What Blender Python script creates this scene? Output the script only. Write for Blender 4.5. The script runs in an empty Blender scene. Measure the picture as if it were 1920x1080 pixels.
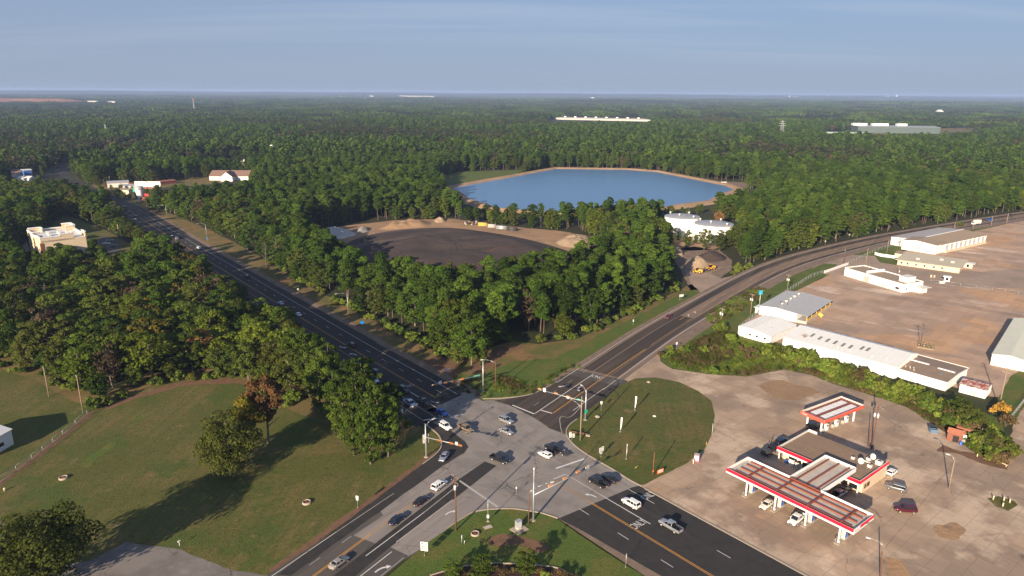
import bpy, bmesh, math, random
import numpy as np
from mathutils import Vector, Matrix, noise as mnoise
from mathutils.geometry import tessellate_polygon

random.seed(7)
rng = np.random.default_rng(11)
R = math.radians
sc = bpy.context.scene
COL = sc.collection

# ------------------------------------------------------------------ camera
CAM_H = 96.0
FOC = 1297.0                       # focal length in pixels of the 1920 wide photograph
PITCH = math.atan((540 - 173.5) / FOC)
ROLL = math.atan(13 / 1920)
fwd = Vector((0, math.cos(PITCH), -math.sin(PITCH)))
rgt0 = Vector((1, 0, 0)); up0 = Vector((0, math.sin(PITCH), math.cos(PITCH)))
rgt = rgt0 * math.cos(ROLL) + up0 * math.sin(ROLL)
upv = -rgt0 * math.sin(ROLL) + up0 * math.cos(ROLL)
cam_data = bpy.data.cameras.new('camera')
cam = bpy.data.objects.new('camera', cam_data); COL.objects.link(cam)
M = Matrix((rgt, upv, -fwd)).transposed().to_4x4(); M.translation = (0, 0, CAM_H)
cam.matrix_world = M
cam_data.sensor_width = 36.0
cam_data.lens = 36.0 * FOC / 1920
cam_data.clip_start = 1.0
cam_data.clip_end = 80000
sc.camera = cam

# ------------------------------------------------------------------ light
SUN_EL, SUN_AZ = 17.5, 62.2        # height of the sun; direction its shadows run, degrees from +X
CIRRUS = (5.0, 5.5, 6.2, 1)           # radiance of the pale streaks
VEIL = (2.80, 3.38, 4.55, 1)             # radiance of the thin cloud veil
world = bpy.data.worlds.new('World'); sc.world = world; world.use_nodes = True
wt = world.node_tree; wt.nodes.clear()
sky = wt.nodes.new('ShaderNodeTexSky'); sky.sky_type = 'NISHITA'; sky.sun_disc = False
sky.sun_elevation = R(SUN_EL)
# direction to the sun: (-cos az, -sin az); Nishita rotation is measured from +Y clockwise
sx, sy = -math.cos(R(SUN_AZ)), -math.sin(R(SUN_AZ))
sky.sun_rotation = math.atan2(sx, sy)
sky.altitude = 0; sky.air_density = 1.0; sky.dust_density = 0.1; sky.ozone_density = 8.0
wgeo = wt.nodes.new('ShaderNodeTexCoord')
# thin high cloud: stretched noise on the direction of the sky
sep = wt.nodes.new('ShaderNodeSeparateXYZ'); wt.links.new(wgeo.outputs['Generated'], sep.inputs[0])
zadd = wt.nodes.new('ShaderNodeMath'); zadd.operation = 'ADD'; zadd.inputs[1].default_value = 0.09
wt.links.new(sep.outputs['Z'], zadd.inputs[0])
dx = wt.nodes.new('ShaderNodeMath'); dx.operation = 'DIVIDE'
dy = wt.nodes.new('ShaderNodeMath'); dy.operation = 'DIVIDE'
wt.links.new(sep.outputs['X'], dx.inputs[0]); wt.links.new(zadd.outputs[0], dx.inputs[1])
wt.links.new(sep.outputs['Y'], dy.inputs[0]); wt.links.new(zadd.outputs[0], dy.inputs[1])
comb = wt.nodes.new('ShaderNodeCombineXYZ'); wt.links.new(dx.outputs[0], comb.inputs[0]); wt.links.new(dy.outputs[0], comb.inputs[1])
wmap = wt.nodes.new('ShaderNodeMapping'); wmap.inputs['Rotation'].default_value = (0, 0, R(8)); wmap.inputs['Scale'].default_value = (0.16, 1.0, 1)
wt.links.new(comb.outputs[0], wmap.inputs[0])
wn = wt.nodes.new('ShaderNodeTexNoise'); wn.inputs['Scale'].default_value = 1.0; wn.inputs['Detail'].default_value = 7; wn.inputs['Roughness'].default_value = 0.55
wn.inputs['Distortion'].default_value = 0.35
wt.links.new(wmap.outputs[0], wn.inputs['Vector'])
wr = wt.nodes.new('ShaderNodeMapRange'); wr.inputs['From Min'].default_value = 0.47; wr.inputs['From Max'].default_value = 0.72
wr.inputs['To Min'].default_value = 0.0; wr.inputs['To Max'].default_value = 0.40; wr.clamp = True
wt.links.new(wn.outputs['Fac'], wr.inputs['Value'])
# an even veil of high haze cloud, thicker along the line of sight near the horizon
ve = wt.nodes.new('ShaderNodeMapRange'); ve.inputs['From Min'].default_value = 0.0; ve.inputs['From Max'].default_value = 0.35
ve.inputs['To Min'].default_value = 0.93; ve.inputs['To Max'].default_value = 0.45; ve.clamp = True
wt.links.new(sep.outputs['Z'], ve.inputs['Value'])
# streaks fade out towards the horizon
vz = wt.nodes.new('ShaderNodeMapRange'); vz.inputs['From Min'].default_value = 0.02; vz.inputs['From Max'].default_value = 0.10; wt.links.new(sep.outputs['Z'], vz.inputs['Value'])
vm = wt.nodes.new('ShaderNodeMath'); vm.operation = 'MULTIPLY'; wt.links.new(wr.outputs[0], vm.inputs[0]); wt.links.new(vz.outputs[0], vm.inputs[1])
base_ = wt.nodes.new('ShaderNodeMix'); base_.data_type = 'RGBA'; base_.inputs['B'].default_value = VEIL
wt.links.new(ve.outputs[0], base_.inputs['Factor']); wt.links.new(sky.outputs['Color'], base_.inputs['A'])
cloud = wt.nodes.new('ShaderNodeMix'); cloud.data_type = 'RGBA'; cloud.inputs['B'].default_value = CIRRUS
wt.links.new(vm.outputs[0], cloud.inputs['Factor']); wt.links.new(base_.outputs['Result'], cloud.inputs['A'])
bg = wt.nodes.new('ShaderNodeBackground'); bg.inputs['Strength'].default_value = 0.057
wo = wt.nodes.new('ShaderNodeOutputWorld')
wt.links.new(cloud.outputs['Result'], bg.inputs['Color']); wt.links.new(bg.outputs[0], wo.inputs[0])

sun_d = bpy.data.lights.new('sun', 'SUN'); sun_d.energy = 5.0; sun_d.angle = R(0.5); sun_d.color = (1.0, 0.82, 0.60)
sun = bpy.data.objects.new('sun', sun_d); COL.objects.link(sun)
sdir = Vector((math.cos(R(SUN_AZ)) * math.cos(R(SUN_EL)), math.sin(R(SUN_AZ)) * math.cos(R(SUN_EL)), -math.sin(R(SUN_EL))))
sun.rotation_euler = sdir.to_track_quat('-Z', 'Y').to_euler(); sun.location = (-200, -300, 400)

sc.view_settings.view_transform = 'Standard'; sc.view_settings.look = 'None'
sc.view_settings.exposure = 1.08; sc.view_settings.gamma = 1.0; sc.view_settings.use_curve_mapping = False
sc.render.engine = 'CYCLES'
sc.cycles.max_bounces = 5; sc.cycles.diffuse_bounces = 3; sc.cycles.glossy_bounces = 2; sc.cycles.transmission_bounces = 3
sc.cycles.transparent_max_bounces = 6; sc.cycles.volume_bounces = 0
sc.cycles.use_denoising = True
sc.cycles.caustics_reflective = False; sc.cycles.caustics_refractive = False

# ------------------------------------------------------------------ survey helpers
def G(u, v, z=0.0):
    """Ground (or height z) point that a pixel of the photograph surveys."""
    d = rgt * ((u - 960) / FOC) - upv * ((v - 540) / FOC) + fwd
    t = (z - CAM_H) / d.z
    return Vector((d.x * t, d.y * t))
def project(x, y, z):
    w = Vector((x, y, z - CAM_H)); k = w.dot(fwd)
    return 960 + FOC * w.dot(rgt) / k, 540 - FOC * w.dot(upv) / k
def GP(pts, z=0.0):
    return [G(p[0], p[1], z) for p in pts]
A1 = R(130.2); N1 = Vector((-math.sin(A1), math.cos(A1))); T1 = Vector((math.cos(A1), math.sin(A1)))     # highway running north-west
A2 = R(56.4); N2 = Vector((-math.sin(A2), math.cos(A2))); T2 = Vector((math.cos(A2), math.sin(A2)))      # highway running north-east
def H1(off, s):
    """point on the north-west highway: lateral offset and distance along; it swings a little beyond the crossing"""
    if s > 230: off = off - (s - 230) * 0.0175 - max(0, s - 420) ** 2 * 0.00004
    return N1 * off + T1 * s
def H2(off, s):
    return N2 * off + T2 * s

# ------------------------------------------------------------------ object helpers
def tag(o, label=None, cat=None, group=None, kind=None):
    if label: o['label'] = label
    if cat: o['category'] = cat
    if group: o['group'] = group
    if kind: o['kind'] = kind
    return o
def thing(name, label, cat, loc=(0, 0, 0), rz=0.0, group=None):
    o = bpy.data.objects.new(name, None); COL.objects.link(o)
    if len(loc) == 2: loc = (loc[0], loc[1], 0.0)
    o.location = loc; o.rotation_euler = (0, 0, rz); o.empty_display_size = 0.5
    return tag(o, label, cat, group)
def link_mesh(name, me, parent=None, loc=(0, 0, 0), rot=(0, 0, 0)):
    o = bpy.data.objects.new(name, me); COL.objects.link(o)
    o.location = loc; o.rotation_euler = rot
    if parent: o.parent = parent
    return o
class MB:
    """collects polygons; every polygon carries a material slot"""
    def __init__(s): s.v = []; s.f = []; s.m = []; s.smooth = []
    def poly(s, pts, m=0, smooth=False):
        b = len(s.v); s.v += [tuple(p) for p in pts]; s.f.append(tuple(range(b, b + len(pts)))); s.m.append(m); s.smooth.append(smooth)
    def box(s, c, d, m=0, rz=0.0, rot=None):
        hx, hy, hz = d[0] / 2, d[1] / 2, d[2] / 2
        q = rot if rot is not None else Matrix.Rotation(rz, 3, 'Z')
        P = [Vector(c) + q @ Vector((x * hx, y * hy, z * hz)) for x in (-1, 1) for y in (-1, 1) for z in (-1, 1)]
        b = len(s.v); s.v += [tuple(p) for p in P]
        for f in ((0, 1, 3, 2), (4, 6, 7, 5), (0, 4, 5, 1), (2, 3, 7, 6), (0, 2, 6, 4), (1, 5, 7, 3)):
            s.f.append(tuple(b + i for i in f)); s.m.append(m); s.smooth.append(False)
    def prism(s, poly, z0, z1, m=0, mtop=None, bottom=False):
        n = len(poly); b = len(s.v)
        s.v += [(p[0], p[1], z0) for p in poly] + [(p[0], p[1], z1) for p in poly]
        for i in range(n):
            j = (i + 1) % n
            s.f.append((b + i, b + j, b + n + j, b + n + i)); s.m.append(m); s.smooth.append(False)
        s.f.append(tuple(b + n + i for i in range(n))); s.m.append(m if mtop is None else mtop); s.smooth.append(False)
        if bottom:
            s.f.append(tuple(b + i for i in reversed(range(n)))); s.m.append(m); s.smooth.append(False)
    def tube(s, p0, p1, r0, r1=None, n=8, m=0, caps=True):
        r1 = r0 if r1 is None else r1
        p0 = Vector(p0); p1 = Vector(p1); d = (p1 - p0).normalized()
        a = d.orthogonal().normalized(); c = d.cross(a)
        b = len(s.v)
        for p, r in ((p0, r0), (p1, r1)):
            for i in range(n):
                t = 2 * math.pi * i / n
                s.v.append(tuple(p + (a * math.cos(t) + c * math.sin(t)) * r))
        for i in range(n):
            j = (i + 1) % n
            s.f.append((b + i, b + j, b + n + j, b + n + i)); s.m.append(m); s.smooth.append(True)
        if caps:
            s.f.append(tuple(b + i for i in reversed(range(n)))); s.m.append(m); s.smooth.append(False)
            s.f.append(tuple(b + n + i for i in range(n))); s.m.append(m); s.smooth.append(False)
    def path(s, pts, r, n=6, m=0):
        for a, b in zip(pts, pts[1:]): s.tube(a, b, r, r, n, m)
    def lathe(s, prof, n=16, m=0, c=(0, 0), axis='Z'):
        b = len(s.v)
        for r, z in prof:
            for i in range(n):
                t = 2 * math.pi * i / n
                s.v.append((c[0] + r * math.cos(t), c[1] + r * math.sin(t), z))
        for k in range(len(prof) - 1):
            for i in range(n):
                j = (i + 1) % n
                s.f.append((b + k * n + i, b + k * n + j, b + (k + 1) * n + j, b + (k + 1) * n + i)); s.m.append(m); s.smooth.append(True)
    def mesh(s, name, mats):
        me = bpy.data.meshes.new(name)
        me.from_pydata(s.v, [], s.f)
        for x in (mats if isinstance(mats, (list, tuple)) else [mats]): me.materials.append(x)
        me.polygons.foreach_set('material_index', s.m)
        me.polygons.foreach_set('use_smooth', s.smooth)
        me.update(); return me
    def build(s, name, mats, parent=None, loc=(0, 0, 0), rot=(0, 0, 0), kind=None):
        o = link_mesh(name, s.mesh(name, mats), parent, loc, rot)
        if kind: o['kind'] = kind
        return o
def fix_normals(me):
    bm = bmesh.new(); bm.from_mesh(me); bmesh.ops.recalc_face_normals(bm, faces=bm.faces); bm.to_mesh(me); bm.free()
def pbox(name, c, d, mat, parent, rz=0.0, kind=None):
    b = MB(); b.box(c, d, 0, rz); return b.build(name, mat, parent, kind=kind)
def text_mesh(body, size, mat, depth=0.0):
    cu = bpy.data.curves.new('lettering', 'FONT'); cu.body = body; cu.size = size; cu.extrude = depth
    cu.align_x = 'CENTER'; cu.align_y = 'CENTER'
    ob = bpy.data.objects.new('lettering', cu)
    me = bpy.data.meshes.new_from_object(ob); bpy.data.objects.remove(ob)
    me.materials.clear(); me.materials.append(mat); return me

# ------------------------------------------------------------------ materials
def new_mat(name):
    m = bpy.data.materials.new(name); m.use_nodes = True; nt = m.node_tree
    return m, nt, nt.nodes['Principled BSDF']
def mat(name, col, rough=0.6, metal=0.0, var=0.12, scale=3.0, bump=0.0, spec=None, coat=0.0):
    """plain painted or raw material with worn, uneven colour"""
    m, nt, p = new_mat(name)
    p.inputs['Roughness'].default_value = rough; p.inputs['Metallic'].default_value = metal
    if spec is not None: p.inputs['Specular IOR Level'].default_value = spec
    if coat: p.inputs['Coat Weight'].default_value = coat; p.inputs['Coat Roughness'].default_value = 0.06
    if var > 0:
        tc = nt.nodes.new('ShaderNodeTexCoord')
        n = nt.nodes.new('ShaderNodeTexNoise'); n.inputs['Scale'].default_value = scale; n.inputs['Detail'].default_value = 5
        nt.links.new(tc.outputs['Object'], n.inputs['Vector'])
        mx = nt.nodes.new('ShaderNodeMix'); mx.data_type = 'RGBA'
        mx.inputs['A'].default_value = (*[c * (1 - var) for c in col], 1); mx.inputs['B'].default_value = (*[min(1, c * (1 + var)) for c in col], 1)
        nt.links.new(n.outputs['Fac'], mx.inputs['Factor']); nt.links.new(mx.outputs['Result'], p.inputs['Base Color'])
        if bump:
            bp = nt.nodes.new('ShaderNodeBump'); bp.inputs['Strength'].default_value = bump; bp.inputs['Distance'].default_value = 0.05
            nt.links.new(n.outputs['Fac'], bp.inputs['Height']); nt.links.new(bp.outputs[0], p.inputs['Normal'])
    else:
        p.inputs['Base Color'].default_value = (*col, 1)
    return m
def ground_mat(name, base, layers, rough=0.95, bump=0.4, bscale=1.2, bdist=0.15):
    """layers: (colour, noise scale per metre, threshold low, high, strength, stretch angle or None, stretch)"""
    m, nt, p = new_mat(name)
    p.inputs['Roughness'].default_value = rough; p.inputs['Specular IOR Level'].default_value = 0.25
    geo = nt.nodes.new('ShaderNodeNewGeometry')
    cur = None
    for i, L in enumerate(layers):
        col, s, lo, hi, st = L[:5]
        mp = nt.nodes.new('ShaderNodeMapping'); mp.inputs['Location'].default_value = (i * 37.1, i * 11.7, i * 5.3)
        nt.links.new(geo.outputs['Position'], mp.inputs[0])
        src = mp.outputs[0]
        if len(L) > 5:
            mp.inputs['Rotation'].default_value = (0, 0, -L[5])
            m2 = nt.nodes.new('ShaderNodeMapping'); m2.inputs['Scale'].default_value = (1.0 / L[6], 1, 1); nt.links.new(src, m2.inputs[0]); src = m2.outputs[0]
        n = nt.nodes.new('ShaderNodeTexNoise'); n.inputs['Scale'].default_value = s; n.inputs['Detail'].default_value = 6; n.inputs['Roughness'].default_value = 0.6
        nt.links.new(src, n.inputs['Vector'])
        r = nt.nodes.new('ShaderNodeMapRange'); r.inputs['From Min'].default_value = lo; r.inputs['From Max'].default_value = hi
        r.inputs['To Max'].default_value = st; r.interpolation_type = 'SMOOTHSTEP'
        nt.links.new(n.outputs['Fac'], r.inputs['Value'])
        mx = nt.nodes.new('ShaderNodeMix'); mx.data_type = 'RGBA'
        if cur is None: mx.inputs['A'].default_value = (*base, 1)
        else: nt.links.new(cur, mx.inputs['A'])
        mx.inputs['B'].default_value = (*col, 1); nt.links.new(r.outputs[0], mx.inputs['Factor'])
        cur = mx.outputs['Result']
    nt.links.new(cur, p.inputs['Base Color'])
    if bump:
        n = nt.nodes.new('ShaderNodeTexNoise'); n.inputs['Scale'].default_value = bscale; n.inputs['Detail'].default_value = 8
        nt.links.new(geo.outputs['Position'], n.inputs['Vector'])
        bp = nt.nodes.new('ShaderNodeBump'); bp.inputs['Strength'].default_value = bump; bp.inputs['Distance'].default_value = bdist
        nt.links.new(n.outputs['Fac'], bp.inputs['Height']); nt.links.new(bp.outputs[0], p.inputs['Normal'])
    return m
def crack_into(m, scale=0.12, width=0.012, col=(0.03, 0.028, 0.026), strength=0.8, joints=None):
    """adds cracked seams (and optional slab joints: size, angle) to a ground material"""
    nt = m.node_tree; p = nt.nodes['Principled BSDF']
    cur = p.inputs['Base Color'].links[0].from_socket
    geo = nt.nodes.new('ShaderNodeNewGeometry')
    nz = nt.nodes.new('ShaderNodeTexNoise'); nz.inputs['Scale'].default_value = 0.35; nz.inputs['Detail'].default_value = 4
    nt.links.new(geo.outputs['Position'], nz.inputs['Vector'])
    add = nt.nodes.new('ShaderNodeMix'); add.data_type = 'VECTOR'; add.inputs['Factor'].default_value = 0.75
    sc3 = nt.nodes.new('ShaderNodeVectorMath'); sc3.operation = 'SCALE'; sc3.inputs['Scale'].default_value = 3.2
    nt.links.new(nz.outputs['Color'], sc3.inputs[0])
    ad = nt.nodes.new('ShaderNodeVectorMath'); ad.operation = 'ADD'
    nt.links.new(geo.outputs['Position'], ad.inputs[0]); nt.links.new(sc3.outputs[0], ad.inputs[1])
    vo = nt.nodes.new('ShaderNodeTexVoronoi'); vo.feature = 'DISTANCE_TO_EDGE'; vo.inputs['Scale'].default_value = scale
    vo.voronoi_dimensions = '2D'
    nt.links.new(ad.outputs[0], vo.inputs['Vector'])
    r = nt.nodes.new('ShaderNodeMapRange'); r.inputs['From Min'].default_value = 0; r.inputs['From Max'].default_value = width
    r.inputs['To Min'].default_value = strength; r.inputs['To Max'].default_value = 0
    nt.links.new(vo.outputs['Distance'], r.inputs['Value'])
    # cracks come and go
    n2 = nt.nodes.new('ShaderNodeTexNoise'); n2.inputs['Scale'].default_value = 0.06; nt.links.new(geo.outputs['Position'], n2.inputs['Vector'])
    r2 = nt.nodes.new('ShaderNodeMapRange'); r2.inputs['From Min'].default_value = 0.45; r2.inputs['From Max'].default_value = 0.6
    nt.links.new(n2.outputs['Fac'], r2.inputs['Value'])
    mu = nt.nodes.new('ShaderNodeMath'); mu.operation = 'MULTIPLY'; nt.links.new(r.outputs[0], mu.inputs[0]); nt.links.new(r2.outputs[0], mu.inputs[1])
    fac = mu.outputs[0]
    if joints:
        size, ang, st = joints
        mp = nt.nodes.new('ShaderNodeMapping'); mp.inputs['Rotation'].default_value = (0, 0, -ang); nt.links.new(geo.outputs['Position'], mp.inputs[0])
        br = nt.nodes.new('ShaderNodeTexBrick'); br.offset = 0.0; br.inputs['Scale'].default_value = 1.0 / size
        br.inputs['Brick Width'].default_value = 1.0; br.inputs['Row Height'].default_value = 1.0
        br.inputs['Mortar Size'].default_value = 0.012; br.inputs['Mortar Smooth'].default_value = 0.3
        nt.links.new(mp.outputs[0], br.inputs['Vector'])
        m3 = nt.nodes.new('ShaderNodeMath'); m3.operation = 'MULTIPLY'; m3.inputs[1].default_value = st; nt.links.new(br.outputs['Fac'], m3.inputs[0])
        m4 = nt.nodes.new('ShaderNodeMath'); m4.operation = 'MAXIMUM'; nt.links.new(fac, m4.inputs[0]); nt.links.new(m3.outputs[0], m4.inputs[1]); fac = m4.outputs[0]
        # slabs of slightly different age
        vo2 = nt.nodes.new('ShaderNodeTexVoronoi'); vo2.inputs['Scale'].default_value = 1.0 / size; vo2.inputs['Randomness'].default_value = 0.0; vo2.voronoi_dimensions = '2D'
        nt.links.new(mp.outputs[0], vo2.inputs['Vector'])
        hs = nt.nodes.new('ShaderNodeHueSaturation'); nt.links.new(cur, hs.inputs['Color'])
        sp = nt.nodes.new('ShaderNodeSeparateColor'); nt.links.new(vo2.outputs['Color'], sp.inputs[0])
        rr = nt.nodes.new('ShaderNodeMapRange'); rr.inputs['To Min'].default_value = 0.9; rr.inputs['To Max'].default_value = 1.1; nt.links.new(sp.outputs[0], rr.inputs['Value'])
        nt.links.new(rr.outputs[0], hs.inputs['Value']); cur = hs.outputs[0]
    mx = nt.nodes.new('ShaderNodeMix'); mx.data_type = 'RGBA'; mx.inputs['B'].default_value = (*col, 1)
    nt.links.new(fac, mx.inputs['Factor']); nt.links.new(cur, mx.inputs['A']); nt.links.new(mx.outputs['Result'], p.inputs['Base Color'])
    return m
def leaf_mat(name, cols, trans=0.34, patch=0.012, pw=0.28, rw=0.75):
    """foliage: hue drifts from tree to tree and from stand to stand"""
    m, nt, p = new_mat(name)
    p.inputs['Roughness'].default_value = 0.8; p.inputs['Specular IOR Level'].default_value = 0.06
    oi = nt.nodes.new('ShaderNodeObjectInfo')
    n = nt.nodes.new('ShaderNodeTexNoise'); n.inputs['Scale'].default_value = patch; n.inputs['Detail'].default_value = 4
    nt.links.new(oi.outputs['Location'], n.inputs['Vector'])
    ad = nt.nodes.new('ShaderNodeMath'); ad.operation = 'MULTIPLY_ADD'; ad.inputs[1].default_value = rw
    nt.links.new(oi.outputs['Random'], ad.inputs[0])
    mr = nt.nodes.new('ShaderNodeMapRange'); mr.inputs['From Min'].default_value = 0.3; mr.inputs['From Max'].default_value = 0.7; mr.inputs['To Max'].default_value = pw
    nt.links.new(n.outputs['Fac'], mr.inputs['Value']); nt.links.new(mr.outputs[0], ad.inputs[2])
    cr = nt.nodes.new('ShaderNodeValToRGB'); e = cr.color_ramp.elements
    e[0].position = 0.0; e[0].color = (*cols[0], 1); e[1].position = 1.0; e[1].color = (*cols[-1], 1)
    for i, c in enumerate(cols[1:-1]):
        x = e.new((i + 1) / (len(cols) - 1)); x.color = (*c, 1)
    nt.links.new(ad.outputs[0], cr.inputs[0])
    geo = nt.nodes.new('ShaderNodeNewGeometry')
    hs = nt.nodes.new('ShaderNodeHueSaturation'); nt.links.new(cr.outputs[0], hs.inputs['Color'])
    rr = nt.nodes.new('ShaderNodeMapRange'); rr.inputs['To Min'].default_value = 0.7; rr.inputs['To Max'].default_value = 1.35
    nt.links.new(geo.outputs['Random Per Island'], rr.inputs['Value'])
    sh = nt.nodes.new('ShaderNodeMath'); sh.operation = 'MULTIPLY'; sh.inputs[1].default_value = 7.31; nt.links.new(oi.outputs['Random'], sh.inputs[0])
    fr = nt.nodes.new('ShaderNodeMath'); fr.operation = 'FRACT'; nt.links.new(sh.outputs[0], fr.inputs[0])
    tv = nt.nodes.new('ShaderNodeMapRange'); tv.inputs['To Min'].default_value = 0.62; tv.inputs['To Max'].default_value = 1.30; nt.links.new(fr.outputs[0], tv.inputs['Value'])
    vm2 = nt.nodes.new('ShaderNodeMath'); vm2.operation = 'MULTIPLY'; nt.links.new(rr.outputs[0], vm2.inputs[0]); nt.links.new(tv.outputs[0], vm2.inputs[1])
    nt.links.new(vm2.outputs[0], hs.inputs['Value'])
    nt.links.new(hs.outputs[0], p.inputs['Base Color'])
    tr = nt.nodes.new('ShaderNodeBsdfTranslucent'); nt.links.new(hs.outputs[0], tr.inputs['Color'])
    ms = nt.nodes.new('ShaderNodeMixShader'); ms.inputs[0].default_value = trans
    out = nt.nodes['Material Output']
    nt.links.new(p.outputs[0], ms.inputs[1]); nt.links.new(tr.outputs[0], ms.inputs[2]); nt.links.new(ms.outputs[0], out.inputs[0])
    return m

GRASS = ground_mat('grass_mown', (0.088, 0.09116, 0.019), [((0.135, 0.1081, 0.034), 0.05, 0.42, 0.58, 0.9), ((0.055, 0.0901, 0.013), 0.09, 0.5, 0.62, 0.85), ((0.2, 0.1431, 0.065), 0.16, 0.60, 0.72, 0.8), ((0.075, 0.0901, 0.018), 0.55, 0.46, 0.58, 0.6, A2 + 0.5, 40), ((0.046, 0.04876, 0.012), 1.1, 0.45, 0.7, 0.65), ((0.17, 0.1484, 0.055), 3.2, 0.5, 0.75, 0.55)], bump=0.9, bscale=3.0, bdist=0.15)
GRASS_DRY = ground_mat('grass_dry', (0.150, 0.112, 0.040), [((0.25, 0.135, 0.068), 0.07, 0.47, 0.63, 0.7), ((0.088, 0.100, 0.022), 0.11, 0.46, 0.62, 0.85), ((0.085, 0.065, 0.03), 1.2, 0.5, 0.75, 0.55), ((0.22, 0.16, 0.075), 4.0, 0.5, 0.8, 0.45)], bump=0.8, bscale=3.0)
GRASS_LUSH = ground_mat('grass_lush', (0.0725, 0.11, 0.0175), [((0.1313, 0.115, 0.03), 0.12, 0.45, 0.65, 0.8), ((0.05, 0.075, 0.0125), 0.9, 0.45, 0.7, 0.6), ((0.15, 0.15, 0.045), 4.0, 0.5, 0.8, 0.45)], bump=0.9, bscale=2.4)
WEEDS = ground_mat('weedy_ground', (0.1326, 0.117, 0.0468), [((0.078, 0.1014, 0.02808), 0.15, 0.42, 0.6, 0.85), ((0.2028, 0.1482, 0.078), 0.3, 0.5, 0.7, 0.7), ((0.0468, 0.0468, 0.01872), 1.5, 0.5, 0.7, 0.6)], bump=1.0, bscale=1.6, bdist=0.4)
FLOOR = ground_mat('forest_floor', (0.030, 0.034, 0.012), [((0.020, 0.022, 0.008), 0.06, 0.4, 0.65, 0.8), ((0.05, 0.042, 0.02), 0.012, 0.5, 0.7, 0.6), ((0.045, 0.06, 0.018), 0.004, 0.45, 0.65, 0.7)], bump=0.0)
ASPH_NEW = ground_mat('asphalt_new', (0.040, 0.037, 0.036), [((0.030, 0.028, 0.028), 0.35, 0.4, 0.65, 0.8), ((0.060, 0.054, 0.050), 0.35, 0.52, 0.75, 0.55, A1, 30), ((0.028, 0.027, 0.027), 0.55, 0.52, 0.7, 0.6, A1, 40)], rough=0.85, bump=0.15, bscale=9, bdist=0.03)
ASPH_NE = ground_mat('asphalt_dark_ne', (0.075, 0.0575, 0.04725), [((0.0375, 0.0322, 0.0294), 0.28, 0.42, 0.6, 0.9, A2, 60), ((0.1063, 0.0782, 0.0609), 0.45, 0.5, 0.7, 0.7, A2, 50), ((0.0625, 0.05175, 0.0441), 2.0, 0.5, 0.8, 0.5)], rough=0.85, bump=0.15, bscale=9, bdist=0.03)
ASPH_BROWN = ground_mat('asphalt_brown', (0.196, 0.1436, 0.1114), [((0.1333, 0.1028, 0.08282), 0.3, 0.42, 0.62, 0.7, A2, 60), ((0.2509, 0.1814, 0.1399), 0.6, 0.5, 0.7, 0.6, A2, 40)], rough=0.88, bump=0.15, bscale=9, bdist=0.03)
ASPH_OLD = crack_into(ground_mat('asphalt_old', (0.09775, 0.0851, 0.07705), [((0.0713, 0.0644, 0.0598), 0.3, 0.42, 0.62, 0.8, A2, 25), ((0.1265, 0.1104, 0.0989), 0.8, 0.5, 0.75, 0.6, A2, 30), ((0.06325, 0.0575, 0.05405), 3, 0.55, 0.8, 0.5)], rough=0.9, bump=0.2, bscale=8, bdist=0.03), 0.10, 0.02)
CONC = crack_into(ground_mat('concrete_crossing', (0.244, 0.217, 0.1996), [((0.1846, 0.1658, 0.1547), 0.16, 0.42, 0.62, 0.85), ((0.2977, 0.2682, 0.2495), 0.25, 0.5, 0.7, 0.6, A1, 14), ((0.1429, 0.1281, 0.1222), 0.3, 0.55, 0.75, 0.7, A1, 20), ((0.2262, 0.2012, 0.1871), 3, 0.5, 0.8, 0.5)], rough=0.9, bump=0.2, bscale=8, bdist=0.03), 0.085, 0.014)
CONC_LANE = crack_into(ground_mat('concrete_lane', (0.2535, 0.2236, 0.2041), [((0.2015, 0.1794, 0.1664), 0.2, 0.42, 0.62, 0.8, A2, 10), ((0.299, 0.2665, 0.247), 0.6, 0.5, 0.75, 0.6, A2, 20)], rough=0.9, bump=0.2, bscale=8, bdist=0.03), 0.16, 0.022)
LOT = crack_into(ground_mat('lot_concrete', (0.3873, 0.2801, 0.1977), [((0.2681, 0.1992, 0.1498), 0.045, 0.42, 0.56, 0.9), ((0.5243, 0.4044, 0.2996), 0.07, 0.50, 0.62, 0.8), ((0.5005, 0.2837, 0.1438), 0.10, 0.60, 0.72, 0.6), ((0.1191, 0.09418, 0.0743), 0.20, 0.64, 0.75, 0.8), ((0.2384, 0.175, 0.1258), 0.12, 0.55, 0.7, 0.55, R(-51), 8), ((0.3218, 0.2294, 0.1618), 1.6, 0.45, 0.8, 0.5)], rough=0.9, bump=0.25, bscale=5, bdist=0.05), 0.07, 0.009, col=(0.1311, 0.09659, 0.0719), strength=0.75, joints=(6.0, R(39), 0.42))
YARDLOT = crack_into(ground_mat('industrial_lot', (0.43, 0.2992, 0.2156), [((0.33, 0.2375, 0.1804), 0.028, 0.42, 0.56, 0.95), ((0.5, 0.2945, 0.1584), 0.020, 0.52, 0.62, 0.75), ((0.6, 0.475, 0.3784), 0.06, 0.57, 0.66, 0.85, R(-35), 3), ((0.19, 0.1425, 0.1144), 0.05, 0.55, 0.70, 0.7, R(-35), 6), ((0.38, 0.2422, 0.1584), 0.25, 0.5, 0.7, 0.5), ((0.34, 0.2375, 0.1716), 1.2, 0.45, 0.8, 0.5)], rough=0.9, bump=0.3, bscale=4, bdist=0.06), 0.05, 0.008, col=(0.13, 0.095, 0.0748), strength=0.7, joints=(7.5, R(46), 0.35))
YARD_DRIVE = crack_into(ground_mat('yard_drive', (0.3172, 0.2362, 0.1823), [((0.243, 0.1863, 0.1485), 0.06, 0.42, 0.62, 0.8), ((0.378, 0.2903, 0.2295), 0.3, 0.5, 0.75, 0.6)], bump=0.2, bscale=5, bdist=0.04), 0.06, 0.008, col=(0.135, 0.108, 0.08775), strength=0.6)
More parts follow.
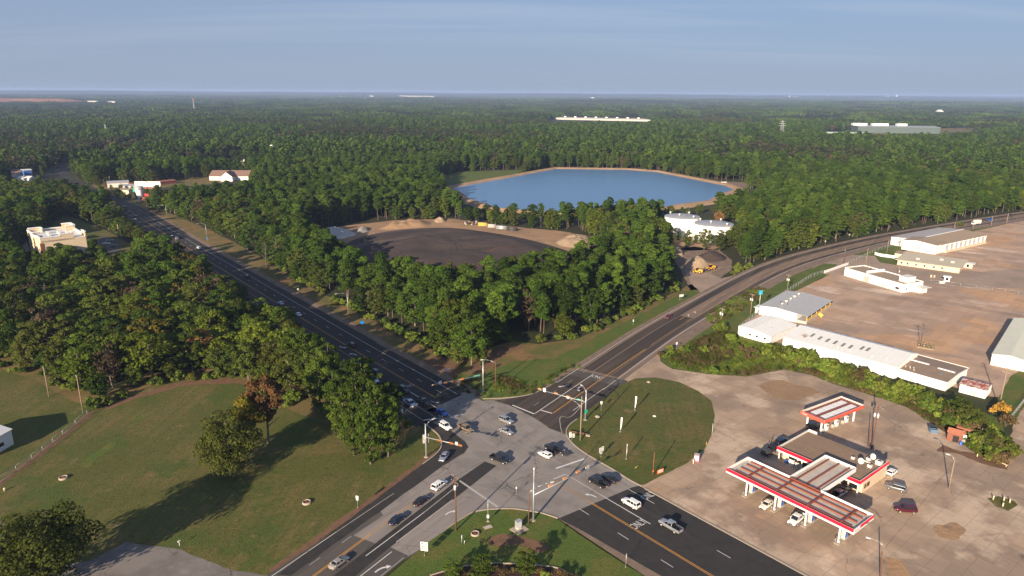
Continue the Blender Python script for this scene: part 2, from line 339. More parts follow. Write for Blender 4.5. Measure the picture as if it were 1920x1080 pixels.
DRIVE_GREY = crack_into(ground_mat('drive_grey', (0.20, 0.178, 0.162), [((0.145, 0.13, 0.12), 0.12, 0.42, 0.6, 0.85), ((0.26, 0.235, 0.215), 0.5, 0.5, 0.75, 0.6), ((0.09, 0.08, 0.075), 0.25, 0.6, 0.72, 0.7)], bump=0.25, bscale=5, bdist=0.05), 0.14, 0.02)
SHOULDER = ground_mat('shoulder', (0.2063, 0.1475, 0.11), [((0.15, 0.11, 0.085), 0.2, 0.42, 0.62, 0.8), ((0.275, 0.2063, 0.1562), 1.2, 0.5, 0.75, 0.6)], bump=0.3, bscale=6, bdist=0.05)
DIRT = ground_mat('yard_dirt', (0.312, 0.198, 0.114), [((0.24, 0.156, 0.096), 0.05, 0.42, 0.62, 0.8), ((0.396, 0.24, 0.126), 0.04, 0.5, 0.68, 0.8), ((0.18, 0.132, 0.096), 0.3, 0.55, 0.75, 0.6)], bump=0.6, bscale=1.0, bdist=0.3)
PILE = ground_mat('asphalt_millings', (0.0688, 0.04872, 0.04128), [((0.043, 0.03192, 0.02838), 0.06, 0.42, 0.58, 0.9, R(20), 4), ((0.1075, 0.08232, 0.07396), 0.09, 0.56, 0.66, 0.8, R(35), 7), ((0.1462, 0.0714, 0.043), 0.06, 0.64, 0.72, 0.6, R(35), 5), ((0.04988, 0.03696, 0.03268), 0.8, 0.5, 0.75, 0.6)], bump=0.8, bscale=0.8, bdist=0.4)
GRAVEL = ground_mat('grey_gravel', (0.264, 0.24, 0.216), [((0.18, 0.168, 0.156), 0.4, 0.42, 0.62, 0.8), ((0.36, 0.336, 0.312), 1.5, 0.5, 0.75, 0.6)], bump=1.0, bscale=1.5, bdist=0.4)
LIME = ground_mat('pale_rubble', (0.48, 0.46, 0.43), [((0.34, 0.34, 0.34), 0.4, 0.42, 0.62, 0.8), ((0.60, 0.57, 0.52), 1.5, 0.5, 0.75, 0.6)], bump=1.0, bscale=1.2, bdist=0.6)
SAND = ground_mat('sand_heap', (0.36, 0.26, 0.17), [((0.29, 0.20, 0.13), 0.3, 0.42, 0.62, 0.8), ((0.45, 0.36, 0.27), 0.7, 0.5, 0.75, 0.6)], bump=0.5, bscale=1.2, bdist=0.3)
LEVEE = ground_mat('levee_earth', (0.36, 0.228, 0.132), [((0.264, 0.18, 0.108), 0.03, 0.42, 0.62, 0.8), ((0.408, 0.312, 0.216), 0.06, 0.5, 0.7, 0.7), ((0.144, 0.132, 0.06), 0.1, 0.6, 0.75, 0.5)], bump=0.5, bscale=0.6, bdist=0.4)
REDHILL = ground_mat('red_spoil', (0.34, 0.15, 0.085), [((0.26, 0.12, 0.07), 0.01, 0.42, 0.62, 0.8), ((0.40, 0.24, 0.16), 0.006, 0.5, 0.7, 0.7)], bump=0.0)
KERB = mat('kerb_concrete', (0.34, 0.28, 0.22), 0.9, var=0.2, scale=1.5)
MULCH = ground_mat('bark_mulch', (0.045, 0.026, 0.018), [((0.075, 0.042, 0.028), 0.9, 0.45, 0.7, 0.7), ((0.025, 0.016, 0.012), 2.5, 0.5, 0.7, 0.6)], bump=1.0, bscale=3, bdist=0.2)
BARE = ground_mat('bare_earth', (0.17, 0.092, 0.055), [((0.12, 0.072, 0.045), 0.5, 0.42, 0.62, 0.8), ((0.22, 0.135, 0.085), 1.5, 0.5, 0.75, 0.6)], bump=0.6, bscale=3, bdist=0.1)
WHITE_LINE = mat('road_paint_white', (0.62, 0.60, 0.57), 0.7, var=0.25, scale=1.5)
FADED_LINE = mat('road_paint_faded', (0.40, 0.37, 0.345), 0.8, var=0.3, scale=1.2)
YELLOW_LINE = mat('road_paint_yellow', (0.55, 0.27, 0.055), 0.7, var=0.25, scale=1.2)
YELLOW_FADED = mat('road_paint_yellow_faded', (0.36, 0.20, 0.07), 0.8, var=0.35, scale=1.0)

WHITE_METAL = mat('white_sheet_metal', (0.74, 0.73, 0.71), 0.5, var=0.10, scale=0.5)
WHITE_ROOF = mat('white_roof_sheet', (0.66, 0.66, 0.65), 0.45, var=0.06, scale=0.3)
GREY_ROOF = mat('grey_roof_sheet', (0.36, 0.365, 0.375), 0.42, 0.2, var=0.10, scale=0.25)
BROWN_ROOF = mat('brown_roof_sheet', (0.25, 0.175, 0.12), 0.6, var=0.3, scale=0.35)
TAN_ROOF = mat('tan_roof_sheet', (0.30, 0.225, 0.155), 0.7, var=0.12, scale=0.3)
PALE_ROOF = mat('pale_green_roof', (0.47, 0.48, 0.42), 0.6, var=0.1, scale=0.3)
RUST_ROOF = None
CREAM = mat('cream_wall', (0.62, 0.50, 0.35), 0.75, var=0.08, scale=0.7)
TAN_WALL = mat('tan_wall', (0.66, 0.52, 0.37), 0.75, var=0.08, scale=0.7)
RED = mat('red_fascia', (0.72, 0.012, 0.035), 0.4, var=0.05)
ORANGE_RED = mat('faded_red_fascia', (0.72, 0.10, 0.062), 0.5, var=0.06)
WHITE = mat('white_paint', (0.80, 0.79, 0.78), 0.4, var=0.04)
OFFWHITE = mat('offwhite_paint', (0.66, 0.63, 0.57), 0.55, var=0.08)
PURLIN = mat('red_oxide_steel', (0.22, 0.062, 0.036), 0.6, var=0.2)
DECK = mat('pale_deck', (0.52, 0.46, 0.40), 0.55, var=0.3, scale=0.5)
STEEL = mat('galvanised_steel', (0.46, 0.48, 0.49), 0.42, 0.5, var=0.1)
DARK_STEEL = mat('dark_steel', (0.07, 0.07, 0.075), 0.5, 0.3, var=0.15)
WOOD = mat('weathered_pole_wood', (0.27, 0.195, 0.14), 0.85, var=0.25, scale=2)
WOOD_DARK = mat('brown_pole_wood', (0.13, 0.058, 0.034), 0.85, var=0.25, scale=2)
SIGNAL = mat('signal_housing', (0.58, 0.25, 0.085), 0.5, var=0.08)
BLACK = mat('black_plastic', (0.015, 0.015, 0.017), 0.45, var=0.1)
RUBBER = mat('tyre_rubber', (0.020, 0.020, 0.022), 0.8, var=0.1)
RIM = mat('wheel_alloy', (0.42, 0.42, 0.43), 0.35, 0.7, var=0.05)
CHROME = mat('bright_trim', (0.55, 0.55, 0.56), 0.25, 0.8, var=0.03)
SIGN_GREEN = mat('sign_green', (0.005, 0.30, 0.20), 0.4, var=0.05)
SIGN_BLUE = mat('sign_blue', (0.01, 0.22, 0.62), 0.4, var=0.05)
SIGN_CYAN = mat('sign_cyan', (0.02, 0.42, 0.62), 0.4, var=0.05)
YELLOW_STEEL = mat('yellow_steel', (0.60, 0.38, 0.08), 0.55, var=0.15)
GALV = mat('pale_transformer', (0.62, 0.63, 0.63), 0.45, 0.1, var=0.06)
WINDOW = mat('window_glass', (0.012, 0.014, 0.018), 0.08, var=0.0, spec=0.6)
CARGLASS = mat('car_glass', (0.010, 0.013, 0.018), 0.05, var=0.0, spec=0.7)
LAMP_WHITE = mat('lamp_lens', (0.75, 0.75, 0.72), 0.2, var=0.0)
LAMP_RED = mat('tail_lens', (0.50, 0.012, 0.012), 0.2, var=0.0)
PINK = mat('pink_panel', (0.70, 0.16, 0.30), 0.4, var=0.08)
ORANGE_SIGN = mat('orange_panel', (0.78, 0.14, 0.03), 0.5, var=0.06)
BLUE_PUMP = mat('blue_panel', (0.03, 0.13, 0.55), 0.35, var=0.1)
RUST = mat('rust', (0.20, 0.065, 0.028), 0.85, var=0.4, scale=4)
BRICK_RED = mat('red_brick_wall', (0.22, 0.080, 0.05), 0.85, var=0.25, scale=3)
GREEN_METAL = mat('green_cladding', (0.085, 0.115, 0.11), 0.5, var=0.08, scale=0.1)
BARK = mat('bark', (0.105, 0.075, 0.055), 0.95, var=0.3, scale=2)
BARK_GREY = mat('bark_grey', (0.16, 0.135, 0.11), 0.95, var=0.3, scale=2)

PINE_LEAF = leaf_mat('pine_needles', [(0.0363, 0.0748, 0.0099), (0.0616, 0.11, 0.0143), (0.0946, 0.143, 0.0198)])
OAK_LEAF = leaf_mat('broad_leaves', [(0.03105, 0.0638, 0.0084), (0.0575, 0.1012, 0.0126), (0.0897, 0.099, 0.01995), (0.0828, 0.1298, 0.0147), (0.138, 0.1562, 0.0189)])
MIXED_LEAF = leaf_mat('far_leaves', [(0.019, 0.038, 0.008), (0.038, 0.064, 0.012), (0.058, 0.058, 0.024), (0.046, 0.082, 0.014), (0.076, 0.092, 0.020)], patch=0.0022, pw=0.55, rw=0.5)
BROWN_LEAF = leaf_mat('withered_leaves', [(0.10, 0.072, 0.040), (0.13, 0.095, 0.06)])
YELLOW_LEAF = leaf_mat('yellow_leaves', [(0.13, 0.115, 0.016), (0.17, 0.13, 0.02)])
GOLD_LEAF = leaf_mat('gold_leaves', [(0.30, 0.17, 0.03), (0.34, 0.2, 0.04)])
RED_LEAF = leaf_mat('rust_leaves', [(0.1755, 0.0899, 0.0408), (0.2295, 0.1276, 0.048), (0.162, 0.087, 0.0432)])
BRIGHT_LEAF = leaf_mat('bright_leaves', [(0.048, 0.082, 0.011), (0.080, 0.112, 0.016)])
OLIVE_LEAF = leaf_mat('olive_leaves', [(0.058, 0.076, 0.013), (0.082, 0.094, 0.018)])
SHRUB_LEAF = leaf_mat('shrub_leaves', [(0.07722, 0.136, 0.02202), (0.1351, 0.1832, 0.02831), (0.1642, 0.1745, 0.03461)])
DRY_LEAF = leaf_mat('dry_weeds', [(0.11, 0.09, 0.04), (0.15, 0.10, 0.05)])
# ------------------------------------------------------------------ ground sheets
EXCL = []                                     # areas kept free of forest
def area2(p): return sum(a.x * b.y - b.x * a.y for a, b in zip(p, p[1:] + p[:1]))
def wobble(pts, step, amp, seed):
    out = []
    for a, b in zip(pts, pts[1:] + pts[:1]):
        n = max(1, min(60, int((b - a).length / step)))
        nrm = Vector((-(b - a).y, (b - a).x)).normalized() if (b - a).length > 1e-6 else Vector((0, 0))
        for i in range(n):
            p = a.lerp(b, i / n)
            k = mnoise.noise(Vector((p.x * 0.21, p.y * 0.21, seed))) + 0.6 * mnoise.noise(Vector((p.x * 0.7, p.y * 0.7, seed + 9)))
            out.append(p + nrm * k * amp)
    return out
def smooth_poly(pts, it=2):
    for _ in range(it):
        out = []
        for a, b in zip(pts, pts[1:] + pts[:1]):
            out += [a.lerp(b, 0.25), a.lerp(b, 0.75)]
        pts = out
    return pts
def sheet(name, pts, z, m, step=2.0, amp=0.0, smooth=0, excl=False, parent=None, kind='structure', seed=1.0):
    """flat sheet of ground; pts are world points"""
    pts = [Vector((p[0], p[1])) for p in pts]
    if smooth: pts = smooth_poly(pts, smooth)
    if excl: EXCL.append(np.array([(p.x, p.y) for p in pts]))
    if amp: pts = wobble(pts, step, amp, seed)
    if area2(pts) < 0: pts.reverse()
    tri = tessellate_polygon([[Vector((p.x, p.y, 0)) for p in pts]])
    me = bpy.data.meshes.new(name)
    fs = []
    for t in tri:
        a, b, c = (pts[i] for i in t)
        fs.append(t if (b - a).cross(c - a) > 0 else tuple(reversed(t)))
    me.from_pydata([(p.x, p.y, z) for p in pts], [], fs); me.materials.append(m); me.update()
    o = link_mesh(name, me, parent)
    if kind: o['kind'] = kind
    return o
def strip_pts(line, w0, w1):
    """polygon between two lateral offsets of a polyline (left positive)"""
    L, Rr = [], []
    for i, p in enumerate(line):
        d = (line[min(i + 1, len(line) - 1)] - line[max(i - 1, 0)]).normalized(); n = Vector((-d.y, d.x))
        L.append(p + n * w0); Rr.append(p + n * w1)
    return L + Rr[::-1]
def strip(name, line, w0, w1, z, m, parent=None, excl=False, kind=None):
    """quad strip following a polyline"""
    me = bpy.data.meshes.new(name); v = []; f = []
    for i, p in enumerate(line):
        d = (line[min(i + 1, len(line) - 1)] - line[max(i - 1, 0)]).normalized(); n = Vector((-d.y, d.x))
        a, b = p + n * max(w0, w1), p + n * min(w0, w1)
        v += [(a.x, a.y, z), (b.x, b.y, z)]
        if i: k = 2 * i; f.append((k - 2, k - 1, k + 1, k))
    me.from_pydata(v, [], f); me.materials.append(m); me.update()
    if excl: EXCL.append(np.array([(p.x, p.y) for p in strip_pts(line, w0, w1)]))
    o = link_mesh(name, me, parent)
    if kind: o['kind'] = kind
    return o
def kerb(name, line, w=0.35, h=0.13, parent=None, z=0.05):
    b = MB()
    n = len(line); prof = []
    for i, p in enumerate(line):
        d = (line[min(i + 1, n - 1)] - line[max(i - 1, 0)]).normalized(); q = Vector((-d.y, d.x)) * (w / 2)
        prof.append((p + q, p - q))
    for (a0, a1), (b0, b1) in zip(prof, prof[1:]):
        b.poly([(a0.x, a0.y, z + h), (a1.x, a1.y, z + h), (b1.x, b1.y, z + h), (b0.x, b0.y, z + h)])
        b.poly([(a0.x, a0.y, z - .05), (a0.x, a0.y, z + h), (b0.x, b0.y, z + h), (b0.x, b0.y, z - .05)])
        b.poly([(a1.x, a1.y, z + h), (a1.x, a1.y, z - .05), (b1.x, b1.y, z - .05), (b1.x, b1.y, z + h)])
    o = b.build(name, KERB, parent); fix_normals(o.data); o['kind'] = 'structure'
    return o
def curve_pts(px, n=6):
    """smooth polyline through photograph points on the ground"""
    P = [p if isinstance(p, Vector) else G(*p) for p in px]; out = []
    for i in range(len(P) - 1):
        p0 = P[max(i - 1, 0)]; p1 = P[i]; p2 = P[i + 1]; p3 = P[min(i + 2, len(P) - 1)]
        for k in range(n):
            t = k / n
            out.append(0.5 * ((2 * p1) + (p2 - p0) * t + (2 * p0 - 5 * p1 + 4 * p2 - p3) * t * t + (3 * p1 - p0 - 3 * p2 + p3) * t ** 3))
    out.append(P[-1]); return out

base = MB(); base.poly([(-42000, -6000, -0.05), (42000, -6000, -0.05), (42000, 46000, -0.05), (-42000, 46000, -0.05)])
base.build('ground', FLOOR, kind='structure')

# --- centre line of the north-east highway past its bend, from its two white edge lines
edgeL = [H2(108.5, 196), H2(108.3, 228), H2(108.0, 262)] + GP([(1360, 534.8), (1449, 492), (1567, 461), (1656, 441.5), (1790, 418), (1920, 398)])
edgeR = [H2(93.3, 196), H2(92.8, 228), H2(92.0, 268)] + GP([(1360, 570), (1419, 533), (1502, 495), (1567, 475.5), (1656, 454), (1745, 438.5), (1920, 409)])
def resample(P, n):
    P = curve_pts(P, 8); L = [0]
    for a, b in zip(P, P[1:]): L.append(L[-1] + (b - a).length)
    out = []
    j = 0
    for i in range(n):
        s = L[-1] * i / (n - 1)
        while j < len(L) - 2 and L[j + 1] < s: j += 1
        out.append(P[j].lerp(P[j + 1], (s - L[j]) / max(1e-6, L[j + 1] - L[j])))
    return out
nl = 90
eL, eR = resample(edgeL, nl), resample(edgeR, nl)
mid = [(a + b) / 2 for a, b in zip(eL, eR)]
for _ in range(12):
    mid = [mid[0]] + [(mid[i - 1] + mid[i] * 2 + mid[i + 1]) / 4 for i in range(1, nl - 1)] + [mid[-1]]
d_end = (mid[-1] - mid[-4]).normalized()
NE_LINE = mid + [mid[-1] + d_end * k for k in (60, 140, 260, 420, 700)]
HW = 7.95                                        # half distance between the white edge lines

# far course of the north-west highway
NW_LINE = [N1 * ((-114.5) - (s - 230) * 0.0175 - max(0, s - 420) ** 2 * 0.00004) + T1 * s for s in range(235, 660, 25)]
NW_FAR = NW_LINE[-6:-1] + curve_pts([H1(-114.5, 640), (128, 343), (108, 330), (118, 316), (152, 303), (240, 278), (310, 260), (352, 246), (400, 236), (440, 218), (470, 205)], 5)

# --- grass and open ground (lowest sheets)
SW_LAWN = [(-500, 1000), (-420, 760), (-160, 690), (0, 690), (70, 715), (130, 750), (185, 768), (225, 748), (300, 722), (370, 712), (430, 712), (470, 726), (545, 770), (600, 790), (632, 800), (680, 835), (745, 840), (800, 795), (822, 820), (826, 835), (815, 853), (790, 872), (700, 938), (600, 1012), (510, 1082), (420, 1200), (-400, 1200)]
sheet('lawn', GP(SW_LAWN), 0.0, GRASS, step=3, amp=0.5, excl=True, seed=2)
sheet('wood_floor', GP([(-300, 640), (0, 662), (80, 690), (150, 728), (195, 742), (240, 715), (320, 694), (430, 690), (510, 700), (585, 725), (660, 745), (720, 765), (775, 770), (800, 800), (790, 850), (700, 860), (560, 800), (400, 725), (200, 775), (-300, 720)]), -0.02, GRASS_DRY, step=3, amp=1.0, seed=51)
verge_px = [(195, 372), (230, 385), (298, 406), (330, 418), (400, 452), (470, 490), (560, 548), (640, 592), (720, 632), (800, 668), (850, 672), (900, 656), (960, 640), (1010, 645), (1085, 634), (1150, 604), (1230, 565), (1290, 535), (1322, 525), (1330, 545), (1200, 625), (1090, 692), (1040, 725), (1000, 742), (905, 752), (840, 722), (640, 610), (420, 478), (300, 408), (200, 380)]
sheet('verge', GP(verge_px), 0.0, GRASS_DRY, step=3, amp=0.4, excl=True, seed=3)
sheet('verge_upper', GP([(286, 408), (300, 392), (400, 434), (470, 470), (560, 526), (640, 570), (720, 610), (790, 644), (830, 664), (800, 680), (640, 604), (470, 504)]), -0.015, GRASS_DRY, step=2, amp=1.2, seed=52)
sheet('verge_green', GP([(800, 706), (850, 700), (900, 706), (960, 678), (1040, 672), (1120, 630), (1200, 590), (1290, 545), (1330, 540), (1260, 588), (1090, 692), (1040, 725), (1000, 742), (905, 752), (850, 730)]), 0.012, GRASS_LUSH, step=2, amp=1.0, seed=4)
ISLAND = [(1062, 812), (1066, 798), (1082, 785), (1110, 764), (1140, 742), (1168, 720), (1190, 710), (1230, 708), (1275, 717), (1310, 734), (1334, 752), (1340, 780), (1335, 815), (1320, 843), (1290, 868), (1240, 893), (1206, 910), (1180, 900), (1150, 880), (1100, 851), (1074, 832)]
sheet('island_lawn', GP(ISLAND), 0.075, GRASS, step=1.2, amp=0.22, excl=True, seed=5)
S_CORNER = [(700, 1130), (722, 1086), (780, 1036), (810, 1012), (837, 993), (882, 964), (912, 957), (957, 955), (984, 958), (1014, 963), (1046, 973), (1100, 1012), (1150, 1045), (1203, 1077), (1290, 1150)]
sheet('corner_lawn', GP(S_CORNER), 0.075, GRASS_LUSH, step=1.2, amp=0.2, excl=True, seed=6)
E_VERGE = [(1240, 650), (1330, 590), (1420, 535), (1500, 497), (1567, 477), (1600, 468), (1700, 447), (1800, 428), (1900, 413), (2100, 380), (2100, 400), (1930, 420), (1860, 430), (1790, 440), (1690, 470), (1660, 490), (1610, 495), (1560, 515), (1540, 520), (1440, 590), (1400, 615), (1480, 650), (1560, 700), (1700, 740), (1780, 770), (1840, 770), (1880, 790), (1890, 870), (1840, 858), (1780, 815), (1700, 762), (1640, 742), (1560, 718), (1520, 702), (1470, 692), (1400, 706), (1330, 702), (1265, 692), (1238, 678)]
sheet('verge_east', GP(E_VERGE), 0.0, GRASS_LUSH, step=2, amp=0.5, excl=True, seed=7)
sheet('weed_patch', GP([(1246, 668), (1300, 640), (1360, 615), (1400, 640), (1470, 655), (1560, 690), (1700, 738), (1790, 775), (1870, 800), (1888, 868), (1840, 856), (1780, 815), (1700, 762), (1640, 742), (1560, 718), (1520, 702), (1470, 692), (1400, 704), (1330, 700), (1265, 690)]), 0.012, WEEDS, step=2, amp=0.8, seed=8)
sheet('clearing', GP([(160, 352), (205, 335), (300, 322), (450, 300), (470, 318), (468, 335), (400, 345), (300, 352), (290, 372), (300, 395), (285, 400), (240, 385), (180, 366)]), 0.0, GRASS_DRY, amp=2, step=8, excl=False, seed=9)
sheet('clearing_lawn', GP([(205, 352), (300, 352), (300, 385), (262, 384), (215, 366)]), 0.03, GRASS, amp=1, step=6, seed=10)
sheet('meadow', GP([(828, 330), (860, 322), (930, 320), (985, 318), (960, 330), (850, 350), (830, 348)]), 0.0, GRASS_LUSH, amp=4, step=10, excl=True, seed=11)
sheet('far_field', GP([(1575, 251), (1640, 244), (1770, 240), (1850, 240), (1840, 247), (1700, 250), (1600, 256)]), 0.0, GRASS_DRY, amp=6, step=20, excl=True, seed=12)
sheet('far_meadow', GP([(1690, 211), (1840, 210), (1930, 212), (1930, 216), (1800, 216), (1700, 214)]), 0.0, GRASS_DRY, amp=6, step=30, excl=True, seed=13)
for k, (u, v, w, h) in enumerate([(330, 243, 40, 3), (590, 232, 46, 3), (770, 246, 40, 3.5), (880, 214, 40, 2), (1390, 224, 46, 2.5), (1330, 205, 50, 1.6), (700, 205, 50, 1.6), (150, 222, 40, 2.4), (1480, 262, 30, 4), (1000, 268, 26, 4)]):
    sheet('far_meadow', GP([(u - w, v - h * .2), (u - w * .3, v - h), (u + w * .6, v - h * .7), (u + w, v + h * .4), (u + w * .1, v + h), (u - w * .7, v + h * .7)]), 0.0, GRASS_DRY if k % 2 else GRASS_LUSH, amp=6, step=20, excl=True, seed=40 + k)
sheet('parking', GP([(20, 484), (50, 452), (58, 475), (56, 492), (25, 500)]), 0.0, SHOULDER, excl=True)
sheet('bank_ground', GP([(44, 480), (120, 402), (200, 432), (240, 455), (262, 462), (290, 466), (300, 474), (240, 480), (210, 484), (120, 492)]), 0.0, GRASS, excl=True, amp=0.5, seed=14)
sheet('bank_parking', GP([(150, 474), (195, 442), (222, 452), (226, 470), (200, 482)]), 0.03, ASPH_OLD)
sheet('driveway', GP([(258, 446), (268, 444), (283, 458), (311, 471), (298, 477), (272, 466)]), 0.02, CONC_LANE)
sheet('driveway', GP([(-200, 1090), (170, 1052), (235, 1016), (340, 1031), (440, 1070), (505, 1078), (480, 1130), (-200, 1200)]), 0.012, DRIVE_GREY, amp=0.5, step=1.5, seed=15)
sheet('driveway', GP([(-200, 960), (0, 979), (30, 1000), (0, 1030), (-200, 1010)]), 0.012, DRIVE_GREY, amp=0.5, step=1.5, seed=16)

# --- concrete lots
GAS_LOT = [(1196, 912), (1206, 905), (1240, 888), (1290, 860), (1318, 838), (1330, 812), (1334, 780), (1328, 756), (1308, 740), (1272, 722), (1228, 714), (1190, 716), (1168, 726), (1160, 716), (1200, 690), (1236, 652), (1238, 678), (1262, 692), (1330, 702), (1400, 706), (1470, 693), (1520, 703), (1560, 719), (1640, 743), (1700, 763), (1780, 816), (1840, 858), (1890, 872), (1893, 830), (1900, 795), (1925, 752), (2200, 660), (2500, 900), (2300, 1300), (1640, 1200), (1500, 1083), (1350, 995)]
sheet('forecourt', GP(GAS_LOT), 0.03, LOT, step=2, amp=0.35, excl=True, seed=17)
IND_LOT = [(1398, 628), (1400, 600), (1430, 585), (1480, 552), (1545, 520), (1590, 497), (1640, 492), (1700, 470), (1760, 450), (1810, 437), (1870, 424), (1930, 410), (2300, 360), (2400, 760), (1930, 690), (1880, 745), (1840, 742), (1790, 726), (1700, 705), (1560, 672), (1470, 645)]
sheet('industrial_yard', GP(IND_LOT), 0.02, YARDLOT, step=3, amp=0.4, excl=True, seed=18)
sheet('driveway', GP([(1520, 500), (1580, 477), (1640, 480), (1700, 470), (1760, 500), (1840, 510), (1960, 500), (1960, 540), (1860, 540), (1720, 530), (1600, 506), (1550, 515)]), 0.034, YARD_DRIVE, step=3, amp=0.4, seed=19)
sheet('yard_lawn', GP([(1858, 780), (1872, 745), (1895, 705), (1922, 690), (2000, 700), (1925, 752), (1900, 795), (1880, 800)]), 0.045, GRASS_LUSH, amp=0.3, seed=20)
sheet('yard_lawn', GP([(1515, 506), (1545, 494), (1570, 496), (1562, 505), (1535, 511)]), 0.05, GRASS_LUSH, amp=0.3, seed=21)
sheet('yard_lawn', GP([(1640, 480), (1660, 465), (1690, 470), (1686, 488), (1680, 497), (1650, 492)]), 0.05, GRASS_LUSH, amp=0.3, seed=22)
sheet('yard_lawn', GP([(1851, 935), (1872, 930), (1902, 940), (1908, 947), (1890, 958), (1868, 950)]), 0.042, GRASS, amp=0.3, step=1, seed=23)
sheet('bare_patch', GP([(1758, 846), (1768, 835), (1800, 845), (1870, 855), (1890, 872), (1890, 882), (1850, 872), (1800, 852)]), 0.038, BARE, amp=0.6, step=1, seed=24)

# --- quarry yard between the highways
YARD = [(575, 440), (640, 424), (740, 413), (850, 410), (950, 424), (1050, 433), (1118, 445), (1135, 462), (1110, 500), (1000, 540), (880, 555), (760, 550), (690, 520), (620, 480)]
sheet('quarry_yard', GP(YARD), 0.0, DIRT, step=4, amp=1.0, excl=True, seed=25)
TRUCK_YARD = [(1250, 470), (1300, 462), (1350, 470), (1372, 488), (1372, 505), (1350, 522), (1330, 545), (1320, 553), (1296, 548), (1276, 505)]
sheet('truck_yard', GP(TRUCK_YARD), 0.0, SHOULDER, step=2, amp=0.6, excl=True, seed=26)
sheet('driveway', GP([(1284, 505), (1330, 512), (1352, 522), (1396, 512), (1318, 562), (1316, 550), (1296, 532)]), 0.025, YARD_DRIVE, step=2, amp=0.4, excl=True, seed=28)
sheet('tank_yard', GP([(1225, 435), (1275, 425), (1400, 425), (1385, 452), (1335, 468), (1290, 470), (1262, 465)]), 0.0, DIRT, step=3, amp=1, excl=True, seed=27)

# --- highways
hwy = strip('highway_northwest', [H1(-114.0, s) for s in list(range(158, 236, 6))] + NW_LINE, 13.6, -11.6, 0.05, ASPH_NEW, excl=True, kind='structure')
far_hwy = strip('far_highway', NW_FAR, 13, -13, 0.04, ASPH_NEW, excl=True, kind='structure')
nsh = strip('shoulder', [H1(-114.0, s) for s in range(165, 236, 6)] + NW_LINE, -11.6, -15.0, 0.03, SHOULDER, excl=True, kind='structure')
strip('shoulder', [H1(-114.0, s) for s in range(165, 236, 6)] + NW_LINE, 15.2, 13.6, 0.03, SHOULDER, excl=True, kind='structure')
se_hwy = sheet('highway_southeast', [H1(-99.75, 101), H1(-125.35, 98), H1(-125.45, 40), H1(-99.6, 40)], 0.05, ASPH_NEW, kind='structure', excl=True)
sheet('shoulder', [H1(-99.7, 100.9), H1(-100.6, 95), H1(-102.3, 72), H1(-102.6, 40), H1(-99.6, 40)], 0.056, SHOULDER)
ne_hwy = strip('highway_northeast', [H2(100.4, 160), H2(100.4, 180)] + NE_LINE, 8.6, -10.0, 0.05, ASPH_BROWN, excl=True, kind='structure')
strip('shoulder', [H2(100.4, 185)] + NE_LINE, 10.6, 8.6, 0.04, SHOULDER, excl=True, kind='structure')
strip('shoulder', NE_LINE[8:], -10.0, -14.2, 0.04, SHOULDER, excl=True, kind='structure')
sw_hwy = sheet('highway_southwest', [H2(108.6, 60), H2(108.3, 118), H2(96, 126), H2(80, 121), H2(84, 113), H2(88.6, 92), H2(88.2, 60)], 0.046, ASPH_OLD, kind='structure', excl=True)
strip('wheel_lane', NE_LINE[2:], 6.6, 2.6, 0.053, ASPH_NE, ne_hwy); strip('wheel_lane', NE_LINE[2:], -4.7, -7.1, 0.053, ASPH_NE, ne_hwy)
strip('wheel_lane', NE_LINE[2:16], 2.2, -4.4, 0.0545, ASPH_NE, ne_hwy)
# worn middle of the north-east carriageway is older, paler surfacing
sheet('road_surface', [H2(108.9, 160), H2(108.6, 205.9), H2(89.4, 207.5), H2(87.9, 196), H2(86.5, 178), H2(84.0, 160)], 0.054, ASPH_OLD, parent=ne_hwy, kind=None)
# crossing
X_PTS = [(799, 866), (822, 848), (829, 835), (826, 820), (800, 792), (870, 742), (905, 752), (960, 746), (1004, 738), (1062, 702), (1168, 726), (1110, 768), (1068, 802), (1064, 815), (1074, 831), (1102, 851), (1150, 880), (1198, 911), (1186, 914), (1048, 972), (1014, 962), (957, 953), (912, 955), (880, 963), (850, 980), (780, 1032), (735, 990), (700, 940)]
crossing = sheet('crossing', GP(X_PTS), 0.060, CONC, kind='structure', excl=True)
Zp = 0.066
def patch(name, pts, m, parent, z=Zp, **k): return sheet(name, pts, z, m, parent=parent, kind=None, **k)
# darker asphalt laid over the concrete
patch('asphalt_patch', [H1(-99.2, 161), H1(-106.6, 160.3), H1(-114.9, 173.9), H1(-125.8, 171.6), H1(-126.2, 182), H1(-99, 182)], ASPH_NEW, crossing)
patch('asphalt_patch', GP([(1003, 737), (1062, 702), (1168, 726), (1110, 768), (1066, 800), (1062, 815), (1030, 803), (1006, 786), (985, 775), (955, 760), (925, 751), (960, 747)]), ASPH_NE, crossing, amp=0.25, step=1.5)
patch('asphalt_patch', GP([(786, 784), (800, 786), (826, 800), (843, 806), (872, 828), (878, 838), (870, 850), (830, 874), (798, 898), (700, 968), (600, 1040), (545, 1080), (520, 1078), (700, 940), (799, 866), (822, 848), (829, 835), (824, 818)]), ASPH_NEW, crossing, amp=0.2, step=2)
patch('asphalt_patch', [H2(98.6, 124), H2(98.3, 135.3), H2(94.4, 135.2), H2(94.0, 117), H2(94.0, 94), H2(93.0, 78), H2(97.0, 78), H2(97.6, 94)], ASPH_NEW, crossing)
patch('concrete_lane', [H2(103.6, 92.4), H2(103.5, 127), H2(98.9, 127), H2(98.6, 124), H2(97.4, 93)], CONC_LANE, crossing, amp=0.12, step=2)
patch('concrete_lane', [H2(93.9, 94), H2(94.0, 118), H2(90, 121), H2(84.5, 119.5), H2(86.5, 107), H2(88.6, 94.0)], CONC_LANE, crossing, amp=0.12, step=2)
patch('pale_concrete', GP([(985, 826), (1010, 820), (1043, 826), (1024, 838), (1000, 838)]), CONC_LANE, crossing, amp=0.1)
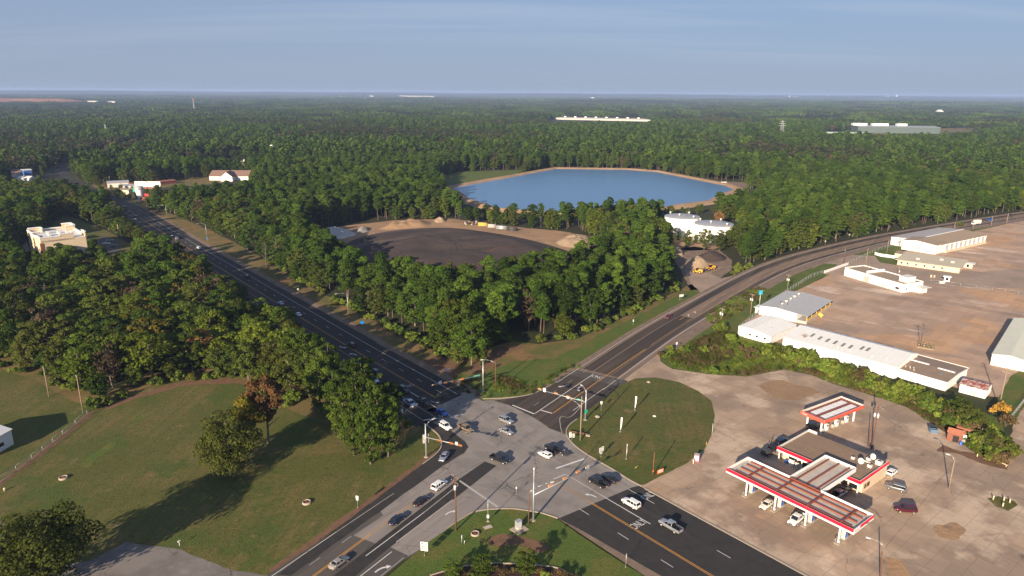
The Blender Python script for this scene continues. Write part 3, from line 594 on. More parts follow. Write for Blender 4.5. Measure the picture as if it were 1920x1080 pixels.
patch('pale_concrete', [H1(-106.6, 168), H1(-126, 171), H1(-126.5, 168), H1(-112, 163)], CONC_LANE, crossing)
patch('pale_concrete', [H1(-123.0, 172), H1(-125.4, 172), H1(-125.2, 112), H1(-122.7, 112)], CONC_LANE, crossing, z=0.070)
patch('pale_concrete', [H1(-116.6, 158), H1(-118.2, 158), H1(-118.0, 118), H1(-116.6, 118)], CONC_LANE, crossing, z=0.070)

# --- painted markings, each a piece of its road
ZM = 0.076
def bar(name, a, b, w, m, parent, z=ZM):
    d = (b - a).normalized(); n = Vector((-d.y, d.x)) * (w / 2)
    me = bpy.data.meshes.new(name); me.from_pydata([(*(a - n), z), (*(b - n), z), (*(b + n), z), (*(a + n), z)], [], [(0, 1, 2, 3)])
    me.materials.append(m); me.update(); return link_mesh(name, me, parent)
def line_strip(name, line, off, w, m, parent, z=ZM): return strip(name, line, off + w / 2, off - w / 2, z, m, parent)
def s_range(a, b, st=12): return [a + (b - a) * i / max(1, int(abs(b - a) / st)) for i in range(max(1, int(abs(b - a) / st)) + 1)]
def h1_line(name, off, a, b, w, m, parent): return strip(name, [H1(off, s) for s in s_range(a, b)], w / 2, -w / 2, ZM, m, parent)
# south-east arm
for o in (-110.15, -110.55): h1_line('yellow_line', o, 100.4, 40, 0.16, YELLOW_LINE, se_hwy)
for o in (-110.15, -110.55): h1_line('yellow_line', o, 113.4, 100.4, 0.16, YELLOW_FADED, crossing)
h1_line('white_line', -114.7, 85.5, 99.6, 0.22, WHITE_LINE, se_hwy); h1_line('white_line', -114.75, 99.6, 113.6, 0.3, FADED_LINE, crossing)
h1_line('white_line', -122.0, 90.2, 98.4, 0.15, WHITE_LINE, se_hwy)
for k in range(8):
    s = 98.7 + 1.6 - k * 12.2
    bar('lane_dash', H1(-106.35, s), H1(-106.35, s - 3.2), 0.15, WHITE_LINE, se_hwy)
    if k >= 1: bar('lane_dash', H1(-118.35, s - 5.8), H1(-118.35, s - 9.2), 0.15, WHITE_LINE, se_hwy)
bar('stop_line', H1(-114.8, 117.3), H1(-124.3, 116.0), 0.55, WHITE_LINE, crossing); bar('stop_line', H1(-110.6, 113.9), H1(-114.6, 113.6), 0.55, FADED_LINE, crossing)
# north-west arm
h1_line('white_line', -102.95, 163, 640, 0.16, FADED_LINE, hwy); h1_line('white_line', -122.1, 172, 640, 0.16, WHITE_LINE, hwy)
for o in (-114.8, -115.15): h1_line('yellow_line', o, 173.9, 640, 0.13, YELLOW_LINE, hwy)
for o in (-110.6,): h1_line('yellow_line', o, 222, 640, 0.13, YELLOW_LINE, hwy)
h1_line('white_line', -111.0, 157, 184, 0.24, WHITE_LINE, hwy); h1_line('white_line', -107.0, 161, 182, 0.15, FADED_LINE, hwy)
bar('stop_line', H1(-111.6, 159.6), H1(-114.7, 158.8), 0.6, WHITE_LINE, crossing); bar('stop_line', H1(-102.9, 163.2), H1(-107, 161.5), 0.6, WHITE_LINE, crossing)
for k in range(38):
    s = 176 + k * 12.0
    bar('lane_dash', H1(-118.6, s), H1(-118.6, s + 3.2), 0.14, WHITE_LINE, hwy)
    if s > 190: bar('lane_dash', H1(-106.9, s + 3), H1(-106.9, s + 6.2), 0.14, WHITE_LINE, hwy)
# north-east arm
strip('white_line', [H2(108.6, 178), H2(108.5, 205)] + [p for p in NE_LINE[3:]], 7.85 * 0 + 0.0, 0.0, ZM, WHITE_LINE, ne_hwy) if False else None
def ne_line(name, f0, w, m, a=0, b=None):
    return strip(name, NE_LINE[a:b], f0 + w / 2, f0 - w / 2, ZM, m, ne_hwy)
ne_line('white_line', HW, 0.18, WHITE_LINE); ne_line('white_line', -HW + 0.1, 0.18, WHITE_LINE)
for e in (-0.18, 0.18):
    bar('yellow_line', H2(97.95 + e, 171), H2(97.6 + e, 206), 0.15, YELLOW_LINE, ne_hwy); bar('yellow_line', H2(97.6 + e, 206), H2(96.6 + e, 240), 0.15, YELLOW_LINE, ne_hwy)
bar('white_line', H2(102.45, 167.4), H2(101.95, 206), 0.24, WHITE_LINE, ne_hwy)
bar('white_line', H2(108.9, 192), H2(108.6, 196), 0.18, WHITE_LINE, ne_hwy)
bar('white_line', H2(93.7, 176), H2(93.3, 197), 0.18, WHITE_LINE, ne_hwy)
for k in range(4): bar('lane_dash', H2(105.6, 172 + k * 11), H2(105.6, 175.2 + k * 11), 0.14, FADED_LINE, ne_hwy)
bar('stop_line', H2(111.6, 168.6), H2(102.5, 167.2), 0.5, WHITE_LINE, crossing); bar('stop_line', H2(102.3, 170.6), H2(98.1, 170.7), 0.5, WHITE_LINE, crossing)
ne_line('yellow_line', 0.1, 0.13, YELLOW_LINE, 14); ne_line('yellow_line', -3.85, 0.13, YELLOW_LINE, 8)
for k in range(14, 70, 2):
    a, b = NE_LINE[k], NE_LINE[k].lerp(NE_LINE[k + 1], 0.7)
    d = (b - a).normalized(); n = Vector((-d.y, d.x))
    bar('lane_dash', a - n * 0.25, b - n * 0.25, 0.13, YELLOW_LINE, ne_hwy); bar('lane_dash', a - n * 3.5, b - n * 3.5, 0.13, YELLOW_LINE, ne_hwy)
# slip line of the right turn
edge = curve_pts([H2(93.4, 182), H2(92.2, 172), (1051, 782), (1051, 800), (1054, 812)], 5)
strip('white_line', edge, 0.09, -0.09, ZM, FADED_LINE, crossing)
# south-west arm
bar('white_line', H2(107.3, 60), H2(107.8, 91), 0.16, WHITE_LINE, sw_hwy); bar('white_line', H2(107.8, 91), H2(107.9, 110), 0.16, FADED_LINE, sw_hwy)
for e in (-0.2, 0.2):
    bar('yellow_line', H2(100.0 + e, 60), H2(100.9 + e, 95), 0.17, YELLOW_LINE, sw_hwy); bar('yellow_line', H2(100.9 + e, 95), H2(101.2 + e, 112), 0.17, YELLOW_FADED, crossing)
bar('white_line', H2(96.2, 88.8), H2(96.4, 108), 0.2, WHITE_LINE, crossing); bar('white_line', H2(96.4, 108), H2(97.0, 122), 0.2, FADED_LINE, crossing)
bar('white_line', H2(92.1, 60), H2(92.6, 93), 0.2, WHITE_LINE, sw_hwy); bar('white_line', H2(94.05, 96), H2(94.1, 116), 0.25, FADED_LINE, crossing)
bar('white_line', H2(88.7, 60), H2(89.1, 93), 0.14, FADED_LINE, sw_hwy)
bar('stop_line', H2(98.0, 123.8), H2(83.2, 119.7), 0.6, FADED_LINE, crossing)
for k in range(4): bar('lane_dash', H2(103.8, 62 + k * 9), H2(103.9, 65 + k * 9), 0.14, FADED_LINE, sw_hwy)
# turn arrows and words
def turn_arrow(p, ang, m, parent, mirror=1, s=1.0):
    """bent turn arrow about 2.6 m long"""
    pts = [(-1.3, -0.12), (-0.5, -0.1), (0.2, 0.12), (0.75, 0.55), (0.52, 0.78), (1.55, 0.95), (1.25, -0.02), (1.02, 0.26), (0.4, -0.22), (-0.4, -0.42), (-1.3, -0.42)]
    P = []
    for x, y in pts:
        q = Matrix.Rotation(ang, 2) @ Vector((x * s, y * s * mirror)); P.append(p + q)
    return sheet('turn_arrow', P, ZM, m, parent=parent, kind=None)
turn_arrow(H1(-112.8, 102.3), A1, WHITE_LINE, crossing, 1); turn_arrow(H2(91.3, 111.4), A2, WHITE_LINE, crossing, -1)
turn_arrow(H2(90.5, 87.6), A2, WHITE_LINE, sw_hwy, -1, 1.2); turn_arrow(H2(105.6, 191), A2 + math.pi, WHITE_LINE, ne_hwy, -1, 1.2)
turn_arrow(H2(100.2, 192), A2 + math.pi, WHITE_LINE, ne_hwy, 1, 1.2); turn_arrow(H1(-112.8, 172), A1 + math.pi, FADED_LINE, hwy, 1)
turn_arrow(H1(-112.8, 236), A1 + math.pi, WHITE_LINE, hwy, 1, 1.2); turn_arrow(H1(-112.8, 226), A1, WHITE_LINE, hwy, 1, 1.2)
i = 20
turn_arrow(G(1303, 585), A2 + math.pi, WHITE_LINE, ne_hwy, 1, 1.1); turn_arrow(G(1291, 592), A2, WHITE_LINE, ne_hwy, 1, 1.1)
def word(body, p, ang, parent, m=WHITE_LINE, size=2.0, stretch=1.5):
    me = text_mesh(body, size, m); o = link_mesh('road_word', me, parent, (p.x, p.y, ZM), (0, 0, ang - math.pi / 2)); o.scale = (0.8, stretch, 1); return o
word('ONLY', H1(-112.5, 87.2), A1, se_hwy); word('ONLY', H1(-123.6, 93.3), A1, se_hwy); word('ONLY', H2(99.7, 204.5), A2 + math.pi, ne_hwy)
word('ONLY', H1(-113.0, 188), A1 + math.pi, hwy, FADED_LINE)

# --- kerbs
kerb('kerb', [H1(-125.5, s) for s in (96, 90, 80, 70, 60, 50, 40)], 0.5, 0.10)
kerb('kerb', curve_pts([(1203, 912), (1180, 900), (1150, 881), (1100, 852), (1074, 832), (1062, 814), (1066, 799), (1082, 786)], 5))
kerb('kerb', curve_pts([(795, 794), (818, 812), (826, 824), (827, 838), (817, 852), (792, 871)], 6), 0.4, 0.16)
kerb('kerb', curve_pts([(837, 992), (882, 963), (912, 956), (957, 954), (984, 957), (1014, 962), (1046, 972)], 6))
kerb('kerb', curve_pts([(905, 748), (950, 746), (1000, 738), (1050, 712)], 6), 0.4, 0.1)

# --- planted bed on the near corner
sheet('mulch_bed', GP([(800, 1100), (806, 1079), (861, 1065), (923, 1058), (1008, 1062), (1051, 1069), (1085, 1090), (1085, 1120)]), 0.09, MULCH, amp=0.1, step=1)
kerb('bed_edging', curve_pts([(806, 1080), (861, 1065), (923, 1057), (1008, 1061), (1051, 1068), (1088, 1090)], 6), 0.25, 0.2, z=0.07)
sheet('bare_patch', GP([(915, 1010), (940, 1000), (965, 1004), (990, 1009), (1015, 1018), (1030, 1030), (1012, 1036), (975, 1022), (940, 1026), (918, 1022)]), 0.088, BARE, amp=0.5, step=0.8, seed=30)
# worn earth along the south-west highway and the lawn fence, drainage swale
sheet('bare_patch', GP([(505, 1068), (600, 1000), (700, 928), (790, 862), (812, 848), (815, 854), (790, 873), (700, 940), (600, 1013), (512, 1080)]), 0.014, BARE, amp=0.45, step=1, seed=31)
sheet('bare_patch', GP([(-60, 950), (0, 902), (60, 858), (120, 812), (165, 774), (180, 768), (170, 780), (122, 820), (64, 864), (2, 910), (-60, 962)]), 0.014, BARE, amp=0.35, step=1, seed=32)
sheet('bare_patch', GP([(195, 762), (250, 742), (330, 718), (420, 708), (470, 718), (440, 718), (340, 724), (255, 748), (200, 768)]), 0.012, BARE, amp=0.7, step=1, seed=33)
sheet('grass_swale', GP([(150, 872), (205, 832), (268, 778), (276, 776), (240, 806), (208, 840), (160, 880)]), 0.014, GRASS_LUSH, amp=1.6, step=2, seed=34)
sheet('bare_patch', GP([(880, 690), (905, 664), (935, 650), (990, 646), (950, 664), (915, 690), (890, 700)]), 0.02, BARE, amp=0.8, step=1, seed=35)
sheet('bare_patch', GP([(790, 676), (830, 668), (860, 690), (850, 710), (815, 696)]), 0.02, BARE, amp=0.8, step=1, seed=36)
sheet('sand_patch', GP([(1420, 722), (1470, 712), (1540, 735), (1500, 752), (1450, 745)]), 0.036, DIRT, amp=1.2, step=1, seed=37)
sheet('sand_patch', GP([(1750, 985), (1790, 980), (1815, 995), (1800, 1012), (1760, 1006)]), 0.036, DIRT, amp=0.8, step=1, seed=38)
sheet('sand_patch', GP([(1658, 1045), (1690, 1050), (1705, 1080), (1660, 1085)]), 0.036, DIRT, amp=0.8, step=1, seed=39)

# --- reservoir with its earth bank
WATER_PX = [(846, 353), (1042, 317), (1180, 319), (1232, 323), (1360, 348), (1380, 356), (1330, 378), (1200, 396), (1060, 402), (930, 392), (872, 372)]
wp = [G(*p) for p in WATER_PX]
cen = sum(wp, Vector((0, 0))) / len(wp)
WATER, wnt, wpb = new_mat('reservoir_water')
wpb.inputs['Base Color'].default_value = (0.095, 0.20, 0.36, 1); wpb.inputs['Roughness'].default_value = 0.28; wpb.inputs['IOR'].default_value = 1.33
wg = wnt.nodes.new('ShaderNodeNewGeometry'); wn2 = wnt.nodes.new('ShaderNodeTexNoise'); wn2.inputs['Scale'].default_value = 0.6; wn2.inputs['Detail'].default_value = 6
wnt.links.new(wg.outputs['Position'], wn2.inputs['Vector']); wb = wnt.nodes.new('ShaderNodeBump'); wb.inputs['Strength'].default_value = 0.5; wb.inputs['Distance'].default_value = 0.12
wnt.links.new(wn2.outputs['Fac'], wb.inputs['Height']); wnt.links.new(wb.outputs[0], wpb.inputs['Normal'])
sheet('water', wp, 0.6, WATER, excl=False)
lv = MB()
def dense(P, n=6): return [a.lerp(b, i / n) for a, b in zip(P, P[1:] + P[:1]) for i in range(n)]
def ring(k, z): return [(cen + (p - cen).normalized() * ((p - cen).length + k + 1.5 * mnoise.noise(Vector((p.x * .05, p.y * .05, k)))), z + (.25 * mnoise.noise(Vector((p.x * .08, p.y * .08, k))) if z > 1 else 0)) for p in dense(wp)]
rings = [ring(-4, 0.3), ring(1.5, 1.8), ring(6, 2.0), ring(13, -0.02)]
for ra, rb in zip(rings, rings[1:]):
    n = len(ra)
    for i in range(n):
        j = (i + 1) % n
        lv.poly([(*ra[i][0], ra[i][1]), (*ra[j][0], ra[j][1]), (*rb[j][0], rb[j][1]), (*rb[i][0], rb[i][1])])
lo = lv.build('levee', LEVEE, kind='structure'); fix_normals(lo.data)
EXCL.append(np.array([(p.x, p.y) for p, z in rings[3]]))
sheet('service_road', GP([(1262, 327), (1340, 340), (1400, 342), (1420, 345), (1405, 352), (1370, 352), (1330, 345)]), 0.03, SHOULDER, excl=True)

# --- mounds
def mound(name, px, h, m, top=0.45, seed=0, rough=0.6, n=36, rings_=10, kind='structure', label=None, cat=None, lumpy=0.12, z0=-0.05, excl=False):
    """heap with an uneven crest over a footprint polygon"""
    P = smooth_poly([G(*p) for p in px], 2); c = sum(P, Vector((0, 0))) / len(P)
    if excl: EXCL.append(np.array([(p.x, p.y) for p in P]))
    L = [0]; Q = P + [P[0]]
    for a, b in zip(Q, Q[1:]): L.append(L[-1] + (b - a).length)
    O = []
    j = 0
    for i in range(n):
        s = L[-1] * i / n
        while L[j + 1] < s: j += 1
        O.append(Q[j].lerp(Q[j + 1], (s - L[j]) / max(1e-6, L[j + 1] - L[j])))
    v = []; f = []
    for k in range(rings_ + 1):
        t = k / rings_
        prof = min(1.0, t / (1 - top)) if top < 1 else t
        prof = prof * prof * (3 - 2 * prof) * 0.35 + prof * 0.65
        for i in range(n):
            p = O[i].lerp(c, t)
            nz = mnoise.fractal(Vector((p.x * rough * 0.1, p.y * rough * 0.1, seed)), 1.0, 2.0, 5)
            fine = mnoise.noise(Vector((p.x * 0.35, p.y * 0.35, seed + 5)))
            v.append((p.x, p.y, z0 + (h * prof * (1 + 0.35 * nz) + h * lumpy * fine * min(1, prof * 3)) if k else z0))
    for k in range(rings_):
        for i in range(n):
            j2 = (i + 1) % n
            f.append((k * n + i, k * n + j2, (k + 1) * n + j2, (k + 1) * n + i))
    me = bpy.data.meshes.new(name); me.from_pydata(v, [], f); me.materials.append(m)
    me.polygons.foreach_set('use_smooth', [True] * len(f)); me.update(); fix_normals(me)
    o = link_mesh(name, me)
    if label: tag(o, label, cat)
    else: o['kind'] = kind
    return o
mound('millings_heap', [(640, 470), (652, 452), (700, 437), (770, 428), (850, 426), (930, 437), (1000, 450), (1060, 468), (1085, 478), (1060, 505), (980, 530), (860, 545), (740, 530), (670, 500)], 4.5, PILE, top=0.62, seed=3, rough=0.3, n=80, rings_=26, label='wide dark brown heap of asphalt millings filling the yard in the wood', cat='earth heap', lumpy=0.10)
mound('rubble_heap', [(588, 441), (600, 434), (640, 430), (672, 437), (660, 444), (625, 450), (598, 448)], 4.2, LIME, top=0.3, seed=5, rough=2.2, n=44, rings_=12, label='white broken concrete heap at the left end of the wooded yard', cat='rubble heap', lumpy=0.35)
mound('gravel_heap', [(660, 434), (675, 427), (692, 429), (694, 434), (678, 437)], 3.2, GRAVEL, top=0.05, seed=6, rough=2, label='small grey gravel heap behind the white rubble', cat='gravel heap')
mound('earth_heap', [(705, 430), (730, 420), (790, 413), (812, 417), (806, 424), (770, 428), (720, 432)], 3.0, DIRT, top=0.5, seed=7, rough=2, label='long orange earth heap with green weeds along the back of the wooded yard', cat='earth heap', lumpy=0.25)
mound('earth_heap', [(810, 414), (822, 409), (836, 411), (838, 416), (822, 419)], 2.6, SAND, top=0.2, seed=8, rough=3, label='small pale earth heap beside the trees at the back of the wooded yard', cat='earth heap', lumpy=0.3)
mound('sand_heap', [(1040, 452), (1070, 440), (1100, 443), (1116, 449), (1108, 460), (1075, 466), (1045, 460)], 3.0, SAND, top=0.5, seed=9, rough=1.6, label='pale sand heap at the right end of the wooded yard', cat='sand heap', lumpy=0.25)
mound('gravel_heap', [(845, 498), (870, 487), (900, 490), (905, 505), (870, 512)], 4.4, GRAVEL if False else PILE, top=0.2, seed=10, rough=1.5, label='cone of grey millings rising on the front of the dark heap', cat='gravel heap')
mound('sand_heap', [(1283, 492), (1300, 483), (1325, 486), (1338, 496), (1330, 503), (1300, 506), (1285, 502)], 4.2, SAND, top=0.2, seed=11, rough=1.5, label='tan sand heap behind the yellow loaders by the highway', cat='sand heap')
mound('millings_heap', [(1300, 485), (1318, 474), (1350, 473), (1368, 486), (1345, 492), (1318, 492)], 4.0, PILE, top=0.2, seed=12, rough=1.5, label='dark gravel heap behind the tan sand heap by the highway', cat='gravel heap')
mound('sand_heap', [(1256, 472), (1268, 465), (1284, 474), (1282, 484), (1266, 482)], 4.5, SAND, top=0.2, seed=13, rough=1.5, label='pale cream heap half hidden by pines left of the dark gravel', cat='sand heap')

# --- rising ground far away
def ridge(name, pts, h, w, m, seed, n=120, lump=0.3):
    """long low hill along a world polyline"""
    line = []
    for a, b in zip(pts, pts[1:]):
        for i in range(n // (len(pts) - 1)): line.append(Vector(a).lerp(Vector(b), i / (n // (len(pts) - 1))))
    v = []; f = []; K = 8
    for i, p in enumerate(line):
        d = (line[min(i + 1, len(line) - 1)] - line[max(i - 1, 0)]).normalized(); q = Vector((-d.y, d.x))
        hh = h * (1 + .05 * mnoise.noise(Vector((p.x * .004, p.y * .004, seed))) + lump * mnoise.fractal(Vector((p.x * 0.0004, p.y * 0.0004, seed)), 1, 2, 5)) * min(1, 6 * i / len(line), 6 * (len(line) - 1 - i) / len(line))
        for k in range(K + 1):
            t = k / K * 2 - 1
            e = p + q * t * w
            v.append((e.x, e.y, -1 + hh * (1 - t * t) ** 1.5))
    for i in range(len(line) - 1):
        for k in range(K):
            a = i * (K + 1) + k; f.append((a, a + 1, a + K + 2, a + K + 1))
    me = bpy.data.meshes.new(name); me.from_pydata(v, [], f); me.materials.append(m); me.polygons.foreach_set('use_smooth', [True] * len(f)); me.update(); fix_normals(me)
    o = link_mesh(name, me); o['kind'] = 'structure'; return o
WOODHILL = ground_mat('wooded_hill', (0.034, 0.046, 0.016), [((0.022, 0.032, 0.012), 0.004, 0.42, 0.6, 0.9), ((0.055, 0.058, 0.026), 0.0025, 0.5, 0.7, 0.7)], bump=1.0, bscale=0.02, bdist=12)
ridge('hills', [(-17000, 12500), (-6000, 15500), (2000, 16500), (9000, 16000), (19000, 13000)], 68, 2600, WOODHILL, 3, n=400, lump=0.42)
ridge('hills', [(-22000, 19000), (-8000, 23500), (3000, 25000), (14000, 24000), (26000, 18000)], 84, 4000, WOODHILL, 9, n=300, lump=0.16)
ridge('spoil_hill', [G(-260, 197), G(-120, 196), G(20, 195), G(100, 195), G(150, 196)], 38, 300, REDHILL, 5, n=60, lump=0.25)
ridge('wooded_rise', [G(1020, 197), G(1100, 196.5), G(1180, 196.5), G(1240, 197), G(1320, 198)], 40, 420, WOODHILL, 6, n=60, lump=0.2)
# ------------------------------------------------------------------ trees
def unit(a): return a / np.maximum(1e-9, np.linalg.norm(a, axis=1, keepdims=True))
def crown_cards(rs, clumps, per, size):
    """leaf cards spread over clumps: (x,y,z, rx,ry,rz); returns verts, quads"""
    C = np.array(clumps); k = len(C)
    w = C[:, 3] * C[:, 4] + C[:, 3] * C[:, 5]; w = w / w.sum()
    idx = rs.choice(k, size=per, p=w)
    d = unit(rs.normal(size=(per, 3)))
    low = d[:, 2] < -0.35; d[low, 2] *= -0.6; d = unit(d)
    r = 0.62 + 0.45 * rs.random((per, 1)) ** 0.6
    pos = C[idx, :3] + d * C[idx, 3:6] * r
    nrm = unit(d / C[idx, 3:6] * C[idx, 3:4] * 0.9 + rs.normal(size=(per, 3)) * 0.55 + np.array([0, 0, 0.25]))
    a = unit(np.cross(nrm, rs.normal(size=(per, 3)))); b = np.cross(nrm, a)
    s = size * (0.6 + 0.8 * rs.random((per, 1)))
    e = 0.55 + 0.35 * rs.random((per, 1))
    V = np.stack([pos - a * s * .5 - b * s * e * .5, pos + a * s * .5 - b * s * e * .5, pos + a * s * .42 + b * s * e * .5, pos - a * s * .46 + b * s * e * .5], axis=1).reshape(-1, 3)
    return V
def mesh_from_cards(name, V, m):
    n = len(V) // 4
    me = bpy.data.meshes.new(name)
    me.vertices.add(len(V)); me.vertices.foreach_set('co', V.astype(np.float32).ravel())
    me.loops.add(4 * n); me.loops.foreach_set('vertex_index', np.arange(4 * n, dtype=np.int32))
    me.polygons.add(n); me.polygons.foreach_set('loop_start', np.arange(0, 4 * n, 4, dtype=np.int32))
    me.materials.append(m); me.update(calc_edges=True); return me
def pine_clumps(rs, H=21.0, base=0.45, rad=3.3, k=30):
    C = []
    for i in range(k):
        t = base + (1 - base) * (i + rs.random()) / k
        u = (t - base) / (1 - base)
        prof = (0.62 + 0.75 * u - 0.95 * u ** 2.4) * rad
        a = rs.random() * 6.28 + i * 2.4; rr = prof * (0.35 + 0.65 * rs.random())
        sx = rad * (0.30 + 0.20 * rs.random())
        C.append((math.cos(a) * rr, math.sin(a) * rr, t * H - 0.9, sx, sx, sx * 0.72))
    C.append((0, 0, H - 1.2, rad * .4, rad * .4, rad * .34))
    return C
def oak_clumps(rs, H=16.0, low=0.14, rad=5.0, k=44, squash=0.8):
    C = []
    for i in range(k):
        u = (i + 0.5) / k
        z = 1 - 2 * u; a = i * 2.39996 + rs.random() * 0.7
        q = math.sqrt(max(0, 1 - z * z)); g = 0.5 + 0.6 * rs.random()
        cz = H * (low + (1 - low) * 0.5) + z * H * (1 - low) * 0.5 * g * 0.95
        wid = 1.0 if z > -0.3 else 0.85
        sx = rad * (0.20 + 0.15 * rs.random())
        C.append((math.cos(a) * q * rad * g * wid, math.sin(a) * q * rad * g * wid, cz, sx, sx, sx * squash))
    return C
def trunk_mesh(name, rs, H, r0, m, limbs=5, l0=0.4, spread=2.0, lean=0.3):
    b = MB(); pts = []
    n = 4
    for i in range(n + 1):
        t = i / n; pts.append(Vector((lean * math.sin(t * 2 + rs.random()), lean * t * (rs.random() - .5), H * 0.9 * t)))
    pts[0] = Vector((0, 0, -0.3))
    for i in range(n): b.tube(pts[i], pts[i + 1], r0 * (1 - 0.8 * i / n), r0 * (1 - 0.8 * (i + 1) / n), 6, 0, caps=False)
    for k in range(limbs):
        t = l0 + (0.9 - l0) * (k + .5) / limbs; p = Vector((lean * .5, 0, H * 0.9 * t)); a = k * 2.4 + rs.random()
        q = p + Vector((math.cos(a), math.sin(a), 0.55)) * spread * (1.1 - 0.5 * t)
        b.tube(p, q, r0 * 0.4 * (1.1 - t * .6), r0 * 0.12, 5, 0, caps=False)
    return b.mesh(name, m)
VAR = {}
def make_variants(kind, n, fn): VAR[kind] = [fn(np.random.default_rng(100 + 17 * i + len(kind)), i) for i in range(n)]
def v_pine(cards, size):
    def f(rs, i):
        H = 21.0; C = pine_clumps(rs, H, base=(0.34, 0.46, 0.40, 0.30, 0.48)[i % 5], rad=(3.7, 2.9, 4.3, 3.3, 3.9)[i % 5], k=26 + 3 * (i % 3))
        return mesh_from_cards('pine_crown', crown_cards(rs, C, cards, size), PINE_LEAF), trunk_mesh('pine_trunk', rs, H, 0.26, BARK, 5, 0.45, 1.8)
    return f
def v_oak(cards, size, leaf=None, H=16.0, low=0.1, rad=4.9, k=46):
    def f(rs, i):
        C = oak_clumps(rs, H, low=low, rad=rad * (0.9 + 0.1 * (i % 3)), k=k)
        return mesh_from_cards('oak_crown', crown_cards(rs, C, cards, size), leaf or OAK_LEAF), trunk_mesh('oak_trunk', rs, H, 0.34, BARK_GREY, 7, 0.22, 3.2)
    return f
make_variants('pine', 6, v_pine(3300, 0.50))
make_variants('oak', 6, v_oak(4200, 0.52, rad=5.5, k=44))
make_variants('edge', 5, v_oak(4200, 0.48, H=15.0, low=0.0, rad=4.2, k=52))
make_variants('yellow', 1, v_oak(2300, 0.6, YELLOW_LEAF, low=0.05))
make_variants('rust', 1, v_oak(2600, 0.55, RED_LEAF, low=0.30, rad=4.6))
make_variants('brown', 2, v_oak(1500, 0.5, BROWN_LEAF, rad=4.6))
make_variants('bright', 2, v_oak(3600, 0.5, BRIGHT_LEAF, H=20.0, low=0.02, rad=5.2, k=64))
make_variants('bigoak', 2, v_oak(15000, 0.29, OLIVE_LEAF, H=12.0, low=0.08, rad=6.4, k=84))
def v_shrub(leaf, cards=420, size=0.38):
    def f(rs, i):
        C = []
        for k in range(13):
            a = rs.random() * 6.28; r = 1.25 * math.sqrt(rs.random()); h = 0.5 + 1.7 * rs.random() * (1 - r / 2.2); s = 0.45 + 0.35 * rs.random()
            C.append((math.cos(a) * r, math.sin(a) * r, h, s, s, s * .9))
        b = MB()
        for k in range(4):
            a = k * 1.6 + rs.random(); b.tube((0, 0, -.1), (math.cos(a) * .6, math.sin(a) * .6, 1.5), 0.05, 0.02, 4, 0, caps=False)
        return mesh_from_cards('shrub_foliage', crown_cards(rs, C, cards, size), leaf), b.mesh('shrub_stem', BARK)
    return f
make_variants('shrub', 4, v_shrub(SHRUB_LEAF)); make_variants('dryshrub', 2, v_shrub(DRY_LEAF, 320, 0.3)); make_variants('goldshrub', 1, v_shrub(GOLD_LEAF, 500, 0.3))
TREE_COUNT = {}
def plant(kind, p, s=(1, 1, 1), rz=None, label='', group=None, cat='tree', name=None, var=None, crown='crown', stem='trunk', z=0.0):
    c, t = VAR[kind][(var if var is not None else random.randrange(99)) % len(VAR[kind])]
    o = thing(name or 'tree', label, cat, (p[0], p[1], z), random.random() * 6.28 if rz is None else rz, group)
    o.scale = s
    link_mesh(crown, c, o); link_mesh(stem, t, o)
    TREE_COUNT[kind] = TREE_COUNT.get(kind, 0) + 1
    return o

# --- trees that stand out by themselves
def one(kind, base_px, h, hm, w, label, var=0, name='tree', group=None, rz=0.0):
    """h: height wanted, hm: height of the model; w: width factor"""
    return plant(kind, G(*base_px), (w, w, h / hm), rz=rz, label=label, group=group, name=name, var=var)
# oak in the field: two stems of foliage, green to the left, autumn yellow and rust behind
one('bigoak', (432, 890), 16.5, 12.0, 1.2, 'olive green oak with low ragged branches alone on the mown lawn, long shadow behind it', 0, 'oak_tree')
t = one('rust', (503, 830), 20.5, 16.0, 1.15, 'tall lawn tree with a rust brown crown and one bare lower trunk', 0, 'turning_tree')
rs_ = np.random.default_rng(5)
Cy = [(-2.6 + rs_.normal() * 1.6, -4.2 + rs_.normal() * 0.9, 9.6 + rs_.normal() * 1.7, 1.5, 1.4, 1.05) for _ in range(30)]
yme = mesh_from_cards('yellow_branches', crown_cards(rs_, Cy, 8000, 0.36), YELLOW_LEAF)
link_mesh('yellow_branches', yme, t)
one('bigoak', (92, 1100), 16.5, 12.0, 1.42, 'dark round oak at the bottom left corner beside the asphalt drive', 1, 'oak_tree', rz=1.0)
# the column of tall trees beside the crossing
CLUMP = ['front tree of the tall bright clump, nearest the mown lawn', 'small tree right of the front one in the tall bright clump', 'small left tree at the foot of the tall bright clump', 'left skirt tree of the tall bright clump, beside the turning tree', 'tree right behind the front one in the tall bright clump', 'middle tree of the tall bright clump', 'left middle tree of the tall bright clump', 'tree beside the highway in the middle of the tall bright clump', 'high rounded tree at the upper left of the tall bright clump', 'farthest tree of the tall bright clump, touching the left wood', 'farthest right tree of the tall bright clump at the shaded highway', 'tree joining the tall bright clump to the left wood', 'roadside tree at the middle of the tall bright clump', 'slim right tree of the tall bright clump at the shaded kerb']
for k, (u, v, h, w) in enumerate([(695, 870, 21, 0.80), (728, 856, 18, 0.64), (664, 854, 15, 0.62), (645, 828, 17, 0.68), (712, 832, 21, 0.74), (672, 812, 21, 0.76), (628, 794, 18, 0.68), (652, 778, 20.5, 0.74), (600, 772, 22.5, 0.80), (580, 744, 22, 0.78), (620, 748, 20.5, 0.74), (562, 722, 21, .8), (690, 800, 20, .72), (738, 834, 16, .55)]):
    plant('bright', G(u, v), (w, w, h / 20.0), label=CLUMP[k], group='tall bright green trees beside the crossing', name='broadleaf_tree', var=k)
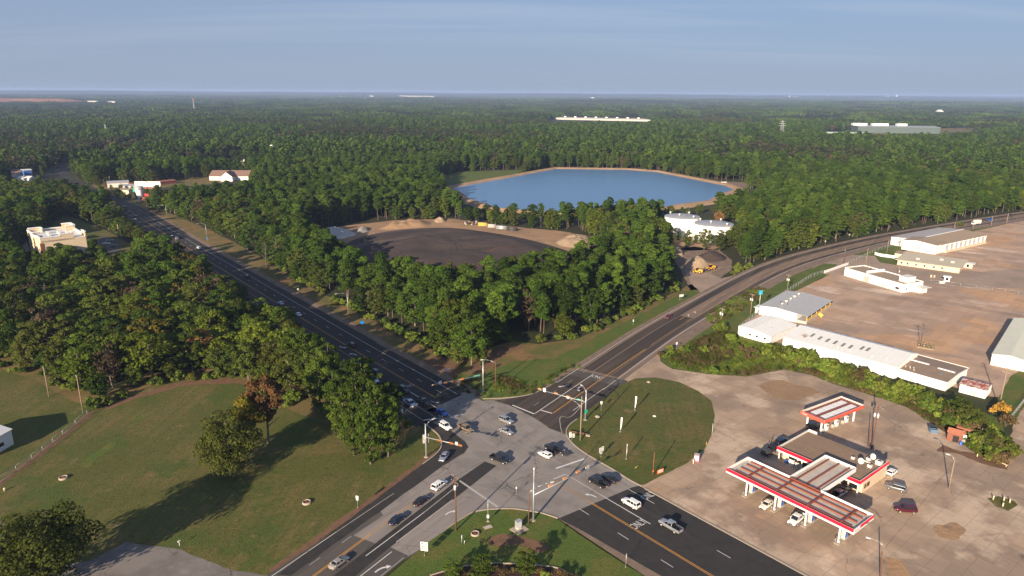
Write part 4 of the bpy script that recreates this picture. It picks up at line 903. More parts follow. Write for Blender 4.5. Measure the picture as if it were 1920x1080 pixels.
# young trees in the planted bed
VAR['young'] = VAR['bright']
for u, v, h, w, lab in [(848, 1090, 5.2, 0.36, 'thin young tree, leftmost of three in the mulched corner bed'), (905, 1084, 6.0, 0.42, 'bright young tree in the middle of the mulched corner bed'), (987, 1080, 6.2, 0.42, 'round darker young tree, rightmost of three in the mulched corner bed')]:
    plant('young', G(u, v), (w, w, h / 20), label=lab, name='young_tree', var=0)
for k, (u, v, s, kd) in enumerate([(868, 1076, .5, 'dryshrub'), (885, 1085, .6, 'shrub'), (930, 1072, .6, 'dryshrub'), (945, 1080, .7, 'dryshrub'), (960, 1072, .5, 'dryshrub'), (1010, 1075, .6, 'dryshrub'), (1022, 1082, .6, 'shrub'), (1045, 1080, .8, 'dryshrub'), (1060, 1086, .9, 'dryshrub'), (1075, 1092, .8, 'dryshrub')]):
    plant(kd, G(u, v), (s, s, s), label='low brownish bush planted in the mulched corner bed', group='bushes in the corner bed', cat='bush', name='garden_bush', crown='foliage', stem='stem')
# hedge strip behind the fuel station, in two rough rows
hp = [(1246, 672), (1300, 660), (1340, 655), (1395, 668), (1430, 668), (1480, 672), (1520, 690), (1560, 700), (1600, 714), (1640, 726), (1690, 744), (1740, 762), (1790, 790), (1830, 810), (1860, 835), (1878, 862)]
hl = curve_pts(hp, 7)
def hedge_at(u): return 'on the weed patch below the right highway' if u < 1440 else ('of the hedge under the small gabled shed' if u < 1540 else ('of the hedge along the long skylit hall' if u < 1650 else ('of the hedge along the brown roofed block' if u < 1750 else 'of the hedge between the rusty shed and the red ruin')))
hedge_lab = 'green shrub in the overgrown strip between the forecourt and white sheds'
for k, p in enumerate(hl):
    u, v = project(p.x, p.y, 0)
    for j in range(3):
        if (u < 1440 and (j > 1 or random.random() < 0.55)) or (j == 2 and k % 2): continue
        q = p + Vector((random.uniform(-3.2, 3.2), random.uniform(-3.4, 3.4) + (3 if j % 2 else 0)))
        s = random.uniform(0.9, 1.6) * (1.35 if u > 1440 else 0.75)
        kd = 'dryshrub' if random.random() < (0.5 if u < 1440 else 0.15) else 'shrub'
        plant(kd, q, (s, s, s * random.uniform(.8, 1.15)), label=('green shrub ' if kd == 'shrub' else 'dry brown weedy bush ') + hedge_at(u), group=('green shrubs ' if kd == 'shrub' else 'dry bushes ') + hedge_at(u), cat='bush', name='shrub', crown='foliage', stem='stem')
one('oak', (1812, 806), 8.5, 16, 0.62, 'olive bushy tree leaning over the ruined red shed', 1, 'bushy_tree')
one('oak', (1795, 790), 7.5, 16, 0.6, 'dark bushy tree behind the ruined red shed', 2, 'bushy_tree')
one('edge', (1848, 838), 6.0, 15, 0.5, 'bright small tree right of the ruined red shed, next to a bare post', 1, 'bushy_tree')
one('edge', (1862, 850), 4.5, 15, 0.42, 'lowest bright bush at the forecourt corner, right of the red shed', 2, 'bushy_tree')
plant('goldshrub', G(1872, 778), (1.7, 1.7, 2.0), label='golden yellow bush at the foot of the tall pale pole', name='golden_bush', cat='bush', crown='foliage', stem='stem')
plant('dryshrub', G(1885, 800), (1.8, 1.8, 1.9), label='dry pink brown bush right of the golden bush', name='dry_bush', cat='bush', crown='foliage', stem='stem')
for u, v, s, lab in [(1353, 622, 1.9, 'round bright bush on the highway verge, left of the white gable shed'), (1370, 640, 1.5, 'low bush at the corner of the white gable shed'), (1340, 700, 1.2, 'lone green bush at the lower edge of the weed patch'), (1360, 700, 1.1, 'second lone green bush at the lower edge of the weed patch'), (1800, 424, 1.6, 'dark bush on the verge by the far dock shed')]:
    plant('shrub', G(u, v), (s, s, s), label=lab, name='bush', cat='bush', crown='foliage', stem='stem')

# --- woodland: a jittered scatter over all ground that nothing else takes
def in_poly(P, x, y):
    c = np.zeros(len(x), bool); n = len(P); j = n - 1
    for i in range(n):
        xi, yi = P[i]; xj, yj = P[j]
        with np.errstate(divide='ignore', invalid='ignore'):
            k = ((yi > y) != (yj > y)) & (x < (xj - xi) * (y - yi) / (yj - yi + 1e-12) + xi)
        c ^= k; j = i
    return c
def px_poly(pts): return np.array([tuple(G(*p)) for p in pts])
EXTRA = [px_poly([(290, 406), (300, 396), (400, 438), (470, 474), (560, 530), (640, 574), (720, 614), (790, 648), (800, 670), (640, 600), (470, 500)]), px_poly([(830, 350), (848, 390), (905, 408), (885, 372)]), px_poly([(1240, 472), (1272, 545), (1296, 552), (1330, 545), (1380, 512), (1374, 470), (1300, 466)]),
         px_poly([(735, 725), (745, 790), (800, 800), (840, 780), (790, 730)]), px_poly([(30, 462), (48, 512), (215, 515), (300, 480), (250, 455), (150, 440)]), px_poly([(300, 340), (310, 388), (400, 385), (470, 375), (472, 330)]), px_poly([(195, 345), (205, 380), (300, 390), (300, 345)]), px_poly([(380, 325), (380, 300), (462, 296), (465, 328)]),
         px_poly([(15, 326), (70, 326), (130, 318), (150, 345), (140, 366), (20, 366)]),
         px_poly([(850, 398), (880, 412), (950, 419), (1060, 422), (1140, 418), (1240, 411), (1330, 404), (1430, 385), (1430, 360), (1380, 350)]), px_poly([(1540, 247), (1540, 264), (1700, 270), (1860, 262), (1860, 247)]), px_poly([(1025, 222), (1025, 240), (1230, 244), (1235, 226)]),
         px_poly([(1660, 500), (1660, 455), (1760, 425), (1880, 418), (1960, 400), (1960, 520), (1700, 520)]),
         px_poly([(-400, 900), (-400, 830), (60, 700), (120, 735), (190, 772), (100, 900)]),
         px_poly([(560, 725), (640, 800), (760, 800), (770, 880), (600, 900), (540, 800)]),      # hand-planted clump
         px_poly([(1226, 446), (1246, 405), (1320, 402), (1385, 428), (1372, 448), (1330, 460), (1256, 458)]),                # tanks
         px_poly([(1436, 346), (1442, 341), (1460, 341), (1466, 347), (1450, 350)]),
         px_poly([(1030, 230), (1045, 219), (1210, 222), (1225, 232)]),
         px_poly([(230, 212), (300, 209), (300, 214), (230, 216)])]
EXB = [(P, P.min(0), P.max(0)) for P in EXCL + EXTRA]
def keep(x, y, margin=0.0):
    ok = np.ones(len(x), bool)
    for P, lo, hi in EXB:
        b = ok & (x > lo[0]) & (x < hi[0]) & (y > lo[1]) & (y < hi[1])
        if b.any():
            i = np.nonzero(b)[0]; ok[i[in_poly(P, x[i], y[i])]] = False
    return ok
HALF = math.atan(960 / FOC)
def jitter(r0, r1, d, extra=45.0):
    """jittered grid points in the view wedge between two distances"""
    tanh = math.tan(HALF) * 1.02
    X = np.arange(-r1 * tanh - extra, r1 * tanh + extra, d); Y = np.arange(60 if r0 < 100 else r0 * 0.72, r1, d)
    x, y = [a.ravel() for a in np.meshgrid(X, Y)]
    x = x + (rng.random(len(x)) - .5) * d * 0.95; y = y + (rng.random(len(y)) - .5) * d * 0.95
    r = np.hypot(x, y)
    k = (r >= r0) & (r < r1) & (np.abs(x) < y * tanh + extra)
    x, y = x[k], y[k]
    k = keep(x, y) & (y > 172) & ~((x > 20) & (y < 260) & (x > (y - 260) * -0.4 + 40)); return x[k], y[k]
def noise2(x, y, s, seed): return np.array([mnoise.noise(Vector((a * s, b * s, seed))) for a, b in zip(x, y)])
NX, NY = jitter(90, 950, 7.3)
nn = noise2(NX, NY, 0.008, 3.3); n2 = noise2(NX, NY, 0.03, 8.1)
U = np.array([project(a, b, 0) for a, b in zip(NX, NY)]); UU, VV = U[:, 0], U[:, 1]
pineness = 0.55 + 0.9 * nn + 0.3 * n2
pineness[(UU > 1000) & (VV > 350) & (VV < 650)] += 0.28          # stand along the north-east highway
pineness[(UU > 480) & (UU < 900) & (VV < 450)] += 0.15
pineness[(UU < 560) & (VV > 430)] -= 0.38
kind_arr = np.where(rng.random(len(NX)) < pineness, 0, 1)
# trees whose foliage reaches the ground, at the open edges
def _e(): pass
def near_edge(x, y, d=7.0):
    e = np.zeros(len(x), bool)
    for a in range(8):
        e |= ~keep(x + d * math.cos(a * .785), y + d * math.sin(a * .785))
    return e
tight = near_edge(NX, NY, 2.2); NX, NY, UU, VV, kind_arr = NX[~tight], NY[~tight], UU[~tight], VV[~tight], kind_arr[~tight]
edge = near_edge(NX, NY)
dist = np.hypot(NX, NY)
order = np.argsort(dist)
inview = (UU > -60) & (UU < 1980) & (VV < 1180)
groups = {0: [], 1: [], 2: []}
rest = []
lim = {0: 285, 1: 285, 2: 290}
for i in order:
    kd = int(kind_arr[i])
    if edge[i] and (kd == 1 or rng.random() < 0.45): kd = 2
    if inview[i] and len(groups[kd]) < lim[kd]: groups[kd].append(i)
    else: rest.append((i, kd))
def wood_of(u, v):
    if u < 700 and v > 430 and u < 560: return 'left'
    return 'middle'
for kd, name, cat, hm in ((0, 'pine_tree', 'tree', 21.0), (1, 'broadleaf_tree', 'tree', 16.0), (2, 'edge_tree', 'tree', 15.0)):
    for i in groups[kd]:
        u, v = UU[i], VV[i]; q_ = Vector((NX[i], NY[i])); left = q_.dot(N1) > -106
        right = q_.dot(N2) < 96
        if left:
            if v > 690: where = 'at the lawn edge of the left wood'
            elif v > 600 and u < 160: where = 'at the left border in the left wood'
            elif v > 600: where = 'in the front half of the left wood'
            elif u > 380: where = 'along the shaded highway in the left wood'
            elif v < 500: where = 'behind the cream building on the left'
            else: where = 'in the back half of the left wood'
        elif right: where = 'beyond the right highway'
        elif v > 590 and u < 900: where = 'at the shaded tip of the middle wood'
        elif v > 560 and u < 1110: where = 'behind the dry verge, under the heap yard'
        elif u >= 1110 and v > 500: where = 'in the pine stand along the right highway'
        elif u < 760 and v > 470: where = 'along the left highway in the middle wood'
        elif u > 1100: where = 'around the white water tanks'
        else: where = 'close round the heap yard'
        sort = {0: 'pine with clumped needles', 1: 'round crowned broadleaf tree', 2: 'edge tree leafy to the ground'}[kd]
        h = {0: rng.uniform(15.0, 22.5), 1: rng.uniform(12.0, 19.0), 2: rng.uniform(8.0, 16.5)}[kd]
        h0 = h
        if left: h *= 0.97
        w = rng.uniform(0.85, 1.35) * (h / hm) ** 0.5
        key = {0: 'pine', 1: 'oak', 2: 'edge'}[kd]
        r = rng.random()
        if kd == 1 and r < 0.13: key = 'yellow' if r < 0.04 else ('rust' if r < 0.055 else 'brown')
        big = ('low ', 'high ')[int(h0 > {0: 20.0, 1: 16.0, 2: 13.0}[kd])]
        lab = big + sort + ' ' + where if key not in ('yellow', 'rust', 'brown') else {'yellow': 'yellowing tree ', 'rust': 'rust red tree ', 'brown': 'withered brown tree '}[key] + where
        plant(key, (NX[i], NY[i]), (w, w, h / hm), label=lab, group=lab.replace('tree', 'trees').replace('pine ', 'pines ') + ' as one stand', cat=cat, name=name if key not in ('yellow', 'rust', 'brown') else 'turning_tree')
# bushes along the wood's open edge
ex, ey = jitter(100, 520, 3.2)
ee = near_edge(ex, ey, 3.0); ex, ey = ex[ee], ey[ee]
sel = rng.permutation(len(ex))
pu = np.array([project(a, b, 0) for a, b in zip(ex, ey)])
def bush_at(x, y, p_):
    q = Vector((x, y))
    if q.dot(N1) > -106: return 'along the lawn edge of the left wood' if p_[1] > 640 else 'at the roadside of the left wood'
    if q.dot(N2) < 96: return 'beyond the right highway'
    if p_[0] < 900 and p_[1] > 480: return 'along the shaded verge of the middle wood'
    return 'under the pines by the right highway' if p_[1] > 500 else 'at the rim of the heap yard'
cnt = 0
for i in sel:
    if not (-40 < pu[i][0] < 1960 and pu[i][1] < 1100) or cnt > 200: continue
    if Vector((ex[i], ey[i])).length > 420: continue
    s = rng.uniform(0.8, 1.5); cnt += 1
    plant('shrub', (ex[i], ey[i]), (s * 1.2, s * 1.2, s), label='leafy undergrowth bush ' + bush_at(ex[i], ey[i], pu[i]), group='undergrowth bushes ' + bush_at(ex[i], ey[i], pu[i]), cat='bush', name='woodland_bush', crown='foliage', stem='stem')

for k in range(34):
    q = G(random.uniform(60, 470), random.uniform(298, 350)); u, v = project(q.x, q.y, 0)
    if 300 < u < 475 and v > 322: continue
    h = random.uniform(8, 15)
    plant(random.choice(['oak', 'edge', 'pine']), q, (h / 15, h / 15, h / 16), label='scattered tree among the small buildings at the far left bend', group='scattered trees at the far left bend', name='yard_tree')
for k, (u, v, h) in enumerate([(1243, 452, 10), (1257, 462, 12), (1272, 458, 9), (1288, 464, 12), (1303, 462, 8), (1320, 468, 13), (1336, 466, 9), (1349, 470, 14), (1364, 466, 12), (1378, 462, 13), (1392, 456, 15), (1404, 470, 14), (1388, 480, 12), (1398, 492, 13), (1386, 446, 14), (1236, 440, 14), (1408, 440, 16)]):
    plant(('pine', 'oak', 'pine', 'edge')[k % 4], G(u, v), (h / 21 * 1.1, h / 21 * 1.1, h / (21 if k % 2 == 0 else 16)), label='tree standing in front of the two white water tanks', group='trees in front of the water tanks', name='yard_tree')
plant('rust', G(1347, 428), (.8, .8, .8), label='orange red tree just behind the lower white water tank', name='turning_tree')
bank = [(862 + k * 15 + random.uniform(-5, 5), 413 + random.uniform(-2.5, 4), random.uniform(9, 14.5) * (0.66 if 970 < 862 + k * 15 < 1120 else 1)) for k in range(25)] + [(1245 + k * 15 + random.uniform(-5, 5), 408 - k * 1.3 + random.uniform(-2, 3), random.uniform(7, 11)) for k in range(12)]
for k, (u, v, h) in enumerate(bank):
    plant(('pine', 'oak', 'pine', 'edge', 'oak')[k % 5], G(u, v), (h / 16, h / 16, h / (21, 16, 21, 15, 16)[k % 5]), label='tree in the line between the heap yard and the reservoir', group='trees lining the near bank of the reservoir', name='bank_tree')
for k, (u, v, h, w) in enumerate([(884, 684, 18, 1.0), (866, 664, 20, 1.1), (902, 662, 17, .95), (842, 648, 19, 1.1), (826, 660, 14, .9), (880, 645, 20, 1.1), (925, 645, 13, .9), (858, 680, 9, .6), (905, 684, 7, .5)]):
    plant(('oak', 'oak', 'edge')[k % 3], G(u, v), (w, w, h / (16, 16, 15)[k % 3]), label='dark leafy tree on the nose of the middle wood, nearest the crossing', group='dark trees on the nose of the middle wood', name='broadleaf_tree')
for k in range(22):
    h = random.uniform(3.5, 7)
    plant('edge', G(random.uniform(200, 300), random.uniform(352, 374)), (h / 12, h / 12, h / 15), label='small round tree before the buildings at the far left bend', group='small trees before the far left buildings', name='yard_tree')
# bare dead trees among the living ones
def snag(i):
    rs = np.random.default_rng(60 + i); b = MB(); b.tube((0, 0, -.2), (.3, 0, 15), .24, .05, 6)
    for k in range(16):
        z = 5 + k * .62; a = k * 2.4 + rs.random(); L_ = 3.2 * (1 - k / 22); p1 = (math.cos(a) * L_, math.sin(a) * L_, z + 1.3)
        b.tube((.02 * z, 0, z), p1, .07, .025, 4, caps=False); b.tube((p1[0] * .6, p1[1] * .6, z + .8), (p1[0] * .7 + .8, p1[1] * .7 - .6, z + 2.2), .035, .012, 3, caps=False)
    return b.mesh('branches', BARK_GREY)
sg = [snag(0), snag(1)]
for k, (u, v, lab) in enumerate([(500, 505, 'bare grey dead tree at the roadside edge of the middle wood'), (520, 498, 'second bare grey dead tree at the edge of the middle wood, near the rubble'), (40, 655, 'bare dead tree in the left wood near the left border'), (95, 600, 'bare dead tree standing inside the left wood'), (1285, 440, 'bare dead pine beside the taller water tank'), (1420, 470, 'bare dead tree in the pines at the right highway bend'), (770, 560, 'bare dead tree at the front of the heap yard')]):
    t = thing('dead_tree', lab, 'tree', G(u, v), k * 1.1); t.scale = (1.1, 1.1, 1.05 + .06 * (k % 3)); link_mesh('branches', sg[k % 2], t)
# --- the rest of the wood: instanced trees in one object per kind of distance
def join_tree(name, parts):
    b = bmesh.new()
    for me in parts: b.from_mesh(me)
    me = bpy.data.meshes.new(name); 
    # keep material slots apart
    b.free()
    vs, fs, mi, mats = [], [], [], []
    for me2 in parts:
        off = len(vs); vs += [tuple(v.co) for v in me2.vertices]; fs += [tuple(off + k for k in p.vertices) for p in me2.polygons]
        mats.append(me2.materials[0]); mi += [len(mats) - 1] * len(me2.polygons)
    me.from_pydata(vs, [], fs)
    for m in mats: me.materials.append(m)
    me.polygons.foreach_set('material_index', mi); me.update(); return me
def source_collection(name, meshes):
    c = bpy.data.collections.new(name)
    for k, me in enumerate(meshes):
        o = bpy.data.objects.new('%s_%02d' % (name, k), me); c.objects.link(o)
    return c
def scatter(name, label, coll, pts, idx, rot, scl):
    me = bpy.data.meshes.new(name); me.vertices.add(len(pts)); me.vertices.foreach_set('co', np.asarray(pts, np.float32).ravel())
    a = me.attributes.new('pick', 'INT', 'POINT'); a.data.foreach_set('value', np.asarray(idx, np.int32))
    a = me.attributes.new('turn', 'FLOAT', 'POINT'); a.data.foreach_set('value', np.asarray(rot, np.float32))
    a = me.attributes.new('grow', 'FLOAT_VECTOR', 'POINT'); a.data.foreach_set('vector', np.asarray(scl, np.float32).ravel())
    ng = bpy.data.node_groups.new(name + '_nodes', 'GeometryNodeTree')
    ng.interface.new_socket('Geometry', in_out='INPUT', socket_type='NodeSocketGeometry'); ng.interface.new_socket('Geometry', in_out='OUTPUT', socket_type='NodeSocketGeometry')
    N = ng.nodes; gi = N.new('NodeGroupInput'); go = N.new('NodeGroupOutput'); ip = N.new('GeometryNodeInstanceOnPoints'); ci = N.new('GeometryNodeCollectionInfo')
    ci.inputs['Collection'].default_value = coll; ci.inputs['Separate Children'].default_value = True; ci.inputs['Reset Children'].default_value = True
    ip.inputs['Pick Instance'].default_value = True
    def attr(nm, ty):
        x = N.new('GeometryNodeInputNamedAttribute'); x.data_type = ty; x.inputs['Name'].default_value = nm; return [s for s in x.outputs if s.enabled][0]
    cx = N.new('ShaderNodeCombineXYZ')
    Lk = ng.links
    Lk.new(gi.outputs[0], ip.inputs['Points']); Lk.new(ci.outputs[0], ip.inputs['Instance'])
    Lk.new(attr('pick', 'INT'), ip.inputs['Instance Index']); Lk.new(attr('turn', 'FLOAT'), cx.inputs['Z']); Lk.new(cx.outputs[0], ip.inputs['Rotation'])
    Lk.new(attr('grow', 'FLOAT_VECTOR'), ip.inputs['Scale']); Lk.new(ip.outputs[0], go.inputs[0])
    o = link_mesh(name, me); mod = o.modifiers.new('scatter', 'NODES'); mod.node_group = ng
    tag(o, label, 'woodland', kind='stuff'); return o
src, ranges = [], {}
for kd, key in ((0, 'pine'), (1, 'oak'), (2, 'edge'), (3, 'yellow'), (4, 'rust'), (5, 'brown')):
    ranges[kd] = (len(src), len(VAR[key])); src += [join_tree(key + '_whole', p) for p in VAR[key]]
cc = source_collection('woodland_tree', src)
P, I, Rr, S = [], [], [], []
for i, kd in rest:
    hm = {0: 21.0, 1: 16.0, 2: 15.0}[kd]
    h = {0: rng.uniform(15.0, 22.5), 1: rng.uniform(12.0, 18.5), 2: rng.uniform(8.0, 16.5)}[kd]
    if Vector((NX[i], NY[i])).dot(N1) > -106: h *= 0.95
    w = rng.uniform(0.85, 1.35) * (h / hm) ** 0.5; k2 = kd
    r = rng.random()
    if kd == 1 and r < 0.15: k2 = 3 if r < 0.04 else (4 if r < 0.05 else 5)
    a, n = ranges[k2]; P.append((NX[i], NY[i], 0)); I.append(a + int(rng.integers(n))); Rr.append(rng.random() * 6.28); S.append((w, w, h / hm))
scatter('woodland', 'mixed pine and broadleaf woodland standing behind the nearest trees', cc, P, I, Rr, S)
# middle distance: lighter trees
def light_tree(i, rs):
    if i % 3 == 0: C = pine_clumps(rs, 20, 0.36, 4.4, 14); leaf = PINE_LEAF
    else: C = oak_clumps(rs, 15.5, 0.1, 5.2, 20); leaf = MIXED_LEAF
    return mesh_from_cards('light_tree', crown_cards(rs, C, 300, 1.55), leaf)
lt = [light_tree(i, np.random.default_rng(400 + i)) for i in range(9)]
lt.append(mesh_from_cards('light_tree', crown_cards(np.random.default_rng(440), oak_clumps(np.random.default_rng(441), 15, .1, 4.6, 18), 240, 1.5), BROWN_LEAF))
c2 = source_collection('distant_tree', lt)
mx_, my_ = jitter(950, 2300, 8.2, 80)
mn = noise2(mx_, my_, 0.003, 4.4)
pk = np.where(rng.random(len(mx_)) < 0.40 + 0.9 * mn, rng.integers(0, 3, len(mx_)) * 3, rng.integers(0, 3, len(mx_)) * 3 + 1 + rng.integers(0, 2, len(mx_)))
pk[(rng.random(len(mx_)) < 0.05 + 0.12 * (mn < -.2))] = 9
sc_ = rng.uniform(0.6, 1.25, len(mx_)); ws = rng.uniform(0.9, 1.25, len(mx_))
scatter('distant_woodland', 'woodland in the middle distance around the reservoir and beyond', c2, np.stack([mx_, my_, np.zeros(len(mx_))], 1), pk, rng.random(len(mx_)) * 6.28, np.stack([sc_ * ws, sc_ * ws, sc_], 1))
# far: patches of woodland, each a clutter of crowns
def patch_mesh(i, size, n, cards, cs, leaf):
    rs = np.random.default_rng(700 + i); C = []
    for k in range(n):
        x, y = (rs.random(2) - .5) * size * 1.05; h = 9 + 9 * rs.random() ; r = 4.2 + 2.5 * rs.random()
        C.append((x, y, h * 0.62, r, r, h * 0.42))
    return mesh_from_cards('wood_patch', crown_cards(rs, C, cards, cs), leaf)
pm = [patch_mesh(i, 70, 60, 1500, 4.0, MIXED_LEAF if i % 2 else PINE_LEAF) for i in range(6)]
c3 = source_collection('far_patch', pm)
fx, fy = jitter(2260, 6500, 66, 200)
gp = noise2(fx, fy, .0016, 6.6) < .40; fx, fy = fx[gp], fy[gp]
scatter('far_woodland', 'far woodland running on towards the horizon', c3, np.stack([fx, fy, np.zeros(len(fx)) - 1], 1), rng.integers(0, 6, len(fx)), rng.integers(0, 4, len(fx)) * 1.5708, np.stack([np.ones(len(fx)), np.ones(len(fx)), rng.uniform(.7, 1.2, len(fx)) * (1 + .35 * noise2(fx, fy, .004, 2.9))], 1))
pm2 = [patch_mesh(20 + i, 260, 150, 2200, 13.0, MIXED_LEAF if i % 2 else PINE_LEAF) for i in range(4)]
c4 = source_collection('horizon_patch', pm2)
hx, hy = jitter(6400, 15500, 240, 600)
hz = np.array([14 * mnoise.noise(Vector((a * .0005, b * .0005, 1.7))) for a, b in zip(hx, hy)]) - 2
scatter('horizon_woodland', 'blue wooded plain below the horizon', c4, np.stack([hx, hy, hz], 1), rng.integers(0, 4, len(hx)), rng.integers(0, 4, len(hx)) * 1.5708, np.stack([np.ones(len(hx)), np.ones(len(hx)), rng.uniform(.7, 1.4, len(hx))], 1))

# --- rank weeds in the overgrown strip and along the road edges
def tuft(i, leaf, h=0.9):
    rs = np.random.default_rng(900 + i); n = 46
    b = rs.normal(size=(n, 2)) * 0.45; hh = h * (.5 + .7 * rs.random(n)); a = rs.random(n) * 6.28; ln = rs.normal(size=(n, 2)) * .22; w = .07
    V = []
    for k in range(n):
        c, s2 = math.cos(a[k]) * w, math.sin(a[k]) * w; x, y = b[k]; tx, ty = x + ln[k][0], y + ln[k][1]
        V += [(x - c, y - s2, 0), (x + c, y + s2, 0), (tx + c * .5, ty + s2 * .5, hh[k]), (tx - c * .5, ty - s2 * .5, hh[k])]
    return mesh_from_cards('weed_tuft', np.array(V), leaf)
tf = [tuft(0, SHRUB_LEAF, .9), tuft(1, DRY_LEAF, .8), tuft(2, OLIVE_LEAF, 1.0), tuft(3, SHRUB_LEAF, .6)]
c5 = source_collection('weed_tuft', tf)
def fill(px, d, seed):
    P_ = px_poly(px); r_ = np.random.default_rng(seed); lo, hi = P_.min(0), P_.max(0)
    X, Y = np.meshgrid(np.arange(lo[0], hi[0], d), np.arange(lo[1], hi[1], d)); x = X.ravel() + r_.normal(size=X.size) * d * .4; y = Y.ravel() + r_.normal(size=X.size) * d * .4
    k = in_poly(P_, x, y); return x[k], y[k]
W_ = [fill([(1246, 668), (1300, 640), (1360, 615), (1400, 640), (1470, 655), (1560, 690), (1700, 738), (1790, 775), (1870, 800), (1888, 868), (1840, 856), (1780, 815), (1700, 762), (1640, 742), (1560, 718), (1520, 702), (1470, 692), (1400, 704), (1330, 700), (1265, 690)], .95, 1),
      fill([(840, 722), (905, 748), (1000, 740), (1090, 690), (1080, 682), (990, 722), (920, 725), (860, 700)], 2.2, 2),
      fill([(925, 732), (985, 730), (975, 712), (930, 706)], 1.0, 3),
      fill([(1320, 590), (1420, 535), (1440, 545), (1380, 590), (1340, 620)], 1.3, 4)]
wx_ = np.concatenate([a for a, b in W_]); wy_ = np.concatenate([b for a, b in W_]); r_ = np.random.default_rng(77); n_ = len(wx_)
ng_ = noise2(wx_, wy_, .08, 2.2); pick = np.where(ng_ > .12, r_.choice([0, 3], n_), np.where(ng_ < -.12, r_.choice([1, 2], n_), r_.integers(0, 4, n_))); s_ = r_.uniform(.35, 1.15, n_)
scatter('weeds', 'rank green and brown weeds in the overgrown strip and at the road corners', c5, np.stack([wx_, wy_, np.zeros(n_)], 1), pick, r_.random(n_) * 6.28, np.stack([s_, s_, s_], 1))
GREY_PANEL = mat('grey_panel', (0.42, 0.40, 0.37), 0.6, var=0.08)
